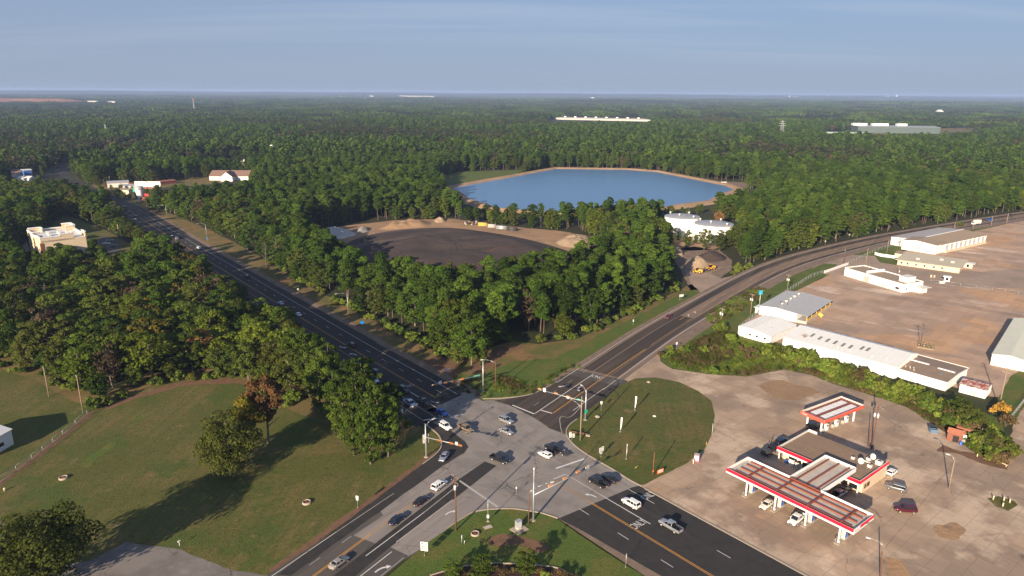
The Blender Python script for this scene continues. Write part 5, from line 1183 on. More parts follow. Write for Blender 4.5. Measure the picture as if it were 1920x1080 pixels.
# ------------------------------------------------------------------ buildings
def frame(o): return (o.location.xy, o.rotation_euler.z)
def to_local(o, p):
    d = Vector((p[0], p[1])) - o.location.xy; a = o.rotation_euler.z
    return Vector((d.x * math.cos(a) + d.y * math.sin(a), -d.x * math.sin(a) + d.y * math.cos(a)))
def roof_z(prof, t):
    for (a, za), (b, zb) in zip(prof, prof[1:]):
        if a <= t <= b: return za + (zb - za) * (t - a) / max(1e-6, b - a)
    return prof[-1][1] if t > prof[-1][0] else prof[0][1]
def shed(name, label, cat, org, ang, L, W, prof, wall_m, roof_m, ridge='x', over=0.35, seam=1.6, wall_rect=None, thick=0.14, roof2=None):
    """gabled hall: prof is the roof line across the building, as (distance, height)"""
    t = thing(name, label, cat, org, ang)
    x0, y0, x1, y1 = wall_rect or (0, 0, L, W)
    b = MB()
    def zz(x, y): return roof_z(prof, y if ridge == 'x' else x) - 0.02
    def side(pts):
        top = [(x, y, zz(x, y)) for x, y in pts]; bot = [(x, y, -0.1) for x, y in pts]
        for i in range(len(pts) - 1): b.poly([bot[i], bot[i + 1], top[i + 1], top[i]])
    br = [p[0] for p in prof]
    def cut(a, c, fixed, axis):
        vals = sorted({a, c, *[q for q in br if min(a, c) < q < max(a, c)]}, reverse=a > c)
        return [(v, fixed) if axis == 'x' else (fixed, v) for v in vals]
    if ridge == 'x':
        side([(x0, y0), (x1, y0)]); side(cut(y0, y1, x1, 'y')); side([(x1, y1), (x0, y1)]); side(cut(y1, y0, x0, 'y'))
    else:
        side(cut(x0, x1, y0, 'x')); side([(x1, y0), (x1, y1)]); side(cut(x1, x0, y1, 'x')); side([(x0, y1), (x0, y0)])
    wl_ = b.build('wall', wall_m, t)
    wr2 = MB(); q_ = x0 + .9
    while q_ < x1: wr2.box((q_, y0 - .02, (zz(q_, y0)) / 2), (.09, .05, max(.5, zz(q_, y0) - .1))); q_ += 1.15
    q_ = y0 + .9
    while q_ < y1: wr2.box((x1 + .02, q_, (zz(x1, q_)) / 2), (.05, .09, max(.5, zz(x1, q_) - .1))); q_ += 1.15
    wr2.build('wall_rib', wall_m, wl_, kind='stuff')
    gt = MB()
    if ridge == 'x' and cat == 'warehouse': gt.tube((-.1, -over - .08, prof[0][1]), (L + .1, -over - .08, prof[0][1]), .09, n=6); gt.tube((.4, -.1, 0), (.4, -over - .05, prof[0][1]), .07, n=6); gt.tube((L - .4, -.1, 0), (L - .4, -over - .05, prof[0][1]), .07, n=6); gt.build('gutter', GREY_PANEL, t)
    r = MB(); sm = MB()
    pr = [(prof[0][0] - over, prof[0][1] - over * (prof[1][1] - prof[0][1]) / (prof[1][0] - prof[0][0]))] + list(prof[1:-1]) + [(prof[-1][0] + over, prof[-1][1] + over * (prof[-1][1] - prof[-2][1]) / (prof[-1][0] - prof[-2][0]))]
    A, Bq = -over, (L if ridge == 'x' else W) + over
    def P(s, tt, z): return (s, tt, z) if ridge == 'x' else (tt, s, z)
    for k, ((a, za), (c, zc)) in enumerate(zip(pr, pr[1:])):
        mi = 1 if (roof2 and k >= 1) else 0
        q = [P(A, a, za + thick), P(Bq, a, za + thick), P(Bq, c, zc + thick), P(A, c, zc + thick)]
        r.poly(q, mi); r.poly([P(A, a, za), P(A, c, zc), P(Bq, c, zc), P(Bq, a, za)], mi)
        r.poly([P(A, a, za), P(A, a, za + thick), P(A, c, zc + thick), P(A, c, zc)], mi); r.poly([P(Bq, a, za), P(Bq, c, zc), P(Bq, c, zc + thick), P(Bq, a, za + thick)], mi)
        if k == 0: r.poly([P(A, a, za), P(Bq, a, za), P(Bq, a, za + thick), P(A, a, za + thick)], mi)
        if k == len(pr) - 2: r.poly([P(A, c, zc), P(A, c, zc + thick), P(Bq, c, zc + thick), P(Bq, c, zc)], mi)
        if seam:
            s = A + seam / 2
            while s < Bq:
                h = 0.05; e = 0.04
                u = [P(s - e, a, za + thick), P(s + e, a, za + thick), P(s + e, c, zc + thick), P(s - e, c, zc + thick)]
                w = [(x, y, z + h) for x, y, z in u]
                sm.poly(w); sm.poly([u[0], u[3], w[3], w[0]]); sm.poly([u[1], w[1], w[2], u[2]]); s += seam
    ro = r.build('roof', [roof_m, roof2 or roof_m], t); fix_normals(ro.data)
    if seam: sm.build('roof_seam', roof_m, ro, kind='stuff')
    t['H'] = 1; del t['H']
    return t
def opening(t, name, side, pos, z, w, h, m, L=0, W=0, x=None, proud=0.05, frame_m=None):
    """window or door leaf set on a wall plane with a frame round it"""
    d = {'front': ((pos, -proud / 2, z + h / 2), (w, proud, h)), 'back': ((pos, W + proud / 2, z + h / 2), (w, proud, h)),
         'left': ((-proud / 2, pos, z + h / 2), (proud, w, h)), 'right': ((L + proud / 2, pos, z + h / 2), (proud, w, h))}[side]
    o = pbox(name, d[0], d[1], m, t)
    fm = frame_m or WHITE
    b = MB(); e = 0.12
    (cx, cy, cz), (dx_, dy_, dz_) = d
    hor = dx_ if side in ('front', 'back') else dy_
    for s in (-1, 1):
        if side in ('front', 'back'):
            b.box((cx + s * (hor / 2 + e / 2), cy, cz), (e, proud + .04, dz_ + 2 * e)); b.box((cx, cy, cz + s * (dz_ / 2 + e / 2)), (hor, proud + .04, e))
        else:
            b.box((cx, cy + s * (hor / 2 + e / 2), cz), (proud + .04, e, dz_ + 2 * e)); b.box((cx, cy, cz + s * (dz_ / 2 + e / 2)), (proud + .04, hor, e))
    b.build('frame', fm, o)
    return o
SKYLIGHT = mat('fogged_skylight', (0.20, 0.19, 0.17), 0.35, var=0.1)
def vent(name, t, x, y, z, r=0.45, h=0.7, m=None):
    b = MB(); b.lathe([(0, 0), (r * .6, 0), (r * .6, h * .5), (r, h * .55), (r, h * .9), (r * .5, h), (0, h)], 10)
    return b.build(name, m or OFFWHITE, t, (x, y, z))

# grey roofed dock shed
wa = shed('dock_shed', 'white metal shed with a wide grey roof and a yellow railed open dock', 'warehouse', (111.9, 298.5), R(-41), 21.2, 32.6, [(0, 4.1), (7.5, 4.75), (21.2, 3.5)], WHITE_METAL, GREY_ROOF, ridge='y', over=0.15, wall_rect=(0.05, 0.05, 16.6, 32.4), seam=1.4)
pbox('dock_floor', (18.8, 16.2, 0.6), (4.3, 32.2, 1.2), GREY_PANEL, wa)
pbox('annex', (-1.2, 3.4, 1.3), (2.2, 4.5, 2.6), WHITE_METAL, wa)
pbox('annex_roof', (-1.5, 3.4, 2.68), (3.0, 5.4, 0.14), WHITE_ROOF, wa)
for k in range(6): pbox('post', (20.85, 0.5 + k * 6.2, 2.35), (0.3, 0.3, 2.25), YELLOW_STEEL, wa)
rl = MB()
for z in (1.6, 1.95, 2.3): rl.box((21.05, 16.2, z), (0.09, 32, 0.1))
for k in range(33): rl.box((21.05, 0.3 + k, 1.75), (0.08, 0.08, 1.2))
rl.build('railing', YELLOW_STEEL, wa)
st = MB()
for k in range(5): st.box((21.6 + k * .32, 14.5, 1.1 - k * .22), (.32, 1.4, .2)); 
st.box((22.3, 13.8, 1.2), (1.9, .08, .9), rot=Matrix.Rotation(R(35), 3, 'Y')); st.box((22.3, 15.2, 1.2), (1.9, .08, .9), rot=Matrix.Rotation(R(35), 3, 'Y'))
st.build('steps', YELLOW_STEEL, wa)
for k, (x, y, r_) in enumerate([(7.6, 6.5, .6), (7.6, 11.5, .75), (7.6, 17, .6), (7.6, 22, .9), (7.6, 27.5, .65)]): vent('roof_vent', wa, x, y, 4.75, r_, 0.9)
for x, y in ((6.2, 8.2), (6.6, 8.9), (9.5, 7.6)): vent('roof_pipe', wa, x, y, 4.7, .15, .9, DARK_STEEL)
# white gabled shed in front of it
wb = shed('gable_shed', 'small white gabled shed with three dark windows by the weeds', 'shed', (93.4, 269.9), R(-46.5), 14.2, 22.4, [(0, 4.0), (5.6, 4.35), (14.2, 3.0)], WHITE_METAL, WHITE_ROOF, ridge='y', over=0.12, seam=1.8)
for x in (5.3, 8.3, 11.7): opening(wb, 'window', 'front', x, 1.35, 0.85, 0.9, WINDOW)
for x, y in ((6.2, 12), (5.9, 19.5), (10.2, 7.5)): vent('roof_vent', wb, x, y, 4.2, .28, .35, GREY_PANEL)
# long white hall with skylights
wc = shed('long_hall', 'long white metal hall with eight grey skylights in its roof', 'warehouse', (106.8, 256.7), R(-48.0), 42.0, 19.5, [(0, 4.3), (13.5, 6.1), (19.5, 4.6)], WHITE_METAL, WHITE_ROOF, ridge='x', over=0.12, seam=2.1)
for (u, v) in [(1523.5, 629), (1537.6, 634), (1552, 638), (1566.5, 642), (1581, 646.3), (1595, 650), (1616.5, 653.2), (1627.5, 655.7)]:
    q = to_local(wc, G(u, v, 5.35)); sl = math.atan2(1.8, 13.5)
    b = MB(); b.box((0, 0, 0), (0.95, 3.3, 0.12), rot=Matrix.Rotation(sl, 3, 'X'))
    b.build('skylight', SKYLIGHT, wc, (q.x, q.y, roof_z([(0, 4.3), (13.5, 6.1), (19.5, 4.6)], q.y) + 0.2))
for x, y in ((20.5, 1.8), (25, 1.9), (32.5, 2.0), (37, 3.5)): vent('roof_pipe', wc, x, y, 4.6, .16, 1.1, OFFWHITE)
bk = MB()
for k in range(6): bk.box((12 + k * 4.0, 20.3, 4.3), (2.2, 1.6, .16))
bk.build('door_canopy', DARK_STEEL, wc)
# brown roofed block at its end
wd = shed('brown_roof_block', 'flat white block with a brown roof and two white roof strips', 'warehouse', (135.3, 228.6), R(-49.8), 17.2, 20.0, [(0, 3.0), (10.5, 3.55), (20, 3.0)], WHITE_METAL, BROWN_ROOF, ridge='x', over=0.15, seam=0)
for a, c in (((0, -.22, 3.12), (17.6, .14, .32)), ((8.6, 20.22, 3.12), (17.6, .14, .32))): pbox('trim', (8.6, a[1], a[2]), c, WHITE, wd)
for x in (-.28, 17.48):
    for y, s in ((5.25, 1), (15.25, -1)):
        b = MB(); b.box((x, y, 3.42), (.14, 10.1, .34), rot=Matrix.Rotation(s * math.atan2(.55, 10.5), 3, 'X')); b.build('trim', WHITE, wd)
pbox('roof_strip', (4.6, 11.2, 3.78), (6.2, .75, .22), WHITE, wd); pbox('roof_strip', (13.6, 10.2, 3.76), (5.4, .75, .22), WHITE, wd)
pbox('roof_hatch', (13.4, 6.0, 3.48), (1.0, 2.2, .12), SKYLIGHT, wd)
for x, y in ((3, 3), (4, 3.9), (4.6, 2.7), (5.4, 3.6), (6.2, 1.7)): vent('roof_vent', wd, x, y, 3.28, .14, .7)
# rust roofed shed
RUST_ROOF = ground_mat('rusted_sheet', (0.50, 0.44, 0.40), [((0.28, 0.055, 0.035), 0.8, 0.44, 0.56, 0.95), ((0.20, 0.05, 0.03), 2.2, 0.5, 0.65, 0.7)], bump=0.2, rough=0.7)
we = shed('rusty_shed', 'small white shed with a rust blotched red and white roof', 'shed', (150.6, 214.9), R(-45), 7.6, 7.8, [(0, 2.9), (3.9, 3.6), (7.8, 2.9)], WHITE_METAL, RUST_ROOF, ridge='x', over=0.25, seam=0.9)
opening(we, 'window', 'front', 3.9, 0.3, 1.6, 0.9, GREY_PANEL)
# hall at the right border
wr_ = shed('pale_roof_hall', 'white gabled hall with a pale green roof at the right border', 'warehouse', (177.6, 239.6), R(-41.5), 11.6, 58, [(0, 4.1), (5.4, 4.95), (11.6, 3.9)], WHITE_METAL, PALE_ROOF, ridge='y', over=0.2, seam=1.5)
pbox('roof_band', (2.7, 1.6, 4.72), (5.2, 3.6, .05), GREY_ROOF, wr_) if False else None
# long white building with a fin and a tower box
f1 = thing('flat_roof_building', 'long low white building with a fin wall and a box on its brown roof', 'building', (183.2, 369.7), R(-68))
pbox('wall', (18.35, 7, 2.1), (36.7, 14, 4.3), WHITE, f1)
pbox('roof', (18.35, 7, 4.29), (36.1, 13.4, .1), TAN_ROOF, f1)
b = MB()
for c, d in (((18.35, .15, 4.38), (36.7, .3, .3)), ((18.35, 13.85, 4.5), (36.7, .3, .55)), ((.15, 7, 4.5), (.3, 14, .55)), ((36.55, 7, 4.38), (.3, 14, .3))): b.box(c, d)
b.build('parapet', WHITE, f1)
pbox('fin_wall', (13.2, 7.6, 4.95), (0.5, 12.4, 1.5), WHITE, f1)
pbox('roof_box', (32.6, 7.4, 5.6), (4.6, 6.0, 2.7), WHITE, f1); pbox('roof_box_cap', (32.6, 7.4, 7.0), (5.0, 6.4, .16), OFFWHITE, f1)
pbox('annex', (38.6, 10.0, 1.4), (3.8, 5.0, 2.8), WHITE, f1); pbox('annex_roof', (39.4, 10.0, 2.9), (6.0, 6.0, .18), OFFWHITE, f1); pbox('post', (41.9, 7.4, 1.4), (.2, .2, 2.8), TAN_WALL, f1)
opening(f1, 'window', 'front', 33.5, 1.1, 2.2, 1.1, WINDOW); opening(f1, 'door', 'front', 25.5, 0.1, 1.0, 2.1, GREY_PANEL); opening(f1, 'roller_door', 'front', 14.6, 0.1, 3.6, 3.2, GREY_PANEL)
opening(f1, 'window', 'right', 2.6, 1.2, .7, 1.3, WINDOW, L=36.7); vent('roof_vent', f1, 8, 10, 4.3, .3, .9, DARK_STEEL)
# tan office
tn = thing('tan_office', 'low tan office with six dark front windows and a pale flat roof', 'building', (226.6, 396.0), R(-39.5))
pbox('wall', (15.6, 13, 1.4), (31.2, 26, 2.9), TAN_WALL, tn)
pbox('roof', (15.4, 13, 2.98), (33.2, 27.4, .28), mat('pale_flat_roof', (0.50, 0.44, 0.33), 0.8, var=0.1, scale=.2), tn)
for fr in (.07, .17, .31, .45, .60, .73): opening(tn, 'window', 'front', 31.2 * fr, .9, .75, 1.25, WINDOW, frame_m=TAN_WALL)
pbox('porch', (33.2, 20, 1.3), (4, 4.4, 2.7), TAN_WALL, tn); opening(tn, 'doorway', 'front', 33.0, .5, 1.2, 1.7, WINDOW, frame_m=WHITE).location.y = 17.75; pbox('porch_roof', (33.6, 20, 2.72), (5.4, 5.4, .16), OFFWHITE, tn)
for x, y in ((9, 8), (20, 15), (26, 12)):
    a = pbox('air_conditioner', (x, y, 3.65), (1.9, 1.5, 1.0), GREY_PANEL, tn)
pbox('lower_wing', (-1.5, 24, 1.3), (8, 9, 2.6), TAN_WALL, tn); pbox('lower_wing_roof', (-1.6, 24, 2.66), (8.6, 9.6, .2), TAN_ROOF, tn)
# dock hall: front block and the long bay range
dh = shed('tall_shed', 'tall white shed with a brown roof at the head of the loading docks', 'warehouse', (252.0, 438.6), R(-48), 20.0, 17, [(0, 6.0), (8, 7.0), (20, 5.6)], WHITE_METAL, TAN_ROOF, ridge='y', over=.15, seam=0)
opening(dh, 'window', 'front', 3.5, 4.0, 1.9, .9, GREY_PANEL); opening(dh, 'door', 'front', 10, .8, 2.2, 3.4, GREY_PANEL)
for y in (3, 6.5, 10.5): opening(dh, 'window', 'right', y, 2.6, 1.1, .9, WINDOW, L=20.0)
dl = shed('dock_hall', 'long white loading hall with a row of dock bays and grey brown roof', 'warehouse', (269.5, 427.0), R(33.5), 62, 31, [(0, 5.2), (15, 6.5), (31, 5.2)], WHITE_METAL, TAN_ROOF, ridge='x', over=.25, seam=3.2, roof2=GREY_ROOF)
for k in range(9): opening(dl, 'dock_door', 'front', 9.5 + k * 6.0, 1.1, 3.3, 3.3, GREY_PANEL); pbox('pilaster', (6.5 + k * 6.0, -.25, 2.5), (.5, .5, 5.0), WHITE, dl)
pbox('dock_kerb', (33, -.8, .5), (54, 1.6, 1.0), TAN_WALL, dl); pbox('ridge_cap', (31, 15, 6.72), (62.4, .8, .16), WHITE, dl)
# gate booth
gb = thing('guard_booth', 'tiny white guard booth with dark windows on the yard drive', 'booth', G(1775, 527), R(-35))
pbox('wall', (0, 0, 1.25), (2.6, 2.6, 2.5), WHITE, gb); pbox('roof', (0, 0, 2.6), (3.8, 3.6, .25), WHITE, gb)
pbox('window', (.1, -1.32, 1.4), (1.3, .05, 1.5), WINDOW, gb); pbox('window', (-1.32, 0, 1.4), (.05, 1.5, 1.3), WINDOW, gb)
for (u, v) in ((1763, 531), (1768, 532), (1772, 532)): pass
bz = thing('concrete_blocks', 'white concrete block beside the guard booth', 'barrier', G(1766, 531)); pbox('block', (0, 0, .5), (2.6, .9, 1.0), WHITE, bz)
bz = thing('barrier_posts', 'cream gate post pair left of the guard booth', 'barrier', G(1748, 520)); pbox('post', (-.8, 0, .7), (.7, .7, 1.4), CREAM, bz); pbox('post', (1.0, 0, .6), (.6, .6, 1.2), CREAM, bz)

# ---- fuel station
def local_box(t, name, x0, y0, z0, x1, y1, z1, m): return pbox(name, ((x0 + x1) / 2, (y0 + y1) / 2, (z0 + z1) / 2), (x1 - x0, y1 - y0, z1 - z0), m, t)
store = thing('fuel_shop', 'cream shop with a ribbed brown roof and red and white fascia', 'shop', (72.0, 168.2), R(-51.2))
SL, SW = 22.2, 16.0
local_box(store, 'wall', 0.4, 2.6, -.1, SL - .25, SW - .2, 3.85, CREAM)
rf = local_box(store, 'roof', .2, .2, 3.85, SL - .2, SW - .1, 3.97, BROWN_ROOF)
sme = None
for k in range(43):
    b = MB(); b.box((0, 0, 0), (.09, SW - .5, .10))
    if sme is None: sme = b.mesh('roof_seam', BROWN_ROOF)
    link_mesh('roof_seam', sme, rf, (0.7 + k * .49 - 0, SW / 2, 4.02))
for nm, x0, y0, x1, y1, zt in (('fascia', -.06, -.06, SL + .06, .14, 4.62), ('fascia', SL - .14, .14, SL + .06, SW, 4.62), ('fascia', -.06, .14, .14, SW, 4.45)):
    local_box(store, nm, x0, y0, 3.3, x1, y1, zt, OFFWHITE)
local_box(store, 'parapet_cap', .14, SW - .15, 3.9, 9.5 * 0 + 2.6, SW, 4.7, OFFWHITE)
local_box(store, 'red_band', -.09, -.09, 3.72, SL + .09, -.06, 4.64, RED); local_box(store, 'red_band', SL + .06, -.09, 3.72, SL + .09, SW, 4.64, RED); local_box(store, 'white_band', -.085, -.085, 3.28, SL + .085, -.058, 3.72, WHITE)
local_box(store, 'soffit', .14, .14, 3.2, SL - .14, 2.55, 3.3, OFFWHITE)
for k in range(7):
    x0 = 2.2 + k * 2.75; local_box(store, 'shop_window', x0, 2.54, .5, x0 + 2.3, 2.6, 2.7, WINDOW)
local_box(store, 'door', 12.0 * 0 + 10.55, 2.5, .05, 12.35 * 0 + 11.1, 2.54, 2.4, CHROME)
for x in (.5, 7, 15.4, SL - .45): local_box(store, 'porch_post', x - .14, .35, 0, x + .14, .63, 3.22, OFFWHITE)
for y0, m in ((3.6, WINDOW), (4.7, RUST), (5.6, WINDOW)): local_box(store, 'wall_poster', SL - .25, y0, 1.0, SL - .19, y0 + .75, 2.2, m)
def dish(t, x, y, z, az):
    b = MB(); prof = [(0, 0), (.35, .05), (.65, .18), (.8, .3)]
    b.lathe(prof, 16); o = b.build('satellite_dish', OFFWHITE, t, (x, y, z), (R(60), 0, az)); o.data.materials[0] = OFFWHITE
    b = MB(); b.tube((x, y, z - 1.1), (x, y + .1, z), .06); b.build('dish_mast', STEEL, t)
dish(store, 18.2, 8.3, 5.4, R(50)); dish(store, 19.0, 13.2, 5.3, R(60))
for x, y, s in ((20.2, 12.4, 1.5), (17.8, 12.6, 1.0), (15.0, 10.2, .8), (19.6, 9.3, 1.0)):
    a = local_box(store, 'air_conditioner', x, y, 4.0, x + s, y + s * .8, 4.0 + s * .75, OFFWHITE)
    bf = MB(); bf.lathe([(0, .02), (s * .3, .02), (s * .3, 0)], 12); bf.build('fan', DARK_STEEL, a, (x + s / 2, y + s * .4, 4.0 + s * .75))
b = MB(); b.box((18.2, 11.4, 4.3), (2.6, .25, .25)); b.build('duct', OFFWHITE, store)
# shopfront clutter on the porch
for nm, x, w, h, m, lab in (('ice_freezer', 3.6, 1.3, 1.7, WHITE, 'white ice freezer on the shop porch'), ('propane_cage', 5.6, 1.6, 1.6, GREY_PANEL, 'grey gas bottle cage on the shop porch'), ('bin', 2.2, .6, 1.0, BLUE_PUMP, 'blue litter bin at the shop porch post')):
    o = thing(nm, lab, nm.split('_')[-1], store.matrix_basis @ Vector((x, 1.6, 0)), R(-51.2)); pbox('body', (0, 0, h / 2), (w, .7, h), m, o); pbox('lid', (0, 0, h + .04), (w + .06, .76, .08), DARK_STEEL, o)

def canopy(name, label, org, ang, rects, zs, zt, mode):
    """flat forecourt roof: rects are (x0, y0, x1, y1); mode lists which edges have a fascia"""
    t = thing(name, label, 'canopy', org, ang); return t
# main T-shaped canopy
mc = thing('pump_canopy', 'large T shaped fuel canopy with a red and white fascia and open rust beams', 'canopy', (54.2, 155.0), R(-51.6))
ZB, ZT, ZD = 4.40, 5.62, 4.95
BL, BW = 32.3, 9.2; SX0, SX1, SY1 = 11.8, 20.0, 26.2
local_box(mc, 'soffit', .1, .1, ZB + .06, BL - .1, BW - .1, ZB + .12, WHITE); local_box(mc, 'soffit', SX0 + .1, BW - .1, ZB + .06, SX1 - .1, SY1 - .1, ZB + .12, WHITE)
def fascia(t, a, c, z0, z1, inner, red=None, white=None, out=(0, -1), zsplit=None):
    """upright panel from a to c (axis aligned) with coloured bands on its outer face"""
    x0, x1 = sorted((a[0], c[0])); y0, y1 = sorted((a[1], c[1])); th = .14
    if out[0] == 0: y0, y1 = (y0, y0 + th) if out[1] < 0 else (y1 - th, y1)
    else: x0, x1 = (x0, x0 + th) if out[0] < 0 else (x1 - th, x1)
    f = local_box(t, 'fascia', x0, y0, z0, x1, y1, z1, inner)
    e = .03
    def band(nm, za, zb, m):
        if out[0] == 0:
            yy = y0 - e if out[1] < 0 else y1; local_box(t, nm, x0 - (e if nm else 0), yy, za, x1 + e, yy + e, zb, m)
        else:
            xx = x0 - e if out[0] < 0 else x1; local_box(t, nm, xx, y0, za, xx + e, y1, zb, m)
    if red: band('red_band', zsplit, z1 + .02, red)
    if white: band('white_band', z0 - .01, zsplit, white)
    # stiffening ribs on the inner face
    n = int(max(x1 - x0, y1 - y0) / 1.05); rb = MB()
    for k in range(1, n):
        if out[0] == 0:
            x = x0 + (x1 - x0) * k / n; yy = y1 + .04 if out[1] < 0 else y0 - .04; rb.box((x, yy, (ZD + z1) / 2), (.07, .08, z1 - ZD))
        else:
            y = y0 + (y1 - y0) * k / n; xx = x1 + .04 if out[0] < 0 else x0 - .04; rb.box((xx, y, (ZD + z1) / 2), (.08, .07, z1 - ZD))
    rb.build('rib', GREY_PANEL, f, kind='stuff')
    return f
fascia(mc, (0, 0), (BL, 0), ZB, ZT, OFFWHITE, RED, WHITE, (0, -1), 4.82)
fascia(mc, (BL, .14), (BL, BW), ZB, ZT, WHITE, RED, WHITE, (1, 0), 4.82)
fascia(mc, (0, .14), (0, BW), ZB, ZT, WHITE, RED, WHITE, (-1, 0), 4.82)
fascia(mc, (.14, BW), (SX0, BW), ZB, ZT, WHITE, None, None, (0, 1)); fascia(mc, (SX1, BW), (BL - .14, BW), ZB, ZT, WHITE, None, None, (0, 1))
fascia(mc, (SX0, BW), (SX0, SY1), ZB, ZT, WHITE, None, None, (-1, 0)); fascia(mc, (SX1, BW), (SX1, SY1), ZB, ZT, WHITE, None, None, (1, 0)); fascia(mc, (SX0, SY1), (SX1, SY1), ZB, ZT, WHITE, None, None, (0, 1))
local_box(mc, 'logo_panel', BL - .02, -.075, ZB - .01, BL + .045, 2.7, ZT + .02, WHITE)
tx = text_mesh('Exxon', 0.85, RED); o = link_mesh('lettering', tx, mc, (BL + .05, 1.35, 5.0), (R(90), 0, R(90)))
dk = MB(); ud = MB()
for x0, y0, x1, y1 in ((.16, .16, BL - .16, BW - .16), (SX0 + .16, BW - .16, SX1 - .16, SY1 - .16)):
    ud.box(((x0 + x1) / 2, (y0 + y1) / 2, ZD - .14), (x1 - x0, y1 - y0, .05))
    k = x0
    while k < x1 - .3: dk.box((k + .2, (y0 + y1) / 2, ZD), (.33, y1 - y0 - .3, .06)); k += .42
ud.build('deck', DARK_STEEL, mc); dk.build('deck_pan', DECK, mc, kind='stuff')
for y in (1.5, 3.9, 6.3, 8.3): local_box(mc, 'beam', 1.6, y - .14, ZD + .03, BL - 1.2, y + .14, ZD + .36, PURLIN)
for x in (5.5, 13.3, 21.1, 29.0): local_box(mc, 'cross_beam', x - .17, .9, ZD + .36, x + .17, BW - 1.2, ZD + .62, PURLIN)
for x in (13.2, 15.9, 18.6): local_box(mc, 'beam', x - .14, BW - .3, ZD + .03, x + .14, SY1 - .6, ZD + .33, PURLIN)
local_box(mc, 'cross_beam', SX0 + .2, BW - .55, ZD + .36, SX1 - .2, BW - .2, ZD + .66, PURLIN)
COLX = (5.5, 13.3, 21.1, 29.0)
for x in COLX:
    for y in (1.0, 6.6): local_box(mc, 'column', x - .17, y - .17, .15, x + .17, y + .17, ZB + .06, WHITE)
for k, x in enumerate(COLX):
    w = ('first', 'second', 'third', 'last')[k]; pos = mc.matrix_basis @ Vector((x, 0, 0))
    isl = thing('pump_island', '%s concrete pump island from the left under the T shaped canopy' % w, 'kerb island', (pos.x, pos.y, .03), R(-51.6), 'fuel pump islands')
    b = MB(); b.prism([(-.65, .1), (.65, .1), (.65, 7.4), (-.65, 7.4)], 0, .16); b.build('slab', KERB, isl)
    for y in (.45, 7.05):
        b = MB(); b.path([(-.5, y, .1), (-.5, y, .95), (-.3, y, 1.1), (.3, y, 1.1), (.5, y, .95), (.5, y, .1)], .07, 6); b.build('guard_hoop', STEEL, isl)
    pp = mc.matrix_basis @ Vector((x, 3.5, 0))
    pm_ = thing('fuel_pump', '%s grey and blue fuel pump from the left under the T shaped canopy' % w, 'fuel pump', (pp.x, pp.y, .19), R(-51.6), 'fuel pumps')
    b = MB(); b.box((0, 0, 1.05), (.85, 1.25, 2.1)); b.box((0, 0, 2.2), (.95, 1.35, .22)); b.build('cabinet', GALV, pm_)
    for s in (-1, 1):
        pbox('side_panel', (0, s * .64, 1.0), (.7, .04, 1.7), GREY_PANEL, pm_)
        pbox('blue_panel', (s * .44, 0, .85), (.04, .95, 1.15), BLUE_PUMP, pm_); pbox('screen', (s * .44, 0, 1.68), (.04, .7, .36), WINDOW, pm_)
        b = MB(); b.path([(s * .46, .5, 1.7), (s * .75, .62, 1.2), (s * .7, .66, .6), (s * .47, .6, 1.0)], .035, 5); b.build('hose', BLACK, pm_)
    tb = thing('waste_bin', 'small dark bin beside the %s pump from the left' % w, 'bin', tuple(mc.matrix_basis @ Vector((x + .1, 5.4, .19))), R(-51.6)); pbox('body', (0, 0, .45), (.45, .45, .9), DARK_STEEL, tb); pbox('lid', (0, 0, .94), (.5, .5, .1), BLACK, tb)
# diesel canopy
tc_ = thing('diesel_canopy', 'smaller orange red fuel canopy standing behind the shop', 'canopy', (86.2, 188.2), R(-57.5))
CL, CW, cb, ct = 7.7, 19.9, 4.5, 5.5
ZD = 4.85
for a, c, o_ in (((0, 0), (CL, 0), (0, -1)), ((CL, .14), (CL, CW), (1, 0)), ((0, .14), (0, CW), (-1, 0)), ((.14, CW), (CL - .14, CW), (0, 1))):
    fascia(tc_, a, c, cb, ct, OFFWHITE, ORANGE_RED if o_ != (0, 1) else ORANGE_RED, None, o_, cb - .01)
local_box(tc_, 'soffit', .1, .1, cb + .05, CL - .1, CW - .1, cb + .1, WHITE)
local_box(tc_, 'deck', .15, .15, ZD - .16, CL - .15, CW - .15, ZD - .1, DARK_STEEL)
b = MB()
for x0, x1 in ((1.2, 3.4), (4.4, 6.6)):
    for k in range(7): b.box(((x0 + x1) / 2, 1.6 + k * 2.6, ZD), (x1 - x0, 2.3, .06))
b.build('deck_pan', WHITE, tc_, kind='stuff')
for x in (.85, 3.9, 6.95): local_box(tc_, 'beam', x - .2, 1.0, ZD, x + .2, CW - 1, ZD + .3, PURLIN)
for y in (1.2, CW - 1.2): local_box(tc_, 'cross_beam', .6, y - .18, ZD + .3, CL - .6, y + .18, ZD + .52, PURLIN)
for x in (1.5, CL - 1.6):
    for y in (1.6, CW - 2.0): local_box(tc_, 'column', x - .2, y - .2, 0, x + .2, y + .2, cb + .05, WHITE)
tx = text_mesh('Diesel', 0.62, WHITE); link_mesh('lettering', tx, tc_, (1.35, -.036, 5.0), (R(90), 0, 0))
for k in range(3):
    pp = tc_.matrix_basis @ Vector((5.4, 5.0 + k * 5.0, 0)); w = ('nearest', 'middle', 'farthest')[k]
    o = thing('diesel_pump', '%s white diesel pump under the orange red canopy' % w, 'fuel pump', (pp.x, pp.y, .03), R(-57.5), 'diesel pumps')
    pbox('slab', (0, 0, .08), (1.1, 3.6, .16), KERB, o); pbox('cabinet', (0, .3, 1.1), (.7, 1.1, 1.9), WHITE, o); pbox('screen', (.36, .3, 1.6), (.04, .7, .5), WINDOW, o); pbox('tank_box', (0, -1.3, .55), (.7, .7, .9), GREY_PANEL, o)

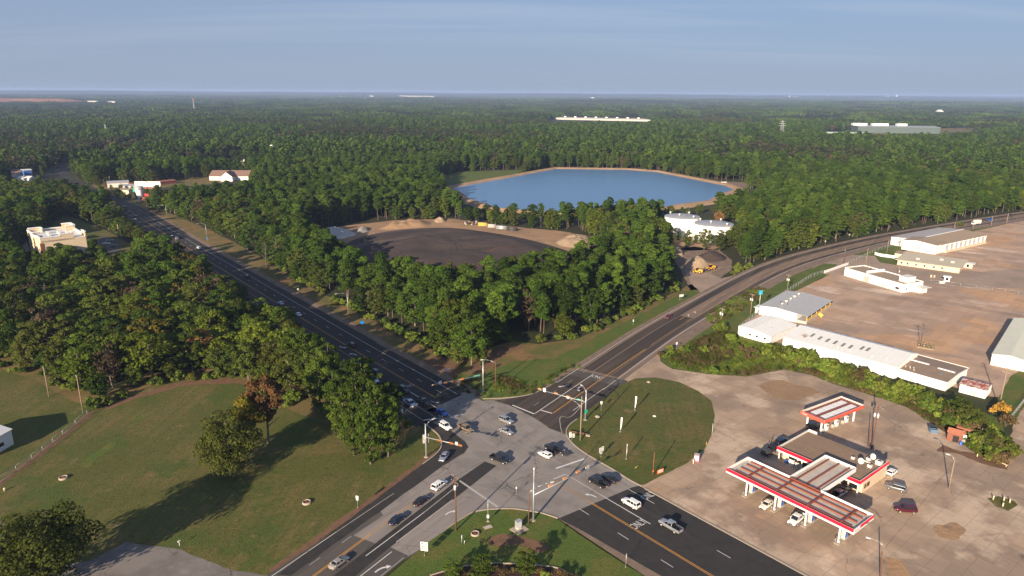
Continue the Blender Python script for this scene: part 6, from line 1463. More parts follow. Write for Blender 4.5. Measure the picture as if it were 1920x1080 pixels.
# ---- bank at the left
bk_ = thing('flat_roof_bank', 'cream flat roofed building with stepped white parapets in the left wood', 'building', (-297.0, 416.5), R(-46))
pbox('wall', (22, 14, 4.4), (44, 28, 9.0), CREAM, bk_); pbox('roof', (22, 14, 8.95), (43, 27, .14), WHITE_ROOF, bk_)
for x0, y0, x1, y1, h in ((0, -.2, 12, .5, 7.4), (0, .5, .7, 8, 8.2), (0, 8, .7, 28, 7.2), (12, -.2, 30, .5, 7.0), (30, -.2, 44, .5, 7.8), (43.3, .5, 44, 12, 7.8), (43.3, 12, 44, 20, 8.6), (36, 27.5, 44, 28.2, 8.6), (14, 27.5, 36, 28.2, 7.2), (2, 27.5, 14, 28.2, 9.0), (12, .5, 12.6, 5, 7.4), (0, 8, 6, 8.6, 8.2), (30, .5, 30.6, 4, 7.8), (38, 20, 44, 20.6, 8.6), (2, 22, 2.6, 27.5, 9.0), (13.4, 22, 14, 27.5, 9.0)):
    local_box(bk_, 'parapet', x0, y0, 8.2, x1, y1, h + 2.4, CREAM); local_box(bk_, 'parapet_cap', x0 - .25, y0 - .25, h + 2.4, x1 + .25, y1 + .25, h + 2.8, WHITE)
for x, y in ((15, 10), (20, 16), (26, 9), (31, 18), (22, 21)): a = pbox('air_conditioner', (x, y, 9.5), (2.4, 1.6, 1.1), OFFWHITE, bk_)
pbox('corner_pier', (43.4, .3, 4), (1.8, 1.8, 8), RUST, bk_)
local_box(bk_, 'drive_canopy', 44.2, 6, 4.0, 68, 14, 4.7, OFFWHITE); local_box(bk_, 'canopy_cap', 44.2, 5.8, 4.7, 68.2, 14.2, 4.85, WHITE)
for x in (50, 59, 67): local_box(bk_, 'canopy_pier', x - .4, 6.4, 0, x + .4, 7.2, 4, RUST)
bk_.scale = (.82, .82, 1.3)
# ---- house cut by the left border
hs_ = thing('white_outbuilding', 'white outbuilding with a small window cut by the left border', 'building', (-141.2, 165.0), R(81))
shb = MB(); shb.box((5, 8, 2.3), (10, 16, 4.7)); shb.build('wall', WHITE_METAL, hs_)
b = MB(); b.poly([(-.3, -.3, 4.6), (10.3, -.3, 4.6), (10.3, 8, 6.6), (-.3, 8, 6.6)]); b.poly([(-.3, 8, 6.6), (10.3, 8, 6.6), (10.3, 16.3, 4.6), (-.3, 16.3, 4.6)]); b.poly([(0, 0, 4.6), (0, 8, 6.55), (0, 16, 4.6)]); b.poly([(10, 0, 4.6), (10, 16, 4.6), (10, 8, 6.55)])
b.build('roof', WHITE_ROOF, hs_)
opening(hs_, 'window', 'front', 6.2, 1.3, 1.6, 1.1, WINDOW)

# ---- water tanks
def tank(px, r, h, label):
    t = thing('water_tank', label, 'storage tank', G(*px))
    b = MB(); b.lathe([(r, -.2), (r, h)], 48); b.build('shell', WHITE, t)
    b = MB(); b.lathe([(r + .15, h), (r + .15, h + .12), (r * .98, h + .3), (r * .5, h + 1.0), (0, h + 1.3)], 48); b.build('roof', GREY_ROOF, t)
    for a, k in ((2.2, .9), (3.9, .3), (5.3, .85), (.9, .9)):
        vent('roof_vent', t, math.cos(a) * r * k, math.sin(a) * r * k, h + .35 + (1 - k) * .8, .7, 1.6)
    b = MB(); b.tube((-r * .7, -r * .72, 0), (-r * .7, -r * .72, h + 1), .12); b.build('ladder', STEEL, t)
    return t
tank((1277, 437), 12.3, 12.0, 'taller white round water tank, left of two among the pines')
tank((1336, 449), 13.0, 11.0, 'lower white round water tank, right of two among the pines')
sl = thing('white_silo', 'narrow white silo standing alone beyond the reservoir road', 'silo', G(1449, 348))
b = MB(); b.lathe([(4, 0), (4, 10), (0, 12.5)], 16); b.build('shell', WHITE, sl); pbox('lift_shaft', (-3.6, -1, 7), (2.4, 2.4, 14), WHITE, sl)

# ---- small and far buildings
def small(name, label, pl, pr, depth, h, wall, roof, rise=1.2, ridge='x', cat='building'):
    a, c = G(*pl), G(*pr); d = c - a
    prof = [(0, h), (depth / 2, h + rise), (depth, h)] if ridge == 'x' else [(0, h), (d.length / 2, h + rise), (d.length, h)]
    return shed(name, label, cat, a, math.atan2(d.y, d.x), d.length, depth, prof, wall, roof, ridge=ridge, over=.5, seam=0, thick=.3)
PINK_ROOF = mat('pink_brown_roof', (0.22, 0.135, 0.10), 0.8, var=.1); BLUE_WALL = mat('blue_wall', (0.05, 0.14, 0.40), 0.6, var=.1)
small('clinic', 'low building with a pinkish hip roof and white gable beyond the wood', (393, 338), (466, 338), 24, 4.5, WHITE, PINK_ROOF, 5)
o = small('clinic_porch', 'white porch gable in front of the pinkish roof', (414, 340), (436, 340), 16, 5, WHITE, PINK_ROOF, 5, 'y')
small('grey_lodge', 'blue grey two storey building behind dark trees beyond the wood', (318, 330), (368, 332), 14, 7, mat('slate_wall', (0.13, 0.17, 0.20), .6), GREY_ROOF, 3)
small('trailer_home', 'long grey roofed trailer building by the far bend', (202, 352), (242, 350), 10, 4.5, OFFWHITE, GREY_ROOF, 1.5)
small('white_shop', 'white vehicles and awning building right of the grey trailer', (226, 355), (262, 356), 10, 3.5, GREY_PANEL, GREY_ROOF, 1)
small('tan_kiosk', 'small tan kiosk at the far bend of the highway', (222, 364), (242, 365), 9, 4.2, TAN_WALL, TAN_ROOF, .6)
small('red_store', 'low building with a long red roof behind the billboards', (250, 352), (330, 344), 10, 3.0, BRICK_RED, BRICK_RED, 1.0)
small('red_store', 'small red roof partly hidden by the pines near the cup shaped tower', (276, 380), (300, 376), 8, 3.2, BRICK_RED, BRICK_RED, 1.5)
for k, (a, c, h) in enumerate([((386, 322), (392, 322), 4), ((401, 321), (408, 321), 4), ((437, 315), (446, 315), 4), ((442, 308), (459, 308), 5), ((455, 323), (459, 323), 3)]):
    small('white_hut', ('leftmost', 'second', 'third', 'largest', 'rightmost')[k] + ' small white hut in the clearing beyond the pinkish roof', a, c, 7, h, WHITE, WHITE_ROOF, 1)
small('blue_store', 'white and blue building at the far left bend', (47, 335), (62, 334), 14, 9, BLUE_WALL, WHITE_ROOF, .5)
small('red_roof_house', 'house with an orange brown roof at the far left', (24, 333), (42, 332), 14, 5, OFFWHITE, PINK_ROOF, 3)
small('white_house', 'white cluttered shed at the far left in front of the blue store', (33, 344), (56, 344), 12, 5, WHITE, OFFWHITE, 2)
# green factory
gf = small('green_factory', 'long dark green factory hall with white roof boxes on the far right', (1608, 249), (1762, 251), 90, 16, GREEN_METAL, GREY_ROOF, 1.5)
small('green_annex', 'pale green low annex in front of the dark green factory', (1550, 252), (1622, 253), 20, 5, mat('pale_green_wall', (0.30, 0.38, 0.30), .6), mat('pale_green_sheet', (0.36, 0.44, 0.36), .6), 1)
for k, (x, w) in enumerate([(18, 36), (70, 40), (125, 24)]): pbox('roof_box', (x, 50, 19.5), (w, 16, 7), WHITE, gf)
wf = small('white_warehouse', 'very long white warehouse roof far across the wood', (1038, 224), (1222, 228), 110, 6, GREY_PANEL, DECK, 1)
for k in range(9): pbox('roof_unit', (30 + k * 40, 50, 9.5), (8, 8, 3), WHITE, wf)
small('chapel', 'small white building far right with a pointed front', (1757, 214.5), (1770, 214.5), 20, 10, WHITE, WHITE_ROOF, 14, 'y')
for a, c, h, lab in (((165, 197), (183, 197), 26, 'left white box building on the far left horizon'), ((202, 197), (216, 197), 24, 'right white box building on the far left horizon'), ((246, 213), (292, 212), 8, 'long white shed in the far left wood'), ((748, 183), (812, 184), 34, 'cream town blocks on the far horizon')):
    small('far_building', lab, a, c, 40, h, OFFWHITE if h < 30 else GREY_PANEL, DECK, .5)
for k, (u, v, h, w) in enumerate([(527, 180, 14, 60), (601, 180, 16, 40), (1110, 186, 14, 50), (1480, 186, 34, 22), (1490, 186, 26, 60), (1552, 186, 38, 30), (1562, 186, 22, 70), (1600, 186.5, 20, 40), (1664, 187, 40, 24), (1680, 187, 52, 20), (697, 183, 14, 60), (640, 183, 12, 50)]):
    a = G(u, v); o = thing('far_block', 'tiny pale building on the horizon', 'building', a, 0, 'tiny pale buildings on the horizon'); h *= 2.0; pbox('wall', (0, 0, h / 2), (w, 40, h), WHITE, o); pbox('roof', (0, 0, h + .5), (w + 1, 41, 1), OFFWHITE, o)
# red ruin in the hedge
ru = thing('ruined_shed', 'ruined red brick shed with a broken front in the hedge corner', 'shed', G(1788, 828), R(-40))
b = MB(); b.box((0, 1.5, 1.3), (3.6, 3.2, 2.6)); b.build('wall', BRICK_RED, ru)
b = MB(); b.poly([(-2, -.3, 2.5), (2, -.3, 2.5), (2, 1.6, 3.4), (-2, 1.6, 3.4)]); b.poly([(-2, 1.6, 3.4), (2, 1.6, 3.4), (2, 3.5, 2.5), (-2, 3.5, 2.5)]); b.build('roof', mat('terracotta_sheet', (0.38, 0.14, 0.08), .8, var=.3), ru)
pbox('doorway', (.4, -.13, 1.0), (1.5, .06, 1.9), BLACK, ru)
ru2 = thing('ruined_shed', 'second part of the red ruin, behind and to the right', 'shed', G(1806, 815), R(-40)); pbox('wall', (0, 0, 1.2), (3.4, 2.6, 2.4), BRICK_RED, ru2); pbox('roof', (0, 0, 2.5), (3.8, 3, .2), mat('terracotta_roof', (0.36, 0.13, 0.08), .8, var=.3), ru2)
for u, v, m, w, h, lab, nm in ((1801, 834, BLUE_PUMP, .7, 1.0, 'blue barrel beside the red ruin', 'barrel'), (1806, 824, WHITE, 1.2, 1.4, 'white fridge dumped at the red ruin', 'fridge'), (1803, 829, GREY_PANEL, 1.3, .9, 'grey crate dumped in front of the white fridge', 'crate')):
    o = thing(nm, lab, nm, G(u, v), .3); b = MB()
    if nm == 'barrel': b.lathe([(0, 0), (w / 2, 0), (w / 2 + .03, h * .33), (w / 2, h * .36), (w / 2 + .03, h * .66), (w / 2, h), (0, h)], 12)
    else: b.box((0, 0, h / 2), (w, w * .8, h))
    b.build('body', m, o)
    pbox('lid', (0, 0, h + .03), (w * .8, w * .7, .06), m, o)
ds = thing('dumpster', 'blue grey dumpster with an open black lid at the hedge', 'dumpster', G(1749, 810), R(-10))
b = MB(); b.poly([(-1, -.8, 0), (1, -.8, 0), (1, -.9, 1.2), (-1, -.9, 1.2)]); b.poly([(-1, .8, 0), (-1, -.8, 0), (-1, -.9, 1.2), (-1, .8, 1.6)]); b.poly([(1, -.8, 0), (1, .8, 0), (1, .8, 1.6), (1, -.9, 1.2)]); b.poly([(1, .8, 0), (-1, .8, 0), (-1, .8, 1.6), (1, .8, 1.6)]); b.poly([(-1, -.8, .3), (1, -.8, .3), (1, .8, .3), (-1, .8, .3)])
b.build('bin', mat('dumpster_paint', (0.10, 0.17, 0.26), .5, var=.2), ds); b = MB(); b.box((0, .1, 1.5), (2.05, .9, .06), rot=Matrix.Rotation(R(14), 3, 'X')); b.box((0, 1.15, 1.3), (2.05, .06, .9)); b.build('lid', BLACK, ds)
# ------------------------------------------------------------------ street furniture
def tip_dir(a, b): d = Vector(b) - Vector(a); return math.atan2(d.y, d.x), d.length
def signal_mast(base, top_h, arm_h, tip, lum, heads, label, facing, signs=(), antenna=0, w=1.0):
    """galvanised pole with a tapered arm that carries horizontal signal heads"""
    ang, ln = tip_dir(base, tip)
    t = thing('signal_mast', label, 'traffic signal', base, ang, 'traffic signal masts')
    b = MB(); b.tube((0, 0, 0), (0, 0, top_h), .24, .14, 12); b.tube((0, 0, 0), (0, 0, .12), .42, .42, 12); b.build('pole', STEEL, t)
    b = MB(); b.lathe([(0, -.1), (.62, -.1), (.62, .12), (.5, .16), (0, .16)], 14); b.build('footing', KERB, t)
    b = MB(); b.tube((0.1, 0, arm_h), (ln, 0, arm_h + .25), .15, .07, 10); b.build('arm', STEEL, t)
    fx = facing - ang                       # direction the lenses look, in the mast's frame
    for k, fr in enumerate(heads):
        x = ln * fr; z = arm_h + .25 * fr + .12
        h = MB(); h.box((0, 0, 0), (1.2, .28, .42)); ho_ = h.build('signal_head', SIGNAL, t, (x, .0, z), (0, 0, 0))
        s = 1 if math.sin(fx) > 0 else -1
        ho_.location.y = s * .25
        for q, m in ((-.38, LAMP_OFF_R), (0, LAMP_OFF_Y), (.38, LAMP_OFF_G)):
            v = MB(); v.tube((q, s * .16, 0), (q, s * .38, 0), .17, .17, 10, caps=False); v.build('visor', SIGNAL, ho_)
            v = MB(); v.tube((q, s * .165, 0), (q, s * .18, 0), .16, .16, 10); v.build('lens', m, ho_)
    for nm, fr, wd, hh, dz, m, txt in signs:
        x = ln * fr; z = arm_h + .25 * fr + dz
        so = pbox(nm, (x, 0, z), (wd, .05, hh), m, t); so.location.y += 0
        if txt:
            for q, w_ in ((-.32, .22), (.12, .42)):          # pale legend too small to read in the photograph
                pbox('legend', (x + q * wd, 0, z), (w_ * wd, .07, hh * .45), PALE_GREEN, so)
    if lum:
        la = lum[0] - ang; L_ = lum[1]
        d = Vector((math.cos(la), math.sin(la), 0)); p0 = Vector((0, 0, top_h - .7))
        pts = [p0, p0 + d * L_ * .35 + Vector((0, 0, .75)), p0 + d * L_ * .7 + Vector((0, 0, 1.05)), p0 + d * L_ + Vector((0, 0, 1.1))]
        b = MB(); b.path(pts, .07, 6); b.path([p0 - Vector((0, 0, .8)), pts[1]], .05, 6); b.build('lamp_arm', STEEL, t)
        b = MB(); b.box(tuple(pts[-1] + d * .3), (.95, .38, .2), rz=la); b.build('lamp_head', GALV, t)
    if antenna:
        b = MB(); b.tube((0, 0, top_h), (0, 0, antenna), .09, .06, 8); b.build('antenna', GALV, t); pbox('antenna_cap', (0, 0, antenna + .15), (.25, .25, .4), WHITE, t)
    b = MB(); b.box((ln * .86, 0, arm_h + .7), (.3, .2, .2)); b.tube((ln * .86, 0, arm_h + .2), (ln * .86, 0, arm_h + .65), .04); b.build('camera', OFFWHITE, t)
    return t
PALE_GREEN = mat('sign_legend', (0.45, 0.72, 0.64), 0.4, var=0)
LAMP_OFF_R = mat('lens_red', (0.18, 0.01, 0.01), 0.25, var=0); LAMP_OFF_Y = mat('lens_amber', (0.24, 0.12, 0.01), 0.25, var=0); LAMP_OFF_G = mat('lens_green', (0.01, 0.14, 0.07), 0.25, var=0)
signal_mast((-9.4, 212.9), 10.6, 5.8, (-25.5, 203.6), None, (.42, .58, .74, .93), 'signal mast on the wood side of the crossing, arm over the shaded highway', A1 - math.pi / 2 - .9,
            (('street_sign', .13, 2.5, .62, .1, SIGN_GREEN, 1), ('lane_sign', .83, .9, 1.1, .35, WHITE, None)))
signal_mast((22.6, 192.2), 9.9, 6.0, (8.4, 200.7), (R(115), 2.6), (.37, .62, .97), 'signal mast at the lawn island, arm over the right highway', A2,
            (('street_sign', .12, 2.2, .55, .1, SIGN_GREEN, 1), ('lane_sign', .86, .9, 1.2, .3, WHITE, None)))
signal_mast((-23.1, 169.3), 9.9, 6.0, (-13.2, 164.4), (R(50), 2.8), (.42, .74, .99), 'signal mast on the left lawn corner beside the grey car', A2 + math.pi,
            (('lane_sign', .88, .8, 1.0, .25, GREY_PANEL, None),))
signal_mast((5.3, 140.5), 10.2, 6.7, (20.6, 153.4), None, (.28, .52, .74), 'signal mast on the near corner with a tall thin antenna', A1,
            (('lane_sign', .90, .9, 1.1, .3, GREY_PANEL, None),), antenna=13.4)
# the green sign low on the island's mast
o = thing('guide_sign', 'small green sign strapped low on the island signal mast', 'sign', (22.6, 192.0, 2.6), R(20)); pbox('panel', (0, -.3, .5), (.9, .06, 1.1), SIGN_GREEN, o); pbox('bracket', (0, -.12, .5), (.2, .3, .1), STEEL, o)
o = thing('guide_sign', 'pair of grey sign backs on the left lawn signal mast', 'sign', (-23.1, 169.5, 4.6), R(20)); pbox('panel', (-.45, .3, .7), (.75, .05, 2.6), GREY_PANEL, o); pbox('panel', (.45, .3, .7), (.75, .05, 2.6), GREY_PANEL, o)

def wood_pole(px, top_px, label, m=WOOD, cross=1, trans=0, lamp=None, h=None, r=.16, arm_ang=None, lean=0):
    p = G(*px)
    if h is None:
        lo, hi = 0, 30
        for _ in range(40):
            k = (lo + hi) / 2
            if project(p.x, p.y, k)[1] > top_px[1]: lo = k
            else: hi = k
        h = lo
    t = thing('utility_pole', label, 'utility pole', p, arm_ang if arm_ang is not None else A1)
    b = MB(); b.tube((0, 0, -.2), (lean, 0, h), r, r * .68, 9); b.build('pole', m, t)
    for k in range(cross):
        z = h - .35 - k * 1.2
        b = MB(); b.box((0, .14, z), (2.5, .1, .13)); b.tube((-.8, .14, z), (0, .1, z - .7), .025); b.tube((.8, .14, z), (0, .1, z - .7), .025); co = b.build('crossarm', m, t)
        for x in (-1.15, -.55, .55, 1.15):
            q = MB(); q.tube((x, .14, z + .06), (x, .14, z + .26), .05, .035, 6); q.build('insulator', GALV, co)
    for k in range(trans):
        b = MB(); x = (-.45, .45, 0)[k]; y = (.38, .38, -.42)[k]
        b.lathe([(0, h - 3.2), (.3, h - 3.2), (.3, h - 2.2), (.2, h - 2.05), (0, h - 2.05)], 10, c=(x, y)); b.build('transformer', GALV, t)
    if lamp:
        a, L_, z = lamp; a -= t.rotation_euler.z; d = Vector((math.cos(a), math.sin(a), 0)); p0 = Vector((0, 0, z))
        pts = [p0, p0 + d * L_ * .4 + Vector((0, 0, .7)), p0 + d * L_ * .75 + Vector((0, 0, .95)), p0 + d * L_ + Vector((0, 0, .95))]
        b = MB(); b.path(pts, .05, 6); b.path([p0 - Vector((0, 0, .5)), pts[1]], .04, 6); b.build('lamp_arm', STEEL, t)
        b = MB(); b.box(tuple(pts[-1] + d * .3), (.85, .34, .18), rz=a); b.build('lamp_head', GALV, t)
    return t
wood_pole((929, 732), (929, 677), 'brown wood pole with a lamp behind the wood side signal mast', WOOD_DARK, 0, 0, (R(180), 4.2, 10.0))
wood_pole((1088, 826), (1086, 743), 'tall pale wood pole with a lamp on the lawn island corner', WOOD, 0, 0, (R(135), 4.8, 10.6), r=.2)
wood_pole((991, 984), (993, 918), 'brown wood pole with a lamp beside the near corner signal mast', WOOD_DARK, 0, 0, (R(25), 5.6, 8.7))
wood_pole((855, 995), (855, 892), 'tall brown wood pole with crossarms at the near left kerb', WOOD_DARK, 2, 1, r=.2)
wood_pole((757, 832), (754, 753), 'wood pole with a transformer and lamp in front of the tall bright trees', WOOD, 2, 2, (R(50), 5.0, 9.4))
wood_pole((1779, 917), (1782, 861), 'short pale pole with a white floodlight on the forecourt', WOOD, 0, 0, (R(140), 1.3, 8.3))
wood_pole((1634, 842), (1640, 762), 'dark utility pole with three white transformers behind the fuel shop', WOOD_DARK, 1, 3, r=.2)
wood_pole((1627, 838), (1630, 790), 'second dark pole close beside the transformer pole behind the fuel shop', WOOD_DARK, 0, 0, r=.16)
wood_pole((1650, 1085), (1660, 1036), 'leaning brown wood pole with lamps at the bottom border', WOOD_DARK, 0, 0, (R(150), 3.0, 7.6), lean=.5)
wood_pole((1873, 765), (1883, 690), 'tall pale pole with two crossarms between the rusty shed and the yard lawn', WOOD, 2, 0, r=.2)
wood_pole((1838, 826), (1843, 801), 'bare pale post among the bright bushes by the red ruin', WOOD, 0, 0, r=.22)
wood_pole((156, 775), (148, 704), 'pale wood pole on the left lawn, right one of two', WOOD, 1, 0)
wood_pole((92, 744), (83, 688), 'pale wood pole on the left lawn, left one of two', WOOD, 1, 0)
wood_pole((1353, 600), (1360, 578), 'short pole with small white boxes on the right highway verge', WOOD, 1, 2)
wood_pole((1407, 590), (1411, 551), 'pole with white transformers left of the grey roofed dock shed', WOOD, 1, 2)
wood_pole((1476, 545), (1477, 515), 'pole with white transformers on the verge behind the grey roofed shed', WOOD, 1, 2)
wood_pole((1505, 655), (1502, 628), 'twin pole in front of the long hall, left', WOOD_DARK, 1, 2, r=.15)
wood_pole((1507, 655), (1508, 626), 'twin pole in front of the long hall, right', WOOD, 1, 0, r=.15)
wood_pole((1623, 498), (1625, 466), 'bare wood pole behind the low white building with the fin', WOOD, 0, 0, r=.2)
wood_pole((1581, 495), (1586, 473), 'leaning pole at the yard gate with a lamp', WOOD_DARK, 0, 0, (R(60), 1.5, 7))
wood_pole((1684, 517), (1684, 500), 'short pole with a white lamp box by the low white building', WOOD, 0, 1)
wood_pole((1662, 478), (1665, 450), 'pole on the verge left of the tall shed, with a small white lamp', WOOD, 0, 0, (R(20), 1.2, 8))
wood_pole((1686, 466), (1690, 443), 'pole with white transformers at the corner of the tall shed', WOOD, 0, 2)
for k, (b_, t_) in enumerate([((1789, 430), (1791, 417)), ((1824, 430), (1826, 412)), ((1858, 424), (1862, 405)), ((1887, 420), (1891, 400))]):
    wood_pole(b_, t_, '%s pole on the far right highway verge, counted from the left' % ('first', 'second', 'third', 'fourth')[k], WOOD, 0, 0, r=.22)
wood_pole((224, 446), (222, 421), 'thick grey pole in front of the left cream building', WOOD, 1, 0, r=.4)
wood_pole((242, 438), (238, 412), 'pole with a lamp at the left edge of the far highway', WOOD, 2, 1, (R(30), 5, 9))
wood_pole((207, 348), (211, 330), 'leaning tan pole behind the grey trailer', WOOD, 0, 0, r=.35)
for k in range(0): pass
def lamp_pole(px, h, ang, L_, label):
    t = thing('street_lamp', label, 'street lamp', G(*px), 0, 'street lamps along the left highway')
    b = MB(); b.tube((0, 0, 0), (0, 0, h), .13, .09, 8); b.build('pole', STEEL, t)
    d = Vector((math.cos(ang), math.sin(ang), 0)); p0 = Vector((0, 0, h - .3)); pts = [p0, p0 + d * L_ * .5 + Vector((0, 0, .8)), p0 + d * L_ + Vector((0, 0, 1.0))]
    b = MB(); b.path(pts, .06, 6); b.build('lamp_arm', STEEL, t); b = MB(); b.box(tuple(pts[-1] + d * .3), (.9, .36, .2), rz=ang); b.build('lamp_head', GALV, t)
lamp_pole((653, 588), 9.5, A1 + math.pi / 2, 5.0, 'street lamp on the shaded verge, nearest of three along the left highway')
lamp_pole((311, 474), 9.5, A1 - math.pi / 2, 4.5, 'street lamp at the left kerb near the small lawn of the cream building')
lamp_pole((388, 446), 9.5, A1 + math.pi / 2, 5.0, 'street lamp in front of the pines, second along the left highway')
lamp_pole((313, 408), 9.5, A1 + math.pi / 2, 5.0, 'street lamp in front of the pines, farthest along the left highway')

def sign_post(px, h, panels, label, ang=0.0, cat='sign', r=.045, foot=True):
    """panels: (x, z, width, height, material)"""
    t = thing('road_sign', label, cat, G(*px), ang)
    b = MB(); b.tube((0, 0, 0), (0, 0, h), r, r, 6); b.build('post', STEEL, t)
    if foot: b = MB(); b.tube((0, 0, 0), (0, 0, .18), .16, .14, 8); b.build('base', KERB, t)
    for x, z, w, hh, m in panels:
        b = MB(); b.box((x, -.06, z), (w, .03, hh)); so = b.build('panel', m, t)
        if m is WHITE and w > .5:
            q = MB(); q.box((x, -.08, z + hh * .02), (w * .5, .012, hh * .36)); q.build('emblem', BLACK, so)
    return t
sign_post((1072, 829), 3.0, [(-.55, 2.75, .75, .8, WHITE), (-.5, 1.95, .7, .7, WHITE), (.5, 2.35, .6, .55, WHITE), (.5, 1.7, .6, .55, WHITE)], 'route signs of four white panels at the tip of the lawn island', R(20))
sign_post((1127, 857), 3.1, [(-.45, 2.6, .75, .75, WHITE), (.45, 2.75, .75, .75, WHITE), (-.45, 1.85, .7, .55, WHITE), (.45, 2.0, .7, .55, WHITE), (-.1, 1.25, .9, .4, GALV)], 'large route sign assembly with four white panels on the lawn island', R(35))
sign_post((1127, 769), 3.0, [(0, 2.8, .7, .5, WHITE), (0, 2.3, .6, .4, WHITE)], 'small double white sign near the kerb behind the island signal mast', R(10))
sign_post((796, 1042), 3.6, [(-.42, 3.1, .75, .75, WHITE), (.42, 3.0, .75, .75, WHITE), (-.42, 2.3, .7, .65, WHITE), (.42, 2.2, .7, .65, WHITE), (-.42, 1.6, .7, .55, WHITE), (.42, 1.5, .7, .55, WHITE)], 'tall pair of white route sign stacks on the near corner lawn', R(-5))
sign_post((838, 707), 3.0, [(-.5, 2.7, .8, 1.0, WHITE), (.6, 2.75, .8, .9, WHITE)], 'twin white signs at the shaded kerb by the wood side signal mast', R(15))
sign_post((671, 952), 3.2, [(0, 2.85, .75, .85, GALV), (0, 2.2, .6, .3, GALV)], 'grey backed sign on the left lawn by the near highway', R(-20))
sign_post((1173, 1064), 3.4, [(0, 3.1, .4, .35, GALV), (0, 2.5, .45, .6, GALV)], 'edge-on sign on the near right verge with a long shadow', R(70))
sign_post((968, 927), 2.0, [(0, 1.9, .3, .5, GALV)], 'short post at the near corner kerb', R(0))
sign_post((1268, 654), 2.6, [(0, 2.3, .75, .9, WHITE)], 'white sign at the corner of the weed patch by the right highway', R(20))
sign_post((1350, 596), 2.6, [(0, 2.3, .8, 1.0, WHITE)], 'white sign beside the verge pole on the right highway', R(20))
sign_post((1187, 609), 2.4, [(0, 1.9, .5, 1.1, GALV)], 'grey delineator sign on the dry verge under the pines', R(20))
t = sign_post((1277, 563), 2.8, [(.0, 2.4, 2.6, 1.2, GALV)], 'wide pale sign on two posts at the verge under the pines', R(25)); pbox('post', (-.9, 0, 1.2), (.09, .09, 2.4), STEEL, t)
sign_post((1422, 588), 10.5, [(0, 10.0, 2.2, 2.0, SIGN_CYAN)], 'tall pole with a bright cyan square sign on the right highway verge', R(25), r=.14)
sign_post((679, 612), 2.4, [(0, 1.7, 1.6, 1.4, SIGN_BLUE)], 'blue square sign on the shaded verge of the left highway', R(30))
sign_post((389, 452), 2.4, [(0, 2.0, .9, 1.1, SIGN_BLUE)], 'small blue sign on the dry verge farther up the left highway', R(30))
sign_post((559, 549), 2.2, [(0, 1.9, .8, .8, GALV)], 'small pale sign far up the shaded verge', R(30))
for k, (u, v) in enumerate([(1460, 465), (1547, 458), (1592, 445), (1694, 427), (1765, 410), (1824, 401), (1891, 395)]):
    sign_post((u, v), 2.4, [(0, 2.0, 1.1, .9, GALV if k % 2 else WHITE)], '%s small sign along the far verge of the right highway, from the left' % ('first', 'second', 'third', 'fourth', 'fifth', 'sixth', 'seventh')[k], R(25))
# feather flags
def feather(px, top_px, label, ang):
    t = thing('feather_flag', label, 'flag', G(*px), ang)
    h = 4.6; b = MB(); b.tube((0, 0, 0), (0, 0, h), .035, .02, 6); b.path([(0, 0, h), (-.15, 0, h + .15), (-.4, 0, h + .12)], .02, 5); b.build('pole', GALV, t)
    v = []; f = []
    n = 12
    for i in range(n + 1):
        z = .7 + (h - .6) * i / n; w = .12 + .36 * math.sin(min(1, i / n * 1.15) * 1.6)
        for s in (0, 1): v.append((.02 if not s else -w, .05 * math.sin(i * .9) * s + .04 * s, z + (.05 if s else 0)))
        if i: k = 2 * i; f.append((k - 2, k - 1, k + 1, k))
    me = bpy.data.meshes.new('banner'); me.from_pydata(v, [], f); me.materials.append(WHITE); me.update(); o = link_mesh('banner', me, t)
    so = o.modifiers.new('cloth', 'SOLIDIFY'); so.thickness = .02
    b = MB(); b.box((0, 0, .05), (.5, .5, .1)); b.build('base', GREY_PANEL, t)
feather((689, 628) if False else (1190, 769), None, 'upright white feather flag on the lawn island, rear one', R(160))
feather((1163, 810), None, 'curved white feather flag on the lawn island, middle one', R(150))
feather((1174, 861), None, 'thin furled white feather flag on the lawn island, front one', R(100))
t = thing('brown_post', 'tall brown steel post on the front of the lawn island', 'post', G(1224, 893)); b = MB(); b.tube((0, 0, 0), (0, 0, 6.9), .12, .1, 8); b.build('shaft', RUST, t); pbox('cap', (0, 0, 6.95), (.3, .3, .1), RUST, t); pbox('band', (.0, 0, 1.6), (.28, .28, .3), ORANGE_SIGN, t)
t = thing('banner_sign', 'orange banner sign with white lettering at the lawn island edge', 'sign', G(1238, 888), R(33)); pbox('panel', (0, 0, .75), (2.3, .06, 1.1), ORANGE_SIGN, t); pbox('text_field', (0, -.04, .78), (1.5, .02, .75), WHITE, t)
me = text_mesh('HIRING', .42, BLACK) if False else None
for s in (-1, 1): pbox('stake', (s * 1.1, 0, .5), (.06, .06, 1.0), STEEL, t)
for k, (z, w) in enumerate(((.95, 1.2), (.62, 1.2))): pbox('lettering', (0, -.055, z), (w, .012, .13), ORANGE_SIGN, t)
t = thing('ice_kiosk', 'pink and white box kiosk at the edge of the lawn island', 'kiosk', G(1306, 864), R(-20)); pbox('body', (0, 0, .95), (1.3, 1.3, 1.9), PINK, t); pbox('front_panel', (-.02, -.665, 1.1), (1.05, .03, 1.2), WHITE, t); pbox('side_panel', (.665, 0, 1.0), (.03, 1.0, .7), OFFWHITE, t); pbox('roof', (0, 0, 1.93), (1.36, 1.36, .06), GREY_PANEL, t)
t = thing('yard_figure', 'small tan figure stand in front of the pink kiosk', 'ornament', G(1300, 869), 0); b = MB(); b.lathe([(0, 0), (.22, 0), (.16, .5), (.25, .9), (.12, 1.05), (.16, 1.2), (0, 1.35)], 10); b.build('body', TAN_WALL, t); pbox('stand', (0, 0, .04), (.6, .6, .08), WOOD, t)
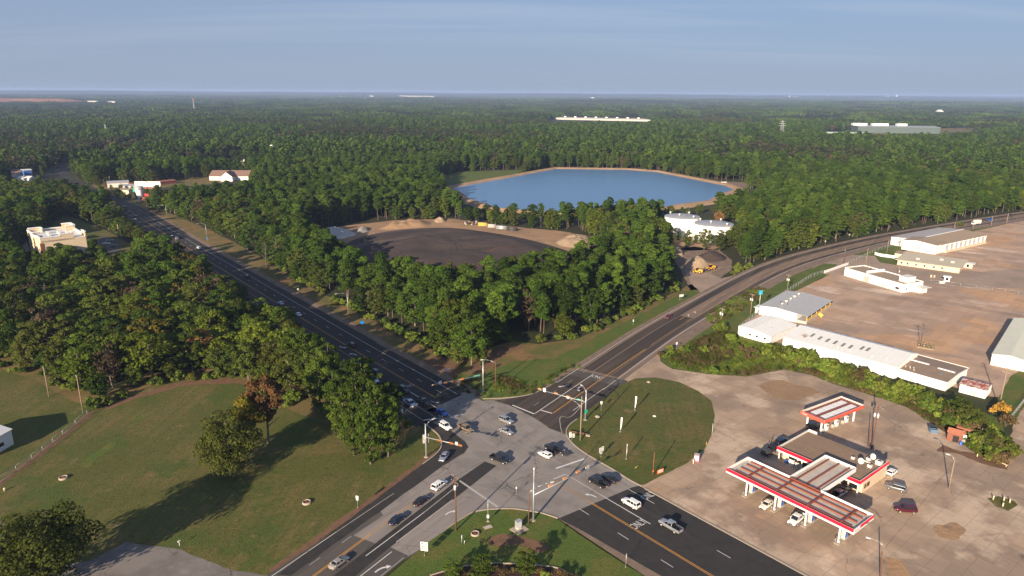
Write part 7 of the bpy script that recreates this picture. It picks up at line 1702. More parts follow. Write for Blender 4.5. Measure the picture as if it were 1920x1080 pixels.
t = thing('marker_post', 'thin white post at the right edge of the lawn island', 'post', G(1335, 815)); b = MB(); b.tube((0, 0, 0), (0, 0, 3.6), .06, .05, 6); b.build('shaft', OFFWHITE, t); pbox('foot', (0, 0, .06), (.4, .4, .12), KERB, t)
t = thing('marker_post', 'short yellow stake at the right side of the lawn island', 'post', G(1324, 835)); pbox('shaft', (0, 0, .5), (.1, .1, 1.0), YELLOW_STEEL, t); pbox('cap', (0, 0, 1.03), (.13, .13, .06), YELLOW_STEEL, t)
t = thing('marker_post', 'fallen yellow guy marker at the front of the lawn island', 'post', G(1194, 877), R(35)); b = MB(); b.tube((-.7, 0, .1), (.7, 0, .55), .05); b.build('shaft', YELLOW_STEEL, t)
for u, v, s, lab in ((1227, 781, .55, 'white stone alone in the middle of the lawn island'), (1120, 782, .8, 'flat concrete cover behind the island signal mast'), (1216, 717, .7, 'pale broken rock at the far tip of the lawn island')):
    t = thing('stone', lab, 'stone', G(u, v), random.random() * 3)
    b = bmesh.new(); bmesh.ops.create_icosphere(b, subdivisions=2, radius=s)
    for w in b.verts: w.co *= 1 + .25 * mnoise.noise(w.co * 2.1 + Vector((u, 0, 0))); w.co.z *= .55
    me = bpy.data.meshes.new('boulder'); b.to_mesh(me); b.free(); me.materials.append(OFFWHITE if s < .6 else KERB); link_mesh('boulder', me, t, (0, 0, .12))
# log guard at the island tip
t = thing('timber_rail', 'low brown timber rail lying across the tip of the lawn island', 'barrier', G(1084, 814), tip_dir(G(1062, 810), G(1103, 817))[0]); pbox('beam', (0, 0, .55), (5.6, .22, .3), WOOD_DARK, t)
for x in (-2.4, .2, 2.0): pbox('post', (x, 0, .3), (.2, .2, .75), WOOD, t)
pbox('end_block', (3.0, -.2, .2), (1.3, .8, .4), KERB, t)
# control cabinet and covers
t = thing('control_cabinet', 'steel traffic control cabinet on a concrete pad at the near corner', 'cabinet', G(972, 992), R(40)); pbox('pad', (0, -.3, .1), (3.4, 2.8, .2), KERB, t); pbox('plinth', (0, 0, .4), (1.0, .8, .5), OFFWHITE, t); pbox('body', (0, 0, 1.4), (1.25, 1.0, 1.6), STEEL, t); pbox('roof', (0, 0, 2.22), (1.35, 1.1, .08), STEEL, t); pbox('door', (0, -.515, 1.4), (1.05, .03, 1.4), GALV, t)
t = thing('utility_box', 'white meter box on a thin mast at the near corner kerb', 'meter', G(915, 978)); b = MB(); b.tube((0, 0, 0), (0, 0, 5.6), .08, .05, 7); b.build('mast', STEEL, t); pbox('box', (0, -.15, 1.5), (.5, .35, .7), WHITE, t); pbox('base', (0, 0, .12), (.6, .6, .25), KERB, t)
t = thing('inspection_cover', 'flat grey inspection cover behind the control cabinet', 'cover', G(915, 989), R(30)); pbox('slab', (0, 0, .12), (2.0, 1.1, .14), KERB, t); pbox('lid', (0, 0, .2), (1.2, .7, .03), GREY_PANEL, t)
def manhole(px, r, label):
    t = thing('manhole', label, 'manhole', G(*px)); b = MB(); b.lathe([(r + .3, -.1), (r + .22, .45), (r, .45), (r, .2), (0, .2)], 18); b.build('collar', KERB, t)
    b = MB(); b.lathe([(r * .9, .2), (r * .9, .3), (0, .3)], 18); b.build('lid', RUST, t)
manhole((891, 1002), .75, 'round brick manhole collar on the near corner lawn'); manhole((119, 897), .8, 'round manhole collar on the left lawn, farther one'); manhole((575, 943), .8, 'pale round manhole collar on the right part of the left lawn')
for u, v, h, lab in ((866, 1018, 1.9, 'short grey post on the near corner lawn below the pole'), (871, 1020, .8, 'shorter stub beside the short grey post')):
    t = thing('bollard', lab, 'post', G(u, v)); b = MB(); b.tube((0, 0, 0), (0, 0, h), .1, .09, 7); b.build('shaft', STEEL, t); pbox('cap', (0, 0, h), (.22, .22, .05), GALV, t)
t = thing('mailbox', 'white mailbox on a short post by the asphalt drive', 'mailbox', G(337, 1023), R(60)); pbox('post', (0, 0, .5), (.12, .12, 1.0), OFFWHITE, t); b = MB(); b.box((0, 0, 1.1), (.55, .28, .28)); b.build('box', OFFWHITE, t)
t = thing('hydrant', 'pale hydrant at the left border of the lawn', 'hydrant', G(9, 920)); b = MB(); b.lathe([(0, 0), (.22, 0), (.18, .5), (.22, .55), (.16, .75), (0, .9)], 10); b.build('barrel', TAN_WALL, t); b = MB(); b.tube((-.3, 0, .5), (.3, 0, .5), .09); b.build('outlet', TAN_WALL, t)
# forecourt bits
for k, (u, v) in enumerate(((1862, 937), (1882, 939), (1893, 943), (1880, 950))):
    t = thing('bollard', 'pale bollard on the small grass wedge, %s from the left' % ('first', 'second', 'third', 'fourth')[k], 'bollard', G(u, v), 0, 'bollards on the grass wedge'); b = MB(); b.tube((0, 0, 0), (0, 0, 1.0), .16, .16, 9); b.build('shaft', CREAM, t); b = MB(); b.lathe([(.17, 1.0), (.12, 1.08), (0, 1.1)], 9); b.build('cap', CREAM, t)
t = thing('timber_rail', 'low cream timber rail at the forecourt edge right of the hedge', 'barrier', G(1871, 869), tip_dir(G(1852, 862), G(1886, 876))[0]); pbox('beam', (0, 0, .6), (4.6, .15, .2), TAN_WALL, t)
for x in (-2, 0, 2): pbox('post', (x, 0, .35), (.15, .15, .7), TAN_WALL, t)
for u, v in ((1832, 856), (1845, 860)):
    t = thing('bollard', 'short cream stub post left of the cream timber rail' if u == 1832 else 'second cream stub post, nearer the cream rail', 'bollard', G(u, v)); pbox('shaft', (0, 0, .4), (.2, .2, .8), TAN_WALL, t); pbox('cap', (0, 0, .82), (.24, .24, .05), TAN_WALL, t)
for (a, c, lab) in (((1658, 733), (1698, 745), 'long yellow kerb block at the hedge foot behind the diesel canopy'), ((1572, 709), (1594, 715), 'short yellow kerb block at the hedge foot, left one')):
    ag, ln = tip_dir(G(*a), G(*c)); m_ = (G(*a) + G(*c)) / 2; t = thing('kerb_block', lab, 'kerb block', m_, ag); pbox('block', (0, 0, .15), (ln, .25, .3), YELLOW_STEEL, t)
# transformer pen in the yard
tp = thing('transformer_pen', 'fenced transformer pen with dark posts on the industrial yard', 'electrical pen', G(1736, 652), R(-35)); pbox('slab', (0, 0, .1), (6, 3, .2), KERB, tp)
for x in (-2.7, -.9, .9, 2.7):
    for y in (-1.3, 1.3): pbox('post', (x, y, 1.1), (.12, .12, 2.2), DARK_STEEL, tp)
b = MB()
for z in (.5, 1.2, 2.0):
    b.box((0, -1.3, z), (5.5, .05, .06)); b.box((0, 1.3, z), (5.5, .05, .06))
b.build('rail', YELLOW_STEEL, tp)
for x in (-1.6, .2, 1.7): b = MB(); b.lathe([(0, .2), (.42, .2), (.42, 1.4), (.2, 1.7), (0, 1.7)], 10, c=(x, 0)); b.build('transformer', DARK_STEEL, tp)
wood_pole((1725, 651), (1722, 607), 'dark thin pole rising from the transformer pen', DARK_STEEL, 1, 0, r=.13)
# yard fences: posts, rails and mesh as one panel each
MESH_MAT, mnt, mp_ = new_mat('chain_link')
mp_.inputs['Base Color'].default_value = (0.28, 0.28, 0.27, 1); mp_.inputs['Metallic'].default_value = .4; mp_.inputs['Roughness'].default_value = .5
def fence(name, px, h, label, step=6.0, m=STEEL, white=False):
    P = curve_pts(px, 1) if len(px) == 2 else [G(*p) for p in px]
    o = thing(name, label, 'fence', P[0])
    org = P[0]; L_ = []
    for a, b_ in zip(P, P[1:]):
        n = max(1, round((b_ - a).length / step))
        for i in range(n): L_.append(a.lerp(b_, i / n) - org)
    L_.append(P[-1] - org)
    pmx = None
    for p in L_:
        if pmx is None:
            q = MB(); q.tube((0, 0, 0), (0, 0, h), .055 if not white else .08, .055 if not white else .08, 6); pmx = q.mesh('post', WHITE if white else m)
        link_mesh('post', pmx, o, (p.x, p.y, 0))
    rb = MB(); wb_ = MB()
    for a, b_ in zip(L_, L_[1:]):
        if white:
            rb.box(tuple(((a + b_) / 2).to_3d() + Vector((0, 0, h * .5))), ((b_ - a).length, .08, h * .85), rz=math.atan2((b_ - a).y, (b_ - a).x))
        else:
            for z in (h - .05, .15): rb.tube((a.x, a.y, z), (b_.x, b_.y, z), .035, n=5)
            k = int((b_ - a).length / .55)
            for i in range(k):          # woven wires, drawn coarse
                p = a.lerp(b_, i / k); q = a.lerp(b_, min(1, (i + 1.9) / k))
                wb_.tube((p.x, p.y, .15), (q.x, q.y, h - .05), .012, n=3, caps=False); wb_.tube((q.x, q.y, .15), (p.x, p.y, h - .05), .012, n=3, caps=False)
    rb.build('rail' if not white else 'panel', WHITE if white else m, o)
    if not white: wb_.build('wire_mesh', MESH_MAT, o, kind='stuff')
fence('chain_fence', [(0, 905), (60, 862), (118, 816), (164, 778)], 1.6, 'chain link fence on thin posts running down the left lawn', 5.5)
fence('chain_fence', [(1385, 618), (1410, 598), (1440, 572), (1482, 545), (1520, 521), (1545, 512)], 2.2, 'tall chain link fence between the highway verge and the sheds', 4)
fence('panel_fence', [(1545, 513), (1590, 497)], 1.8, 'pale solid panel fence at the yard gate', 3, white=True)
fence('panel_fence', [(1640, 478), (1650, 481), (1678, 485)], 2.0, 'pale solid panel fence left of the tan office', 3, white=True)
fence('chain_fence', [(1590, 497), (1640, 472), (1672, 462)], 2.0, 'chain link fence along the drive to the tall shed', 5)
fence('chain_fence', [(1745, 531), (1800, 538), (1860, 546), (1960, 560)], 2.0, 'chain link fence crossing the yard right of the guard booth', 6)
fence('chain_fence', [(1896, 785), (1908, 770), (1925, 748)], 1.8, 'chain link fence at the right border beside the concrete drive', 2.5)
# low wooden posts at the truck yard
for k in range(10):
    p = G(1325, 516).lerp(G(1352, 503), k / 9); t = thing('log_post', 'short wooden post in the row at the loader yard', 'post', p, 0, 'row of log posts at the loader yard'); b = MB(); b.tube((0, 0, 0), (0, 0, .9), .16, .14, 7); b.build('shaft', WOOD, t)
# cables
def cable(a, b_, sag, label, r=.022):
    a, b_ = Vector(a), Vector(b_); t = thing('cable', label, 'cable', tuple(a)); pts = [(a.lerp(b_, i / 14) - Vector((0, 0, sag * 4 * (i / 14) * (1 - i / 14)))) - a for i in range(15)]
    q = MB(); q.path([tuple(p) for p in pts], r, 4); q.build('wire', BLACK, t)
def P3(u, v, z): p = G(u, v); return (p.x, p.y, z)
cable(P3(757, 832, 10.5), P3(855, 995, 13.2), .5, 'thin cable from the transformer pole to the near left pole'); cable(P3(757, 832, 11.0), P3(799, 857, .3), .0, 'guy cable from the transformer pole down to the signal mast foot')
cable(P3(1779, 917, 8.0), P3(1650, 1085, 7.6), .5, 'thin cable between the forecourt floodlight pole and the bottom pole'); cable(P3(1779, 917, 8.2), P3(1634, 842, 11.5), .5, 'thin cable from the floodlight pole to the transformer pole')
cable(P3(1873, 765, 11.2), P3(1634, 842, 12.5), .9, 'long cable over the hedge towards the transformer pole')
cable(P3(156, 775, 9.5), P3(92, 744, 9.5), .4, 'cable between the two left lawn poles')
cable(P3(855, 995, 13.4), P3(560, 1150, 12.5), .8, 'cable from the near left pole down past the bottom border'); cable(P3(855, 995, 12.8), P3(991, 984, 9.0), .4, 'cable from the near left pole to the brown lamp pole'); cable(P3(855, 995, 13.8), P3(1088, 826, 13.2), .9, 'cable spanning the crossing from the near left pole to the island pole'); cable(P3(1088, 826, 13.0), P3(929, 732, 10.0), .7, 'cable from the island pole to the brown pole by the wood')
# cup shaped tower, billboards, mast and pylon
t = thing('cup_tower', 'white cup shaped advertising tower by the far bend', 'tower', G(264, 378)); b = MB(); b.lathe([(2.0, 0), (2.0, 3), (3.0, 8), (3.6, 11)], 20); b.build('cup', WHITE, t); b = MB(); b.lathe([(3.9, 11), (3.9, 12.4), (3.2, 13.6), (0, 14)], 20); b.build('lid', GREY_ROOF, t); pbox('green_board', (-4, -1, 10.5), (2.4, .3, 3.4), SIGN_GREEN, t); pbox('red_board', (6, 0, 6), (3.4, .4, 2), RED, t)
t = thing('billboard', 'pair of white billboards with an orange red base by the far bend', 'billboard', G(284, 372)); 
for x, s in ((-8, 11), (4, 12)): pbox('board', (x, 0, 13), (s, .5, 5), WHITE, t); pbox('red_strip', (x, 0, 9.4), (s, .5, 1.3), BRICK_RED, t)
b = MB(); b.tube((3, .5, 0), (3, .5, 12), .6); b.build('post', WOOD_DARK, t)
def lattice(name, px, h, w, label, seg=9, r=.35):
    t = thing(name, label, 'tower', G(*px)); b = MB()
    for i in range(seg):
        z0, z1 = h * i / seg, h * (i + 1) / seg; w0 = w * (1 - .86 * i / seg) / 2; w1 = w * (1 - .86 * (i + 1) / seg) / 2
        C0 = [(-w0, -w0), (w0, -w0), (w0, w0), (-w0, w0)]; C1 = [(-w1, -w1), (w1, -w1), (w1, w1), (-w1, w1)]
        for k in range(4):
            b.tube((*C0[k], z0), (*C1[k], z1), r, n=4); b.tube((*C0[k], z0), (*C1[(k + 1) % 4], z1), r * .6, n=3); b.tube((*C1[k], z1), (*C1[(k + 1) % 4], z1), r * .6, n=3)
    b.build('lattice', STEEL, t); return t
t = lattice('transmission_tower', (1464, 262), 41, 11, 'grey lattice transmission tower standing in the far woods')
for z, L_ in ((30, 16), (35, 13), (39, 9)): pbox('crossarm', (0, 0, z), (L_, .8, .8), STEEL, t)
t = lattice('radio_mast', (365, 212), 62, 5, 'thin red and white radio mast on the far left skyline', 12, .7); pbox('top_section', (0, 0, 58), (2.2, 2.2, 8), ORANGE_RED, t)
lattice('radio_mast', (201, 262), 30, 6, 'small lattice mast in the left woods', 6, .3)
t = thing('ball_tower', 'small white tank on a thin stem above the trees', 'tower', G(512, 303)); b = MB(); b.tube((0, 0, 0), (0, 0, 20), .7); b.build('stem', OFFWHITE, t); b = MB(); b.lathe([(0, 19.5), (2.4, 20), (2.6, 21.5), (2.4, 23), (0, 23.5)], 14); b.build('tank', OFFWHITE, t)
t = thing('overhead_sign', 'white sign gantry over the far left highway', 'sign', G(362, 247)); pbox('board', (0, 0, 9), (22, .8, 4), WHITE, t); 
for s in (-1, 1): pbox('post', (s * 12, 0, 5), (.8, .8, 10), STEEL, t)
# pipe stacks and machinery at the back of the quarry yard
for k, (u, v, m, L_, lab) in enumerate([(905, 424, YELLOW_STEEL, 7, 'yellow stack of pipes at the back of the wooded yard'), (922, 427, GREY_PANEL, 6, 'grey beige stack of pipes right of the yellow one'), (940, 430, STEEL, 8, 'grey stack of pipes at the back of the wooded yard'), (960, 433, DARK_STEEL, 7, 'rightmost dark stack of pipes at the back of the wooded yard')]):
    t = thing('pipe_stack', lab, 'pipes', G(u, v), R(-12))
    for i in range(4):
        for j in range(3 - i // 2):
            q = MB(); q.tube((-L_ / 2, i * .95 + .5 * (j % 2), .5 + j * .8), (L_ / 2, i * .95 + .5 * (j % 2), .5 + j * .8), .45, n=8); q.build('pipe', m, t)
for u, v, lab in ((880, 421, 'grey scrap heap at the back of the wooded yard, left'), (888, 420, 'dark scrap heap beside the yellow pipes')):
    t = thing('scrap_heap', lab, 'scrap', G(u, v))
    for i in range(7): pbox('scrap_piece', (random.uniform(-3, 3), random.uniform(-2, 2), random.uniform(.4, 1.8)), (random.uniform(1, 3), random.uniform(.6, 1.6), random.uniform(.5, 1.5)), random.choice([STEEL, DARK_STEEL, RUST, GREY_PANEL]), t, rz=random.random() * 3)
# ------------------------------------------------------------------ vehicles
PAINTS = {}
def paint(name, col, metal=.25):
    if name not in PAINTS: PAINTS[name] = mat('paint_' + name, col, .32, metal, var=0.03, coat=.8)
    return PAINTS[name]
SPEC = {   # stations (x, z low, z top, half width); glass house: base x0, x1, roof x0, x1, roof z, base half width, roof half width; wheels
    'sedan': dict(st=[(-2.42, .48, .86, .70), (-2.34, .32, .98, .83), (-1.55, .22, 1.02, .90), (0, .20, .98, .91), (1.0, .20, .95, .90), (1.85, .22, .86, .86), (2.3, .30, .74, .78), (2.42, .42, .62, .64)], g=(-1.78, 1.08, -1.05, .28, 1.46, .80, .62), wx=(1.45, -1.42), wr=.33),
    'hatch': dict(st=[(-2.12, .48, .92, .72), (-2.05, .32, 1.0, .83), (-1.4, .22, 1.04, .88), (0, .20, 1.0, .89), (.9, .20, .97, .88), (1.6, .22, .88, .84), (2.05, .30, .76, .76), (2.15, .42, .64, .62)], g=(-1.95, 1.05, -1.45, .28, 1.50, .79, .62), wx=(1.32, -1.28), wr=.33),
    'suv': dict(st=[(-2.48, .52, 1.02, .78), (-2.42, .36, 1.10, .90), (-1.6, .28, 1.12, .97), (0, .26, 1.10, .98), (1.0, .26, 1.10, .97), (1.9, .28, 1.04, .93), (2.4, .36, .92, .86), (2.5, .50, .78, .72)], g=(-2.36, 1.12, -2.12, .42, 1.82, .86, .72), wx=(1.52, -1.48), wr=.39),
    'pickup': dict(st=[(-2.92, .55, 1.10, .86), (-2.86, .42, 1.14, .96), (-1.9, .34, 1.15, .99), (-.78, .32, 1.15, .99), (.4, .32, 1.15, .99), (1.4, .32, 1.14, .98), (2.2, .34, 1.10, .95), (2.78, .42, 1.02, .90), (2.9, .55, .86, .78)], g=(-.82, 1.5, -.72, .72, 1.90, .88, .74), wx=(1.85, -1.80), wr=.42, bed=(-2.78, -.95)),
}
CAR_MESH = {}
def car_meshes(kind):
    if kind in CAR_MESH: return CAR_MESH[kind]
    sp = SPEC[kind]; out = {}
    b = MB(); base = 0
    def sec(x, zb, zt, hw):
        m = (zb + zt) * .5
        half = [(hw * .82, zb), (hw * .97, zb + .12), (hw, m), (hw * .985, zt - .12), (hw * .90, zt - .02), (hw * .55, zt + .015)]
        return [(x, y, z) for y, z in half] + [(x, -y, z) for y, z in reversed(half)]
    bed = sp.get('bed'); rings = [sec(*s) for s in sp['st']]; n = len(rings[0])
    for r in rings: b.v += r
    for i in range(len(rings) - 1):
        for k in range(n):
            j = (k + 1) % n
            x0, x1 = sp['st'][i][0], sp['st'][i + 1][0]
            if bed and k in (4, 5, 6) and x1 <= -.7: continue      # the open load bed
            b.f.append((i * n + k, i * n + j, (i + 1) * n + j, (i + 1) * n + k)); b.m.append(0); b.smooth.append(True)
    b.f.append(tuple(range(n))); b.m.append(0); b.smooth.append(False)
    b.f.append(tuple((len(rings) - 1) * n + k for k in reversed(range(n)))); b.m.append(0); b.smooth.append(False)
    if bed:
        for y in (-1, 1): b.box((-1.85, y * .9, 1.0), (2.05, .16, .32))
        b.box((-2.84, 0, .85), (.12, 1.84, .6))
    out['body'] = b.mesh('car_body', BLACK); fix_normals(out['body'])
    if bed:
        q = MB(); q.box((-1.85, 0, .70), (1.95, 1.64, .06)); q.box((-.90, 0, .95), (.05, 1.66, .5))
        for y in (-1, 1): q.box((-1.85, y * .815, .92), (1.95, .02, .42))
        out['load_bed'] = q.mesh('load_bed', BLACK)
    bx0, bx1, rx0, rx1, rz_, bw, rw = sp['g']; zb = sp['st'][len(sp['st']) // 2][2] - .06
    q = MB(); B_ = [(bx0, -bw, zb), (bx1, -bw, zb), (bx1, bw, zb), (bx0, bw, zb)]; T_ = [(rx0, -rw, rz_ - .06), (rx1, -rw, rz_ - .06), (rx1, rw, rz_ - .06), (rx0, rw, rz_ - .06)]
    for k in range(4): q.poly([B_[k], B_[(k + 1) % 4], T_[(k + 1) % 4], T_[k]])
    out['windows'] = q.mesh('car_windows', CARGLASS); fix_normals(out['windows'])
    q = MB(); e = .03
    pr = [(rx0 - .06, -rw - e), (rx0 - .06, rw + e), (rx1 + .05, rw + e), (rx1 + .05, -rw - e)]
    v0 = [(x, y, rz_ - .09) for x, y in pr]; v1 = [(x * .97 + .0, y * .97, rz_ - .02) for x, y in pr]; v2 = [((rx0 + rx1) / 2 + (x - (rx0 + rx1) / 2) * .8, y * .75, rz_ + .02) for x, y in pr]
    for a, c in ((v0, v1), (v1, v2)):
        for k in range(4): q.poly([a[k], a[(k + 1) % 4], c[(k + 1) % 4], c[k]], 0, True)
    q.poly(v2); q.poly(list(reversed(v0)))
    for s in (-1, 1):                       # pillars
        for (xa, xb, w) in ((bx1, rx1, .045), (bx0, rx0, .06)): q.tube((xa, s * (bw + .005), zb), (xb, s * (rw + .01), rz_ - .07), w, w, 5)
        for f in ((.42,) if kind != 'suv' else (.36, .68)):
            xa = bx1 + (bx0 - bx1) * (f + .06); xb = rx1 + (rx0 - rx1) * f; q.tube((xa, s * (bw + .005), zb), (xb, s * (rw + .012), rz_ - .07), .045, .04, 5)
    out['roof'] = q.mesh('car_roof', BLACK); fix_normals(out['roof'])
    fx, bxx = sp['st'][-1], sp['st'][0]
    q = MB(); q.box((0, 0, 0), (.12, .34, .15)); out['headlight'] = q.mesh('headlight', LAMP_WHITE)
    q = MB(); q.box((0, 0, 0), (.10, .24, .22 if kind != 'sedan' else .15)); out['taillight'] = q.mesh('taillight', LAMP_RED)
    q = MB(); q.box((0, 0, 0), (.10, fx[3] * 1.1, .2)); out['grille'] = q.mesh('grille', BLACK)
    q = MB(); q.box((0, 0, 0), (.14, fx[3] * 1.9, .18)); out['bumper'] = q.mesh('bumper', DARK_STEEL if kind != 'pickup' else CHROME)
    q = MB(); q.box((0, 0, 0), (.03, .34, .17)); out['number_plate'] = q.mesh('number_plate', OFFWHITE)
    q = MB(); q.box((0, 0, 0), (.18, .2, .14)); out['mirror'] = q.mesh('mirror', BLACK)
    r = sp['wr']; q = MB(); q.lathe([(r * .62, -.11), (r * .94, -.115), (r, -.08), (r, .08), (r * .94, .115), (r * .62, .11)], 18); out['tyre'] = q.mesh('tyre', RUBBER)
    q = MB(); q.lathe([(r * .62, -.10), (r * .55, -.02), (0, -.04)], 14); q.lathe([(r * .62, .10), (r * .55, .02), (0, .04)], 14); out['rim'] = q.mesh('rim', RIM)
    CAR_MESH[kind] = out; return out
def car(kind, pos, heading, col, label, name=None, z=.062, scale=1.0, roof=None, group=None, simple=False):
    sp = SPEC[kind]; ms = car_meshes(kind)
    p = pos if isinstance(pos, Vector) else G(*pos)
    t = thing(name or {'sedan': 'sedan', 'hatch': 'hatchback', 'suv': 'sport_utility_car', 'pickup': 'pickup_truck'}[kind], label, {'sedan': 'car', 'hatch': 'car', 'suv': 'car', 'pickup': 'pickup truck'}[kind], (p.x, p.y, z), heading, group)
    t.scale = (scale,) * 3
    pm_ = PAINTS[col]
    def painted(nm, me, m, par, loc=(0, 0, 0), rot=(0, 0, 0)):
        o = link_mesh(nm, me, par, loc, rot)
        o.material_slots[0].link = 'OBJECT'; o.material_slots[0].material = m; return o
    bo = painted('body', ms['body'], pm_, t)
    painted('roof', ms['roof'], PAINTS[roof] if roof else pm_, t); link_mesh('windows', ms['windows'], t)
    if 'load_bed' in ms: link_mesh('load_bed', ms['load_bed'], t)
    f, k = sp['st'][-1], sp['st'][0]
    for s in (-1, 1):
        link_mesh('headlight', ms['headlight'], t, (f[0] - .10, s * f[3] * .86, f[2] - .02 if kind != 'pickup' else f[2]), (0, 0, -s * .25)); link_mesh('taillight', ms['taillight'], t, (k[0] + .05, s * k[3] * .92, k[2] - .06))
        painted('mirror', ms['mirror'], pm_, t, (sp['g'][1] - .45, s * (sp['g'][5] + .16), sp['st'][3][2] + .04))
        for wx in sp['wx']:
            w = link_mesh('wheel', ms['tyre'], t, (wx, s * (sp['st'][3][3] - .10), sp['wr']), (R(90), 0, 0)); link_mesh('rim', ms['rim'], w)
    link_mesh('grille', ms['grille'], t, (f[0] - .02, 0, f[2] - .10)); link_mesh('bumper', ms['bumper'], t, (f[0] + .0, 0, f[1] + .0)); link_mesh('bumper', ms['bumper'], t, (k[0] - .0, 0, k[1] + .0)); link_mesh('number_plate', ms['number_plate'], t, (k[0] - .05, 0, k[2] - .28))
    return t
for n_, c_, m_ in (('white', (.78, .78, .77), 0), ('cream', (.74, .70, .60), 0), ('silver', (.42, .43, .45), .55), ('grey', (.20, .205, .215), .5), ('black', (.010, .010, .012), .1), ('charcoal', (.035, .036, .04), .3), ('navy', (.012, .022, .05), .3), ('blue', (.012, .13, .50), .3), ('steelblue', (.22, .30, .42), .5), ('darkred', (.16, .006, .014), .3), ('maroon', (.09, .006, .016), .3), ('tan', (.30, .215, .135), .3), ('lavender', (.34, .35, .44), .5), ('paleblue', (.50, .56, .66), .3), ('champagne', (.46, .42, .36), .5)): paint(n_, c_, m_)
SE, NW, NEh, SWh = A1 + math.pi, A1, A2, A2 + math.pi
# crossing and near highways
car('suv', (1183, 948), NW, 'white', 'white boxy wagon heading up the near dark highway, beside the road word')
car('pickup', (1257, 991), NW, 'silver', 'silver pickup with a black load bed on the near dark highway')
car('pickup', (1121, 909), NW, 'black', 'black pickup waiting behind the near right stop line')
car('sedan', (1143, 901), NW, 'black', 'black saloon beside the black pickup at the near right kerb')
tw = car('pickup', (1037, 846), NW, 'black', 'black pickup pulling a flat trailer over the crossing by the island')
t = thing('flat_trailer', 'low black flat trailer hitched behind the crossing pickup', 'trailer', G(1058, 852), NW); pbox('deck', (0, 0, .62), (3.6, 1.9, .12), DARK_STEEL, t); pbox('white_strip', (.9, 0, .72), (.5, 1.8, .1), OFFWHITE, t); pbox('drawbar', (2.3, 0, .55), (1.2, .12, .1), DARK_STEEL, t)
for s in (-1, 1):
    w = link_mesh('wheel', car_meshes('suv')['tyre'], t, (-.4, s * 1.05, .39), (R(90), 0, 0)); link_mesh('rim', car_meshes('suv')['rim'], w)
car('hatch', (1022, 856), NW + .1, 'white', 'small white hatchback left of the pickup with the flat trailer')
car('pickup', (937, 865), SE + R(14), 'black', 'black pickup alone in the middle of the crossing, chrome nose to the lower right')
car('suv', (949, 792), SE + R(8), 'silver', 'silver wagon turning in the crossing, upper of two')
car('sedan', (949, 812), SE + R(8), 'silver', 'silver saloon turning in the crossing, lower of two')
car('pickup', (873, 807), SE, 'tan', 'tan pickup rolling out of the shaded highway into the crossing')
car('suv', (835, 803), SE, 'white', 'white wagon with a black sunroof at the shaded stop line', roof='white')
car('sedan', (829, 777), SE, 'blue', 'bright blue car at the front of the shaded queue')
car('sedan', (833, 860), R(255), 'lavender', 'pale grey open car turning past the left signal mast')
car('suv', (824, 914), NEh, 'white', 'white wagon first in line on the near left highway')
car('sedan', (790, 943), NEh, 'black', 'black saloon second in line on the near left highway')
car('sedan', (745, 978), NEh, 'navy', 'dark blue saloon third in line on the near left highway')
car('sedan', (636, 1059), NEh, 'champagne', 'beige silver saloon last on the near left highway')
# queue in the shade
car('pickup', (769, 760), SE, 'paleblue', 'white pickup in the shaded queue behind the tall trees')
car('pickup', (795, 757), SE, 'black', 'black pickup in the shaded left turn lane')
car('suv', (758, 734), SE, 'black', 'black wagon in the shaded left turn lane, behind the black pickup')
car('pickup', (741, 747), SE, 'charcoal', 'charcoal pickup in the shaded queue, right behind the white one')
car('sedan', (727, 755), SE, 'steelblue', 'grey blue car at the shaded kerb beside the tall trees')
car('suv', (701, 716), SE, 'paleblue', 'white wagon in the shaded queue above the tall trees')
car('suv', (707, 703), SE, 'black', 'dark wagon beside the white one in the shaded queue')
car('sedan', (673, 698), SE, 'charcoal', 'dark saloon in the shaded queue, highest at the tall trees')
car('sedan', (650, 688), SE, 'navy', 'dark blue saloon in the shaded kerb lane at the tall trees')
car('suv', (659, 650), NW, 'black', 'black wagon driving away up the shaded highway')
car('sedan', (559, 592), NW, 'white', 'white saloon on the shaded highway, nearer of two')
car('sedan', (526, 571), NW, 'paleblue', 'pale blue saloon on the shaded highway, farther of two')
car('suv', (463, 521), NW, 'black', 'black wagon half hidden past the left wood')
car('sedan', (373, 466), NW, 'white', 'white car on the sunlit stretch of the left highway')
car('suv', (331, 449), NW, 'silver', 'silver wagon on the sunlit stretch of the left highway, farther one')
for k, (u, v, c_) in enumerate([(254, 407, 'navy'), (242, 399, 'charcoal'), (234, 389, 'grey')]): car('sedan', (u, v), NW, c_, '%s dark car on the shaded far stretch of the left highway' % ('nearest', 'middle', 'farthest')[k], group='far cars on the left highway')
car('suv', (221, 408), SE, 'navy', 'dark wagon coming down the far left lanes in shade')
for k, (u, v, c_) in enumerate([(206, 452, 'silver'), (200, 458, 'white'), (214, 462, 'grey')]): car('sedan', (u, v), R(20), c_, '%s parked car beside the cream building in the left wood' % c_, z=.03)
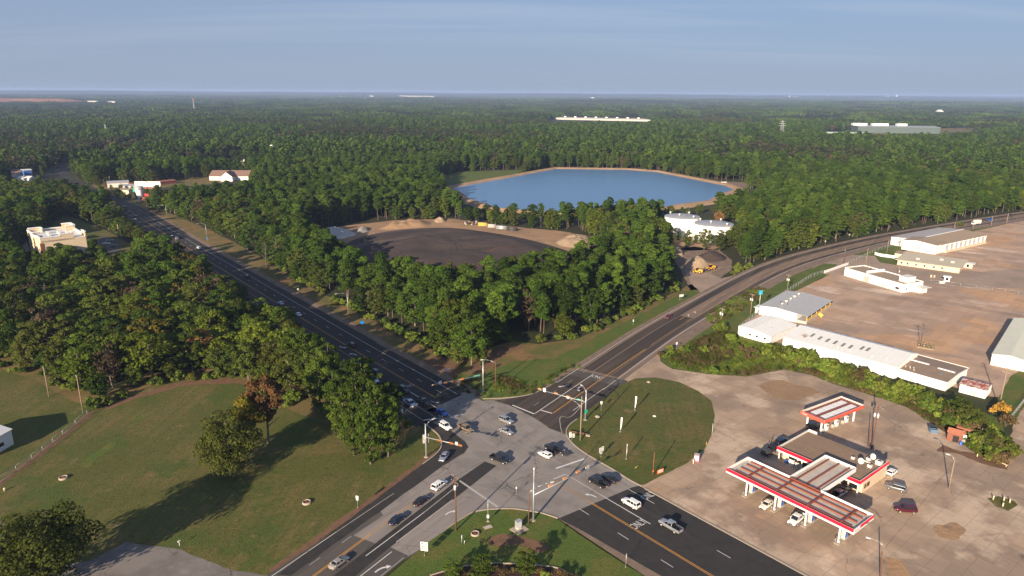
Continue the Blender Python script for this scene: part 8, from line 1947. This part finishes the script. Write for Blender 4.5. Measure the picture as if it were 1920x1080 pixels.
# right highway
car('sedan', (1253, 596), SWh, 'darkred', 'dark red saloon coming down the right highway')
car('suv', (1855, 414), A2 + math.pi - R(36), 'blue', 'blue car on the far right highway between two poles', scale=1.15)
car('pickup', (1895, 406), A2 - R(36), 'charcoal', 'dark pickup on the far right highway by the last pole')
t = thing('box_truck', 'white box truck on the far right highway', 'truck', G(1830, 421), A2 + R(144)); pbox('box', (-.9, 0, 2.3), (5.6, 2.4, 2.7), OFFWHITE, t); pbox('cab', (2.9, 0, 1.45), (1.9, 2.1, 1.9), WHITE, t); pbox('windscreen', (3.87, 0, 1.9), (.05, 1.8, .8), CARGLASS, t); pbox('chassis', (0, 0, .7), (7.4, 1.2, .3), DARK_STEEL, t)
for s in (-1, 1):
    for x in (2.6, -2.4): w = link_mesh('wheel', car_meshes('pickup')['tyre'], t, (x, s * 1.0, .42), (R(90), 0, 0)); link_mesh('rim', car_meshes('pickup')['rim'], w)
# forecourt
FC = R(-51.6) + R(90) + math.pi
car('sedan', (1437, 950), FC + R(4), 'cream', 'cream white saloon with a dark sunroof at the second pump', z=.045)
car('pickup', (1493, 978), FC + R(4), 'white', 'white crew pickup at the third pump under the T shaped canopy', z=.045)
car('pickup', (1571, 931), R(35), 'silver', 'silver pickup in the shade before the fuel shop', z=.045)
car('hatch', (1585, 920), R(35), 'charcoal', 'dark hatchback in the shade, beyond the silver pickup', z=.045)
car('suv', (1679, 918), R(145), 'grey', 'grey crossover parked right of the fuel shop', z=.045, scale=.95)
car('suv', (1697, 959), R(172), 'maroon', 'dark red crossover parked on the open forecourt', z=.045)
car('suv', (1466, 832), R(35), 'navy', 'dark blue wagon behind the left corner of the fuel shop', z=.045)
car('suv', (1526, 803), R(20), 'black', 'black wagon in the shade under the diesel canopy', z=.045)
car('hatch', (1672, 889), R(40), 'white', 'white car nosing out behind the right corner of the fuel shop', z=.045)
t = thing('service_truck', 'dark work truck with raised booms at the left end of the fuel shop', 'truck', G(1443, 850), R(215))
pbox('cab', (2.0, 0, 1.35), (1.8, 2.0, 1.5), DARK_STEEL, t); pbox('windscreen', (2.75, 0, 1.6), (.4, 1.7, .6), CARGLASS, t); pbox('bed', (-.9, 0, .95), (4.0, 2.1, .35), DARK_STEEL, t); pbox('tool_box', (-1.6, 0, 1.5), (1.8, 2.0, .8), BLACK, t)
for x, y in ((-2.2, .8), (-.2, -.9)): b = MB(); b.tube((x, y, 1.2), (x - .5, y, 3.4), .14, .12, 6); b.build('boom', BLACK, t)
for s in (-1, 1): pbox('work_lamp', (-2.9, s * .9, 1.5), (.2, .3, .25), LAMP_WHITE if s > 0 else LAMP_RED, t)
for s in (-1, 1):
    for x in (1.9, -1.6): w = link_mesh('wheel', car_meshes('pickup')['tyre'], t, (x, s * .95, .42), (R(90), 0, 0)); link_mesh('rim', car_meshes('pickup')['rim'], w)
# wheel loaders at the truck yard
CAT_Y = mat('loader_yellow', (0.62, 0.33, 0.03), .5, var=.1)
def loader(px, ang, label, m=CAT_Y):
    t = thing('wheel_loader', label, 'loader', G(*px), ang)
    pbox('engine_cover', (-1.9, 0, 1.7), (2.4, 1.7, 1.3), m, t); pbox('chassis', (-.2, 0, 1.1), (5.2, 1.4, .7), m, t); c = pbox('cab', (-.1, 0, 2.4), (1.5, 1.5, 1.7), WINDOW, t); pbox('cab_roof', (-.1, 0, 3.3), (1.7, 1.7, .15), m, c)
    for s in (-1, 1): b = MB(); b.tube((.6, s * .5, 1.9), (2.9, s * .5, .9), .16, .14, 6); b.build('lift_arm', m, t)
    b = MB(); b.poly([(2.9, -1.35, .3), (4.0, -1.35, .15), (4.0, 1.35, .15), (2.9, 1.35, .3)]); b.poly([(2.9, -1.35, .3), (2.9, 1.35, .3), (2.8, 1.35, 1.3), (2.8, -1.35, 1.3)]); b.poly([(2.9, -1.35, .3), (2.8, -1.35, 1.3), (4.0, -1.35, .15)]); b.poly([(2.9, 1.35, .3), (4.0, 1.35, .15), (2.8, 1.35, 1.3)])
    b.build('bucket', DARK_STEEL, t)
    q = MB(); q.lathe([(.4, -.3), (.78, -.3), (.8, -.2), (.8, .2), (.78, .3), (.4, .3)], 16); q.lathe([(.4, -.25), (0, -.2)], 12, 1); q.lathe([(.4, .25), (0, .2)], 12, 1); me = q.mesh('loader_wheel', [RUBBER, m])
    for x in (1.6, -1.7):
        for s in (-1, 1): link_mesh('wheel', me, t, (x, s * 1.05, .8), (R(90), 0, 0))
loader((1307, 512), R(150), 'yellow wheel loader in the shade, left of two at the gravel heaps'); loader((1331, 506), R(200), 'sunlit yellow wheel loader, right of two at the gravel heaps')
t = thing('white_van', 'small white vehicle on the reservoir service road', 'van', G(1357, 345), R(10)); pbox('body', (0, 0, 1.3), (6, 2.2, 2.2), WHITE, t); pbox('windows', (2.2, 0, 1.8), (1.2, 2.24, .7), CARGLASS, t)
# ------------------------------------------------------------------ air
hz_ = MB(); hz_.box((0, 19000, 59), (84000 - 200, 50000, 122)); 
HAZE, hnt, hp_ = new_mat('haze_air'); hnt.nodes.remove(hp_)
pv = hnt.nodes.new('ShaderNodeVolumePrincipled'); pv.inputs['Color'].default_value = (0.42, 0.57, 0.92, 1); pv.inputs['Density'].default_value = 0.00007; pv.inputs['Anisotropy'].default_value = 0.0
hnt.links.new(pv.outputs[0], hnt.nodes['Material Output'].inputs['Volume'])
ho = hz_.build('haze', HAZE); ho['kind'] = 'stuff'
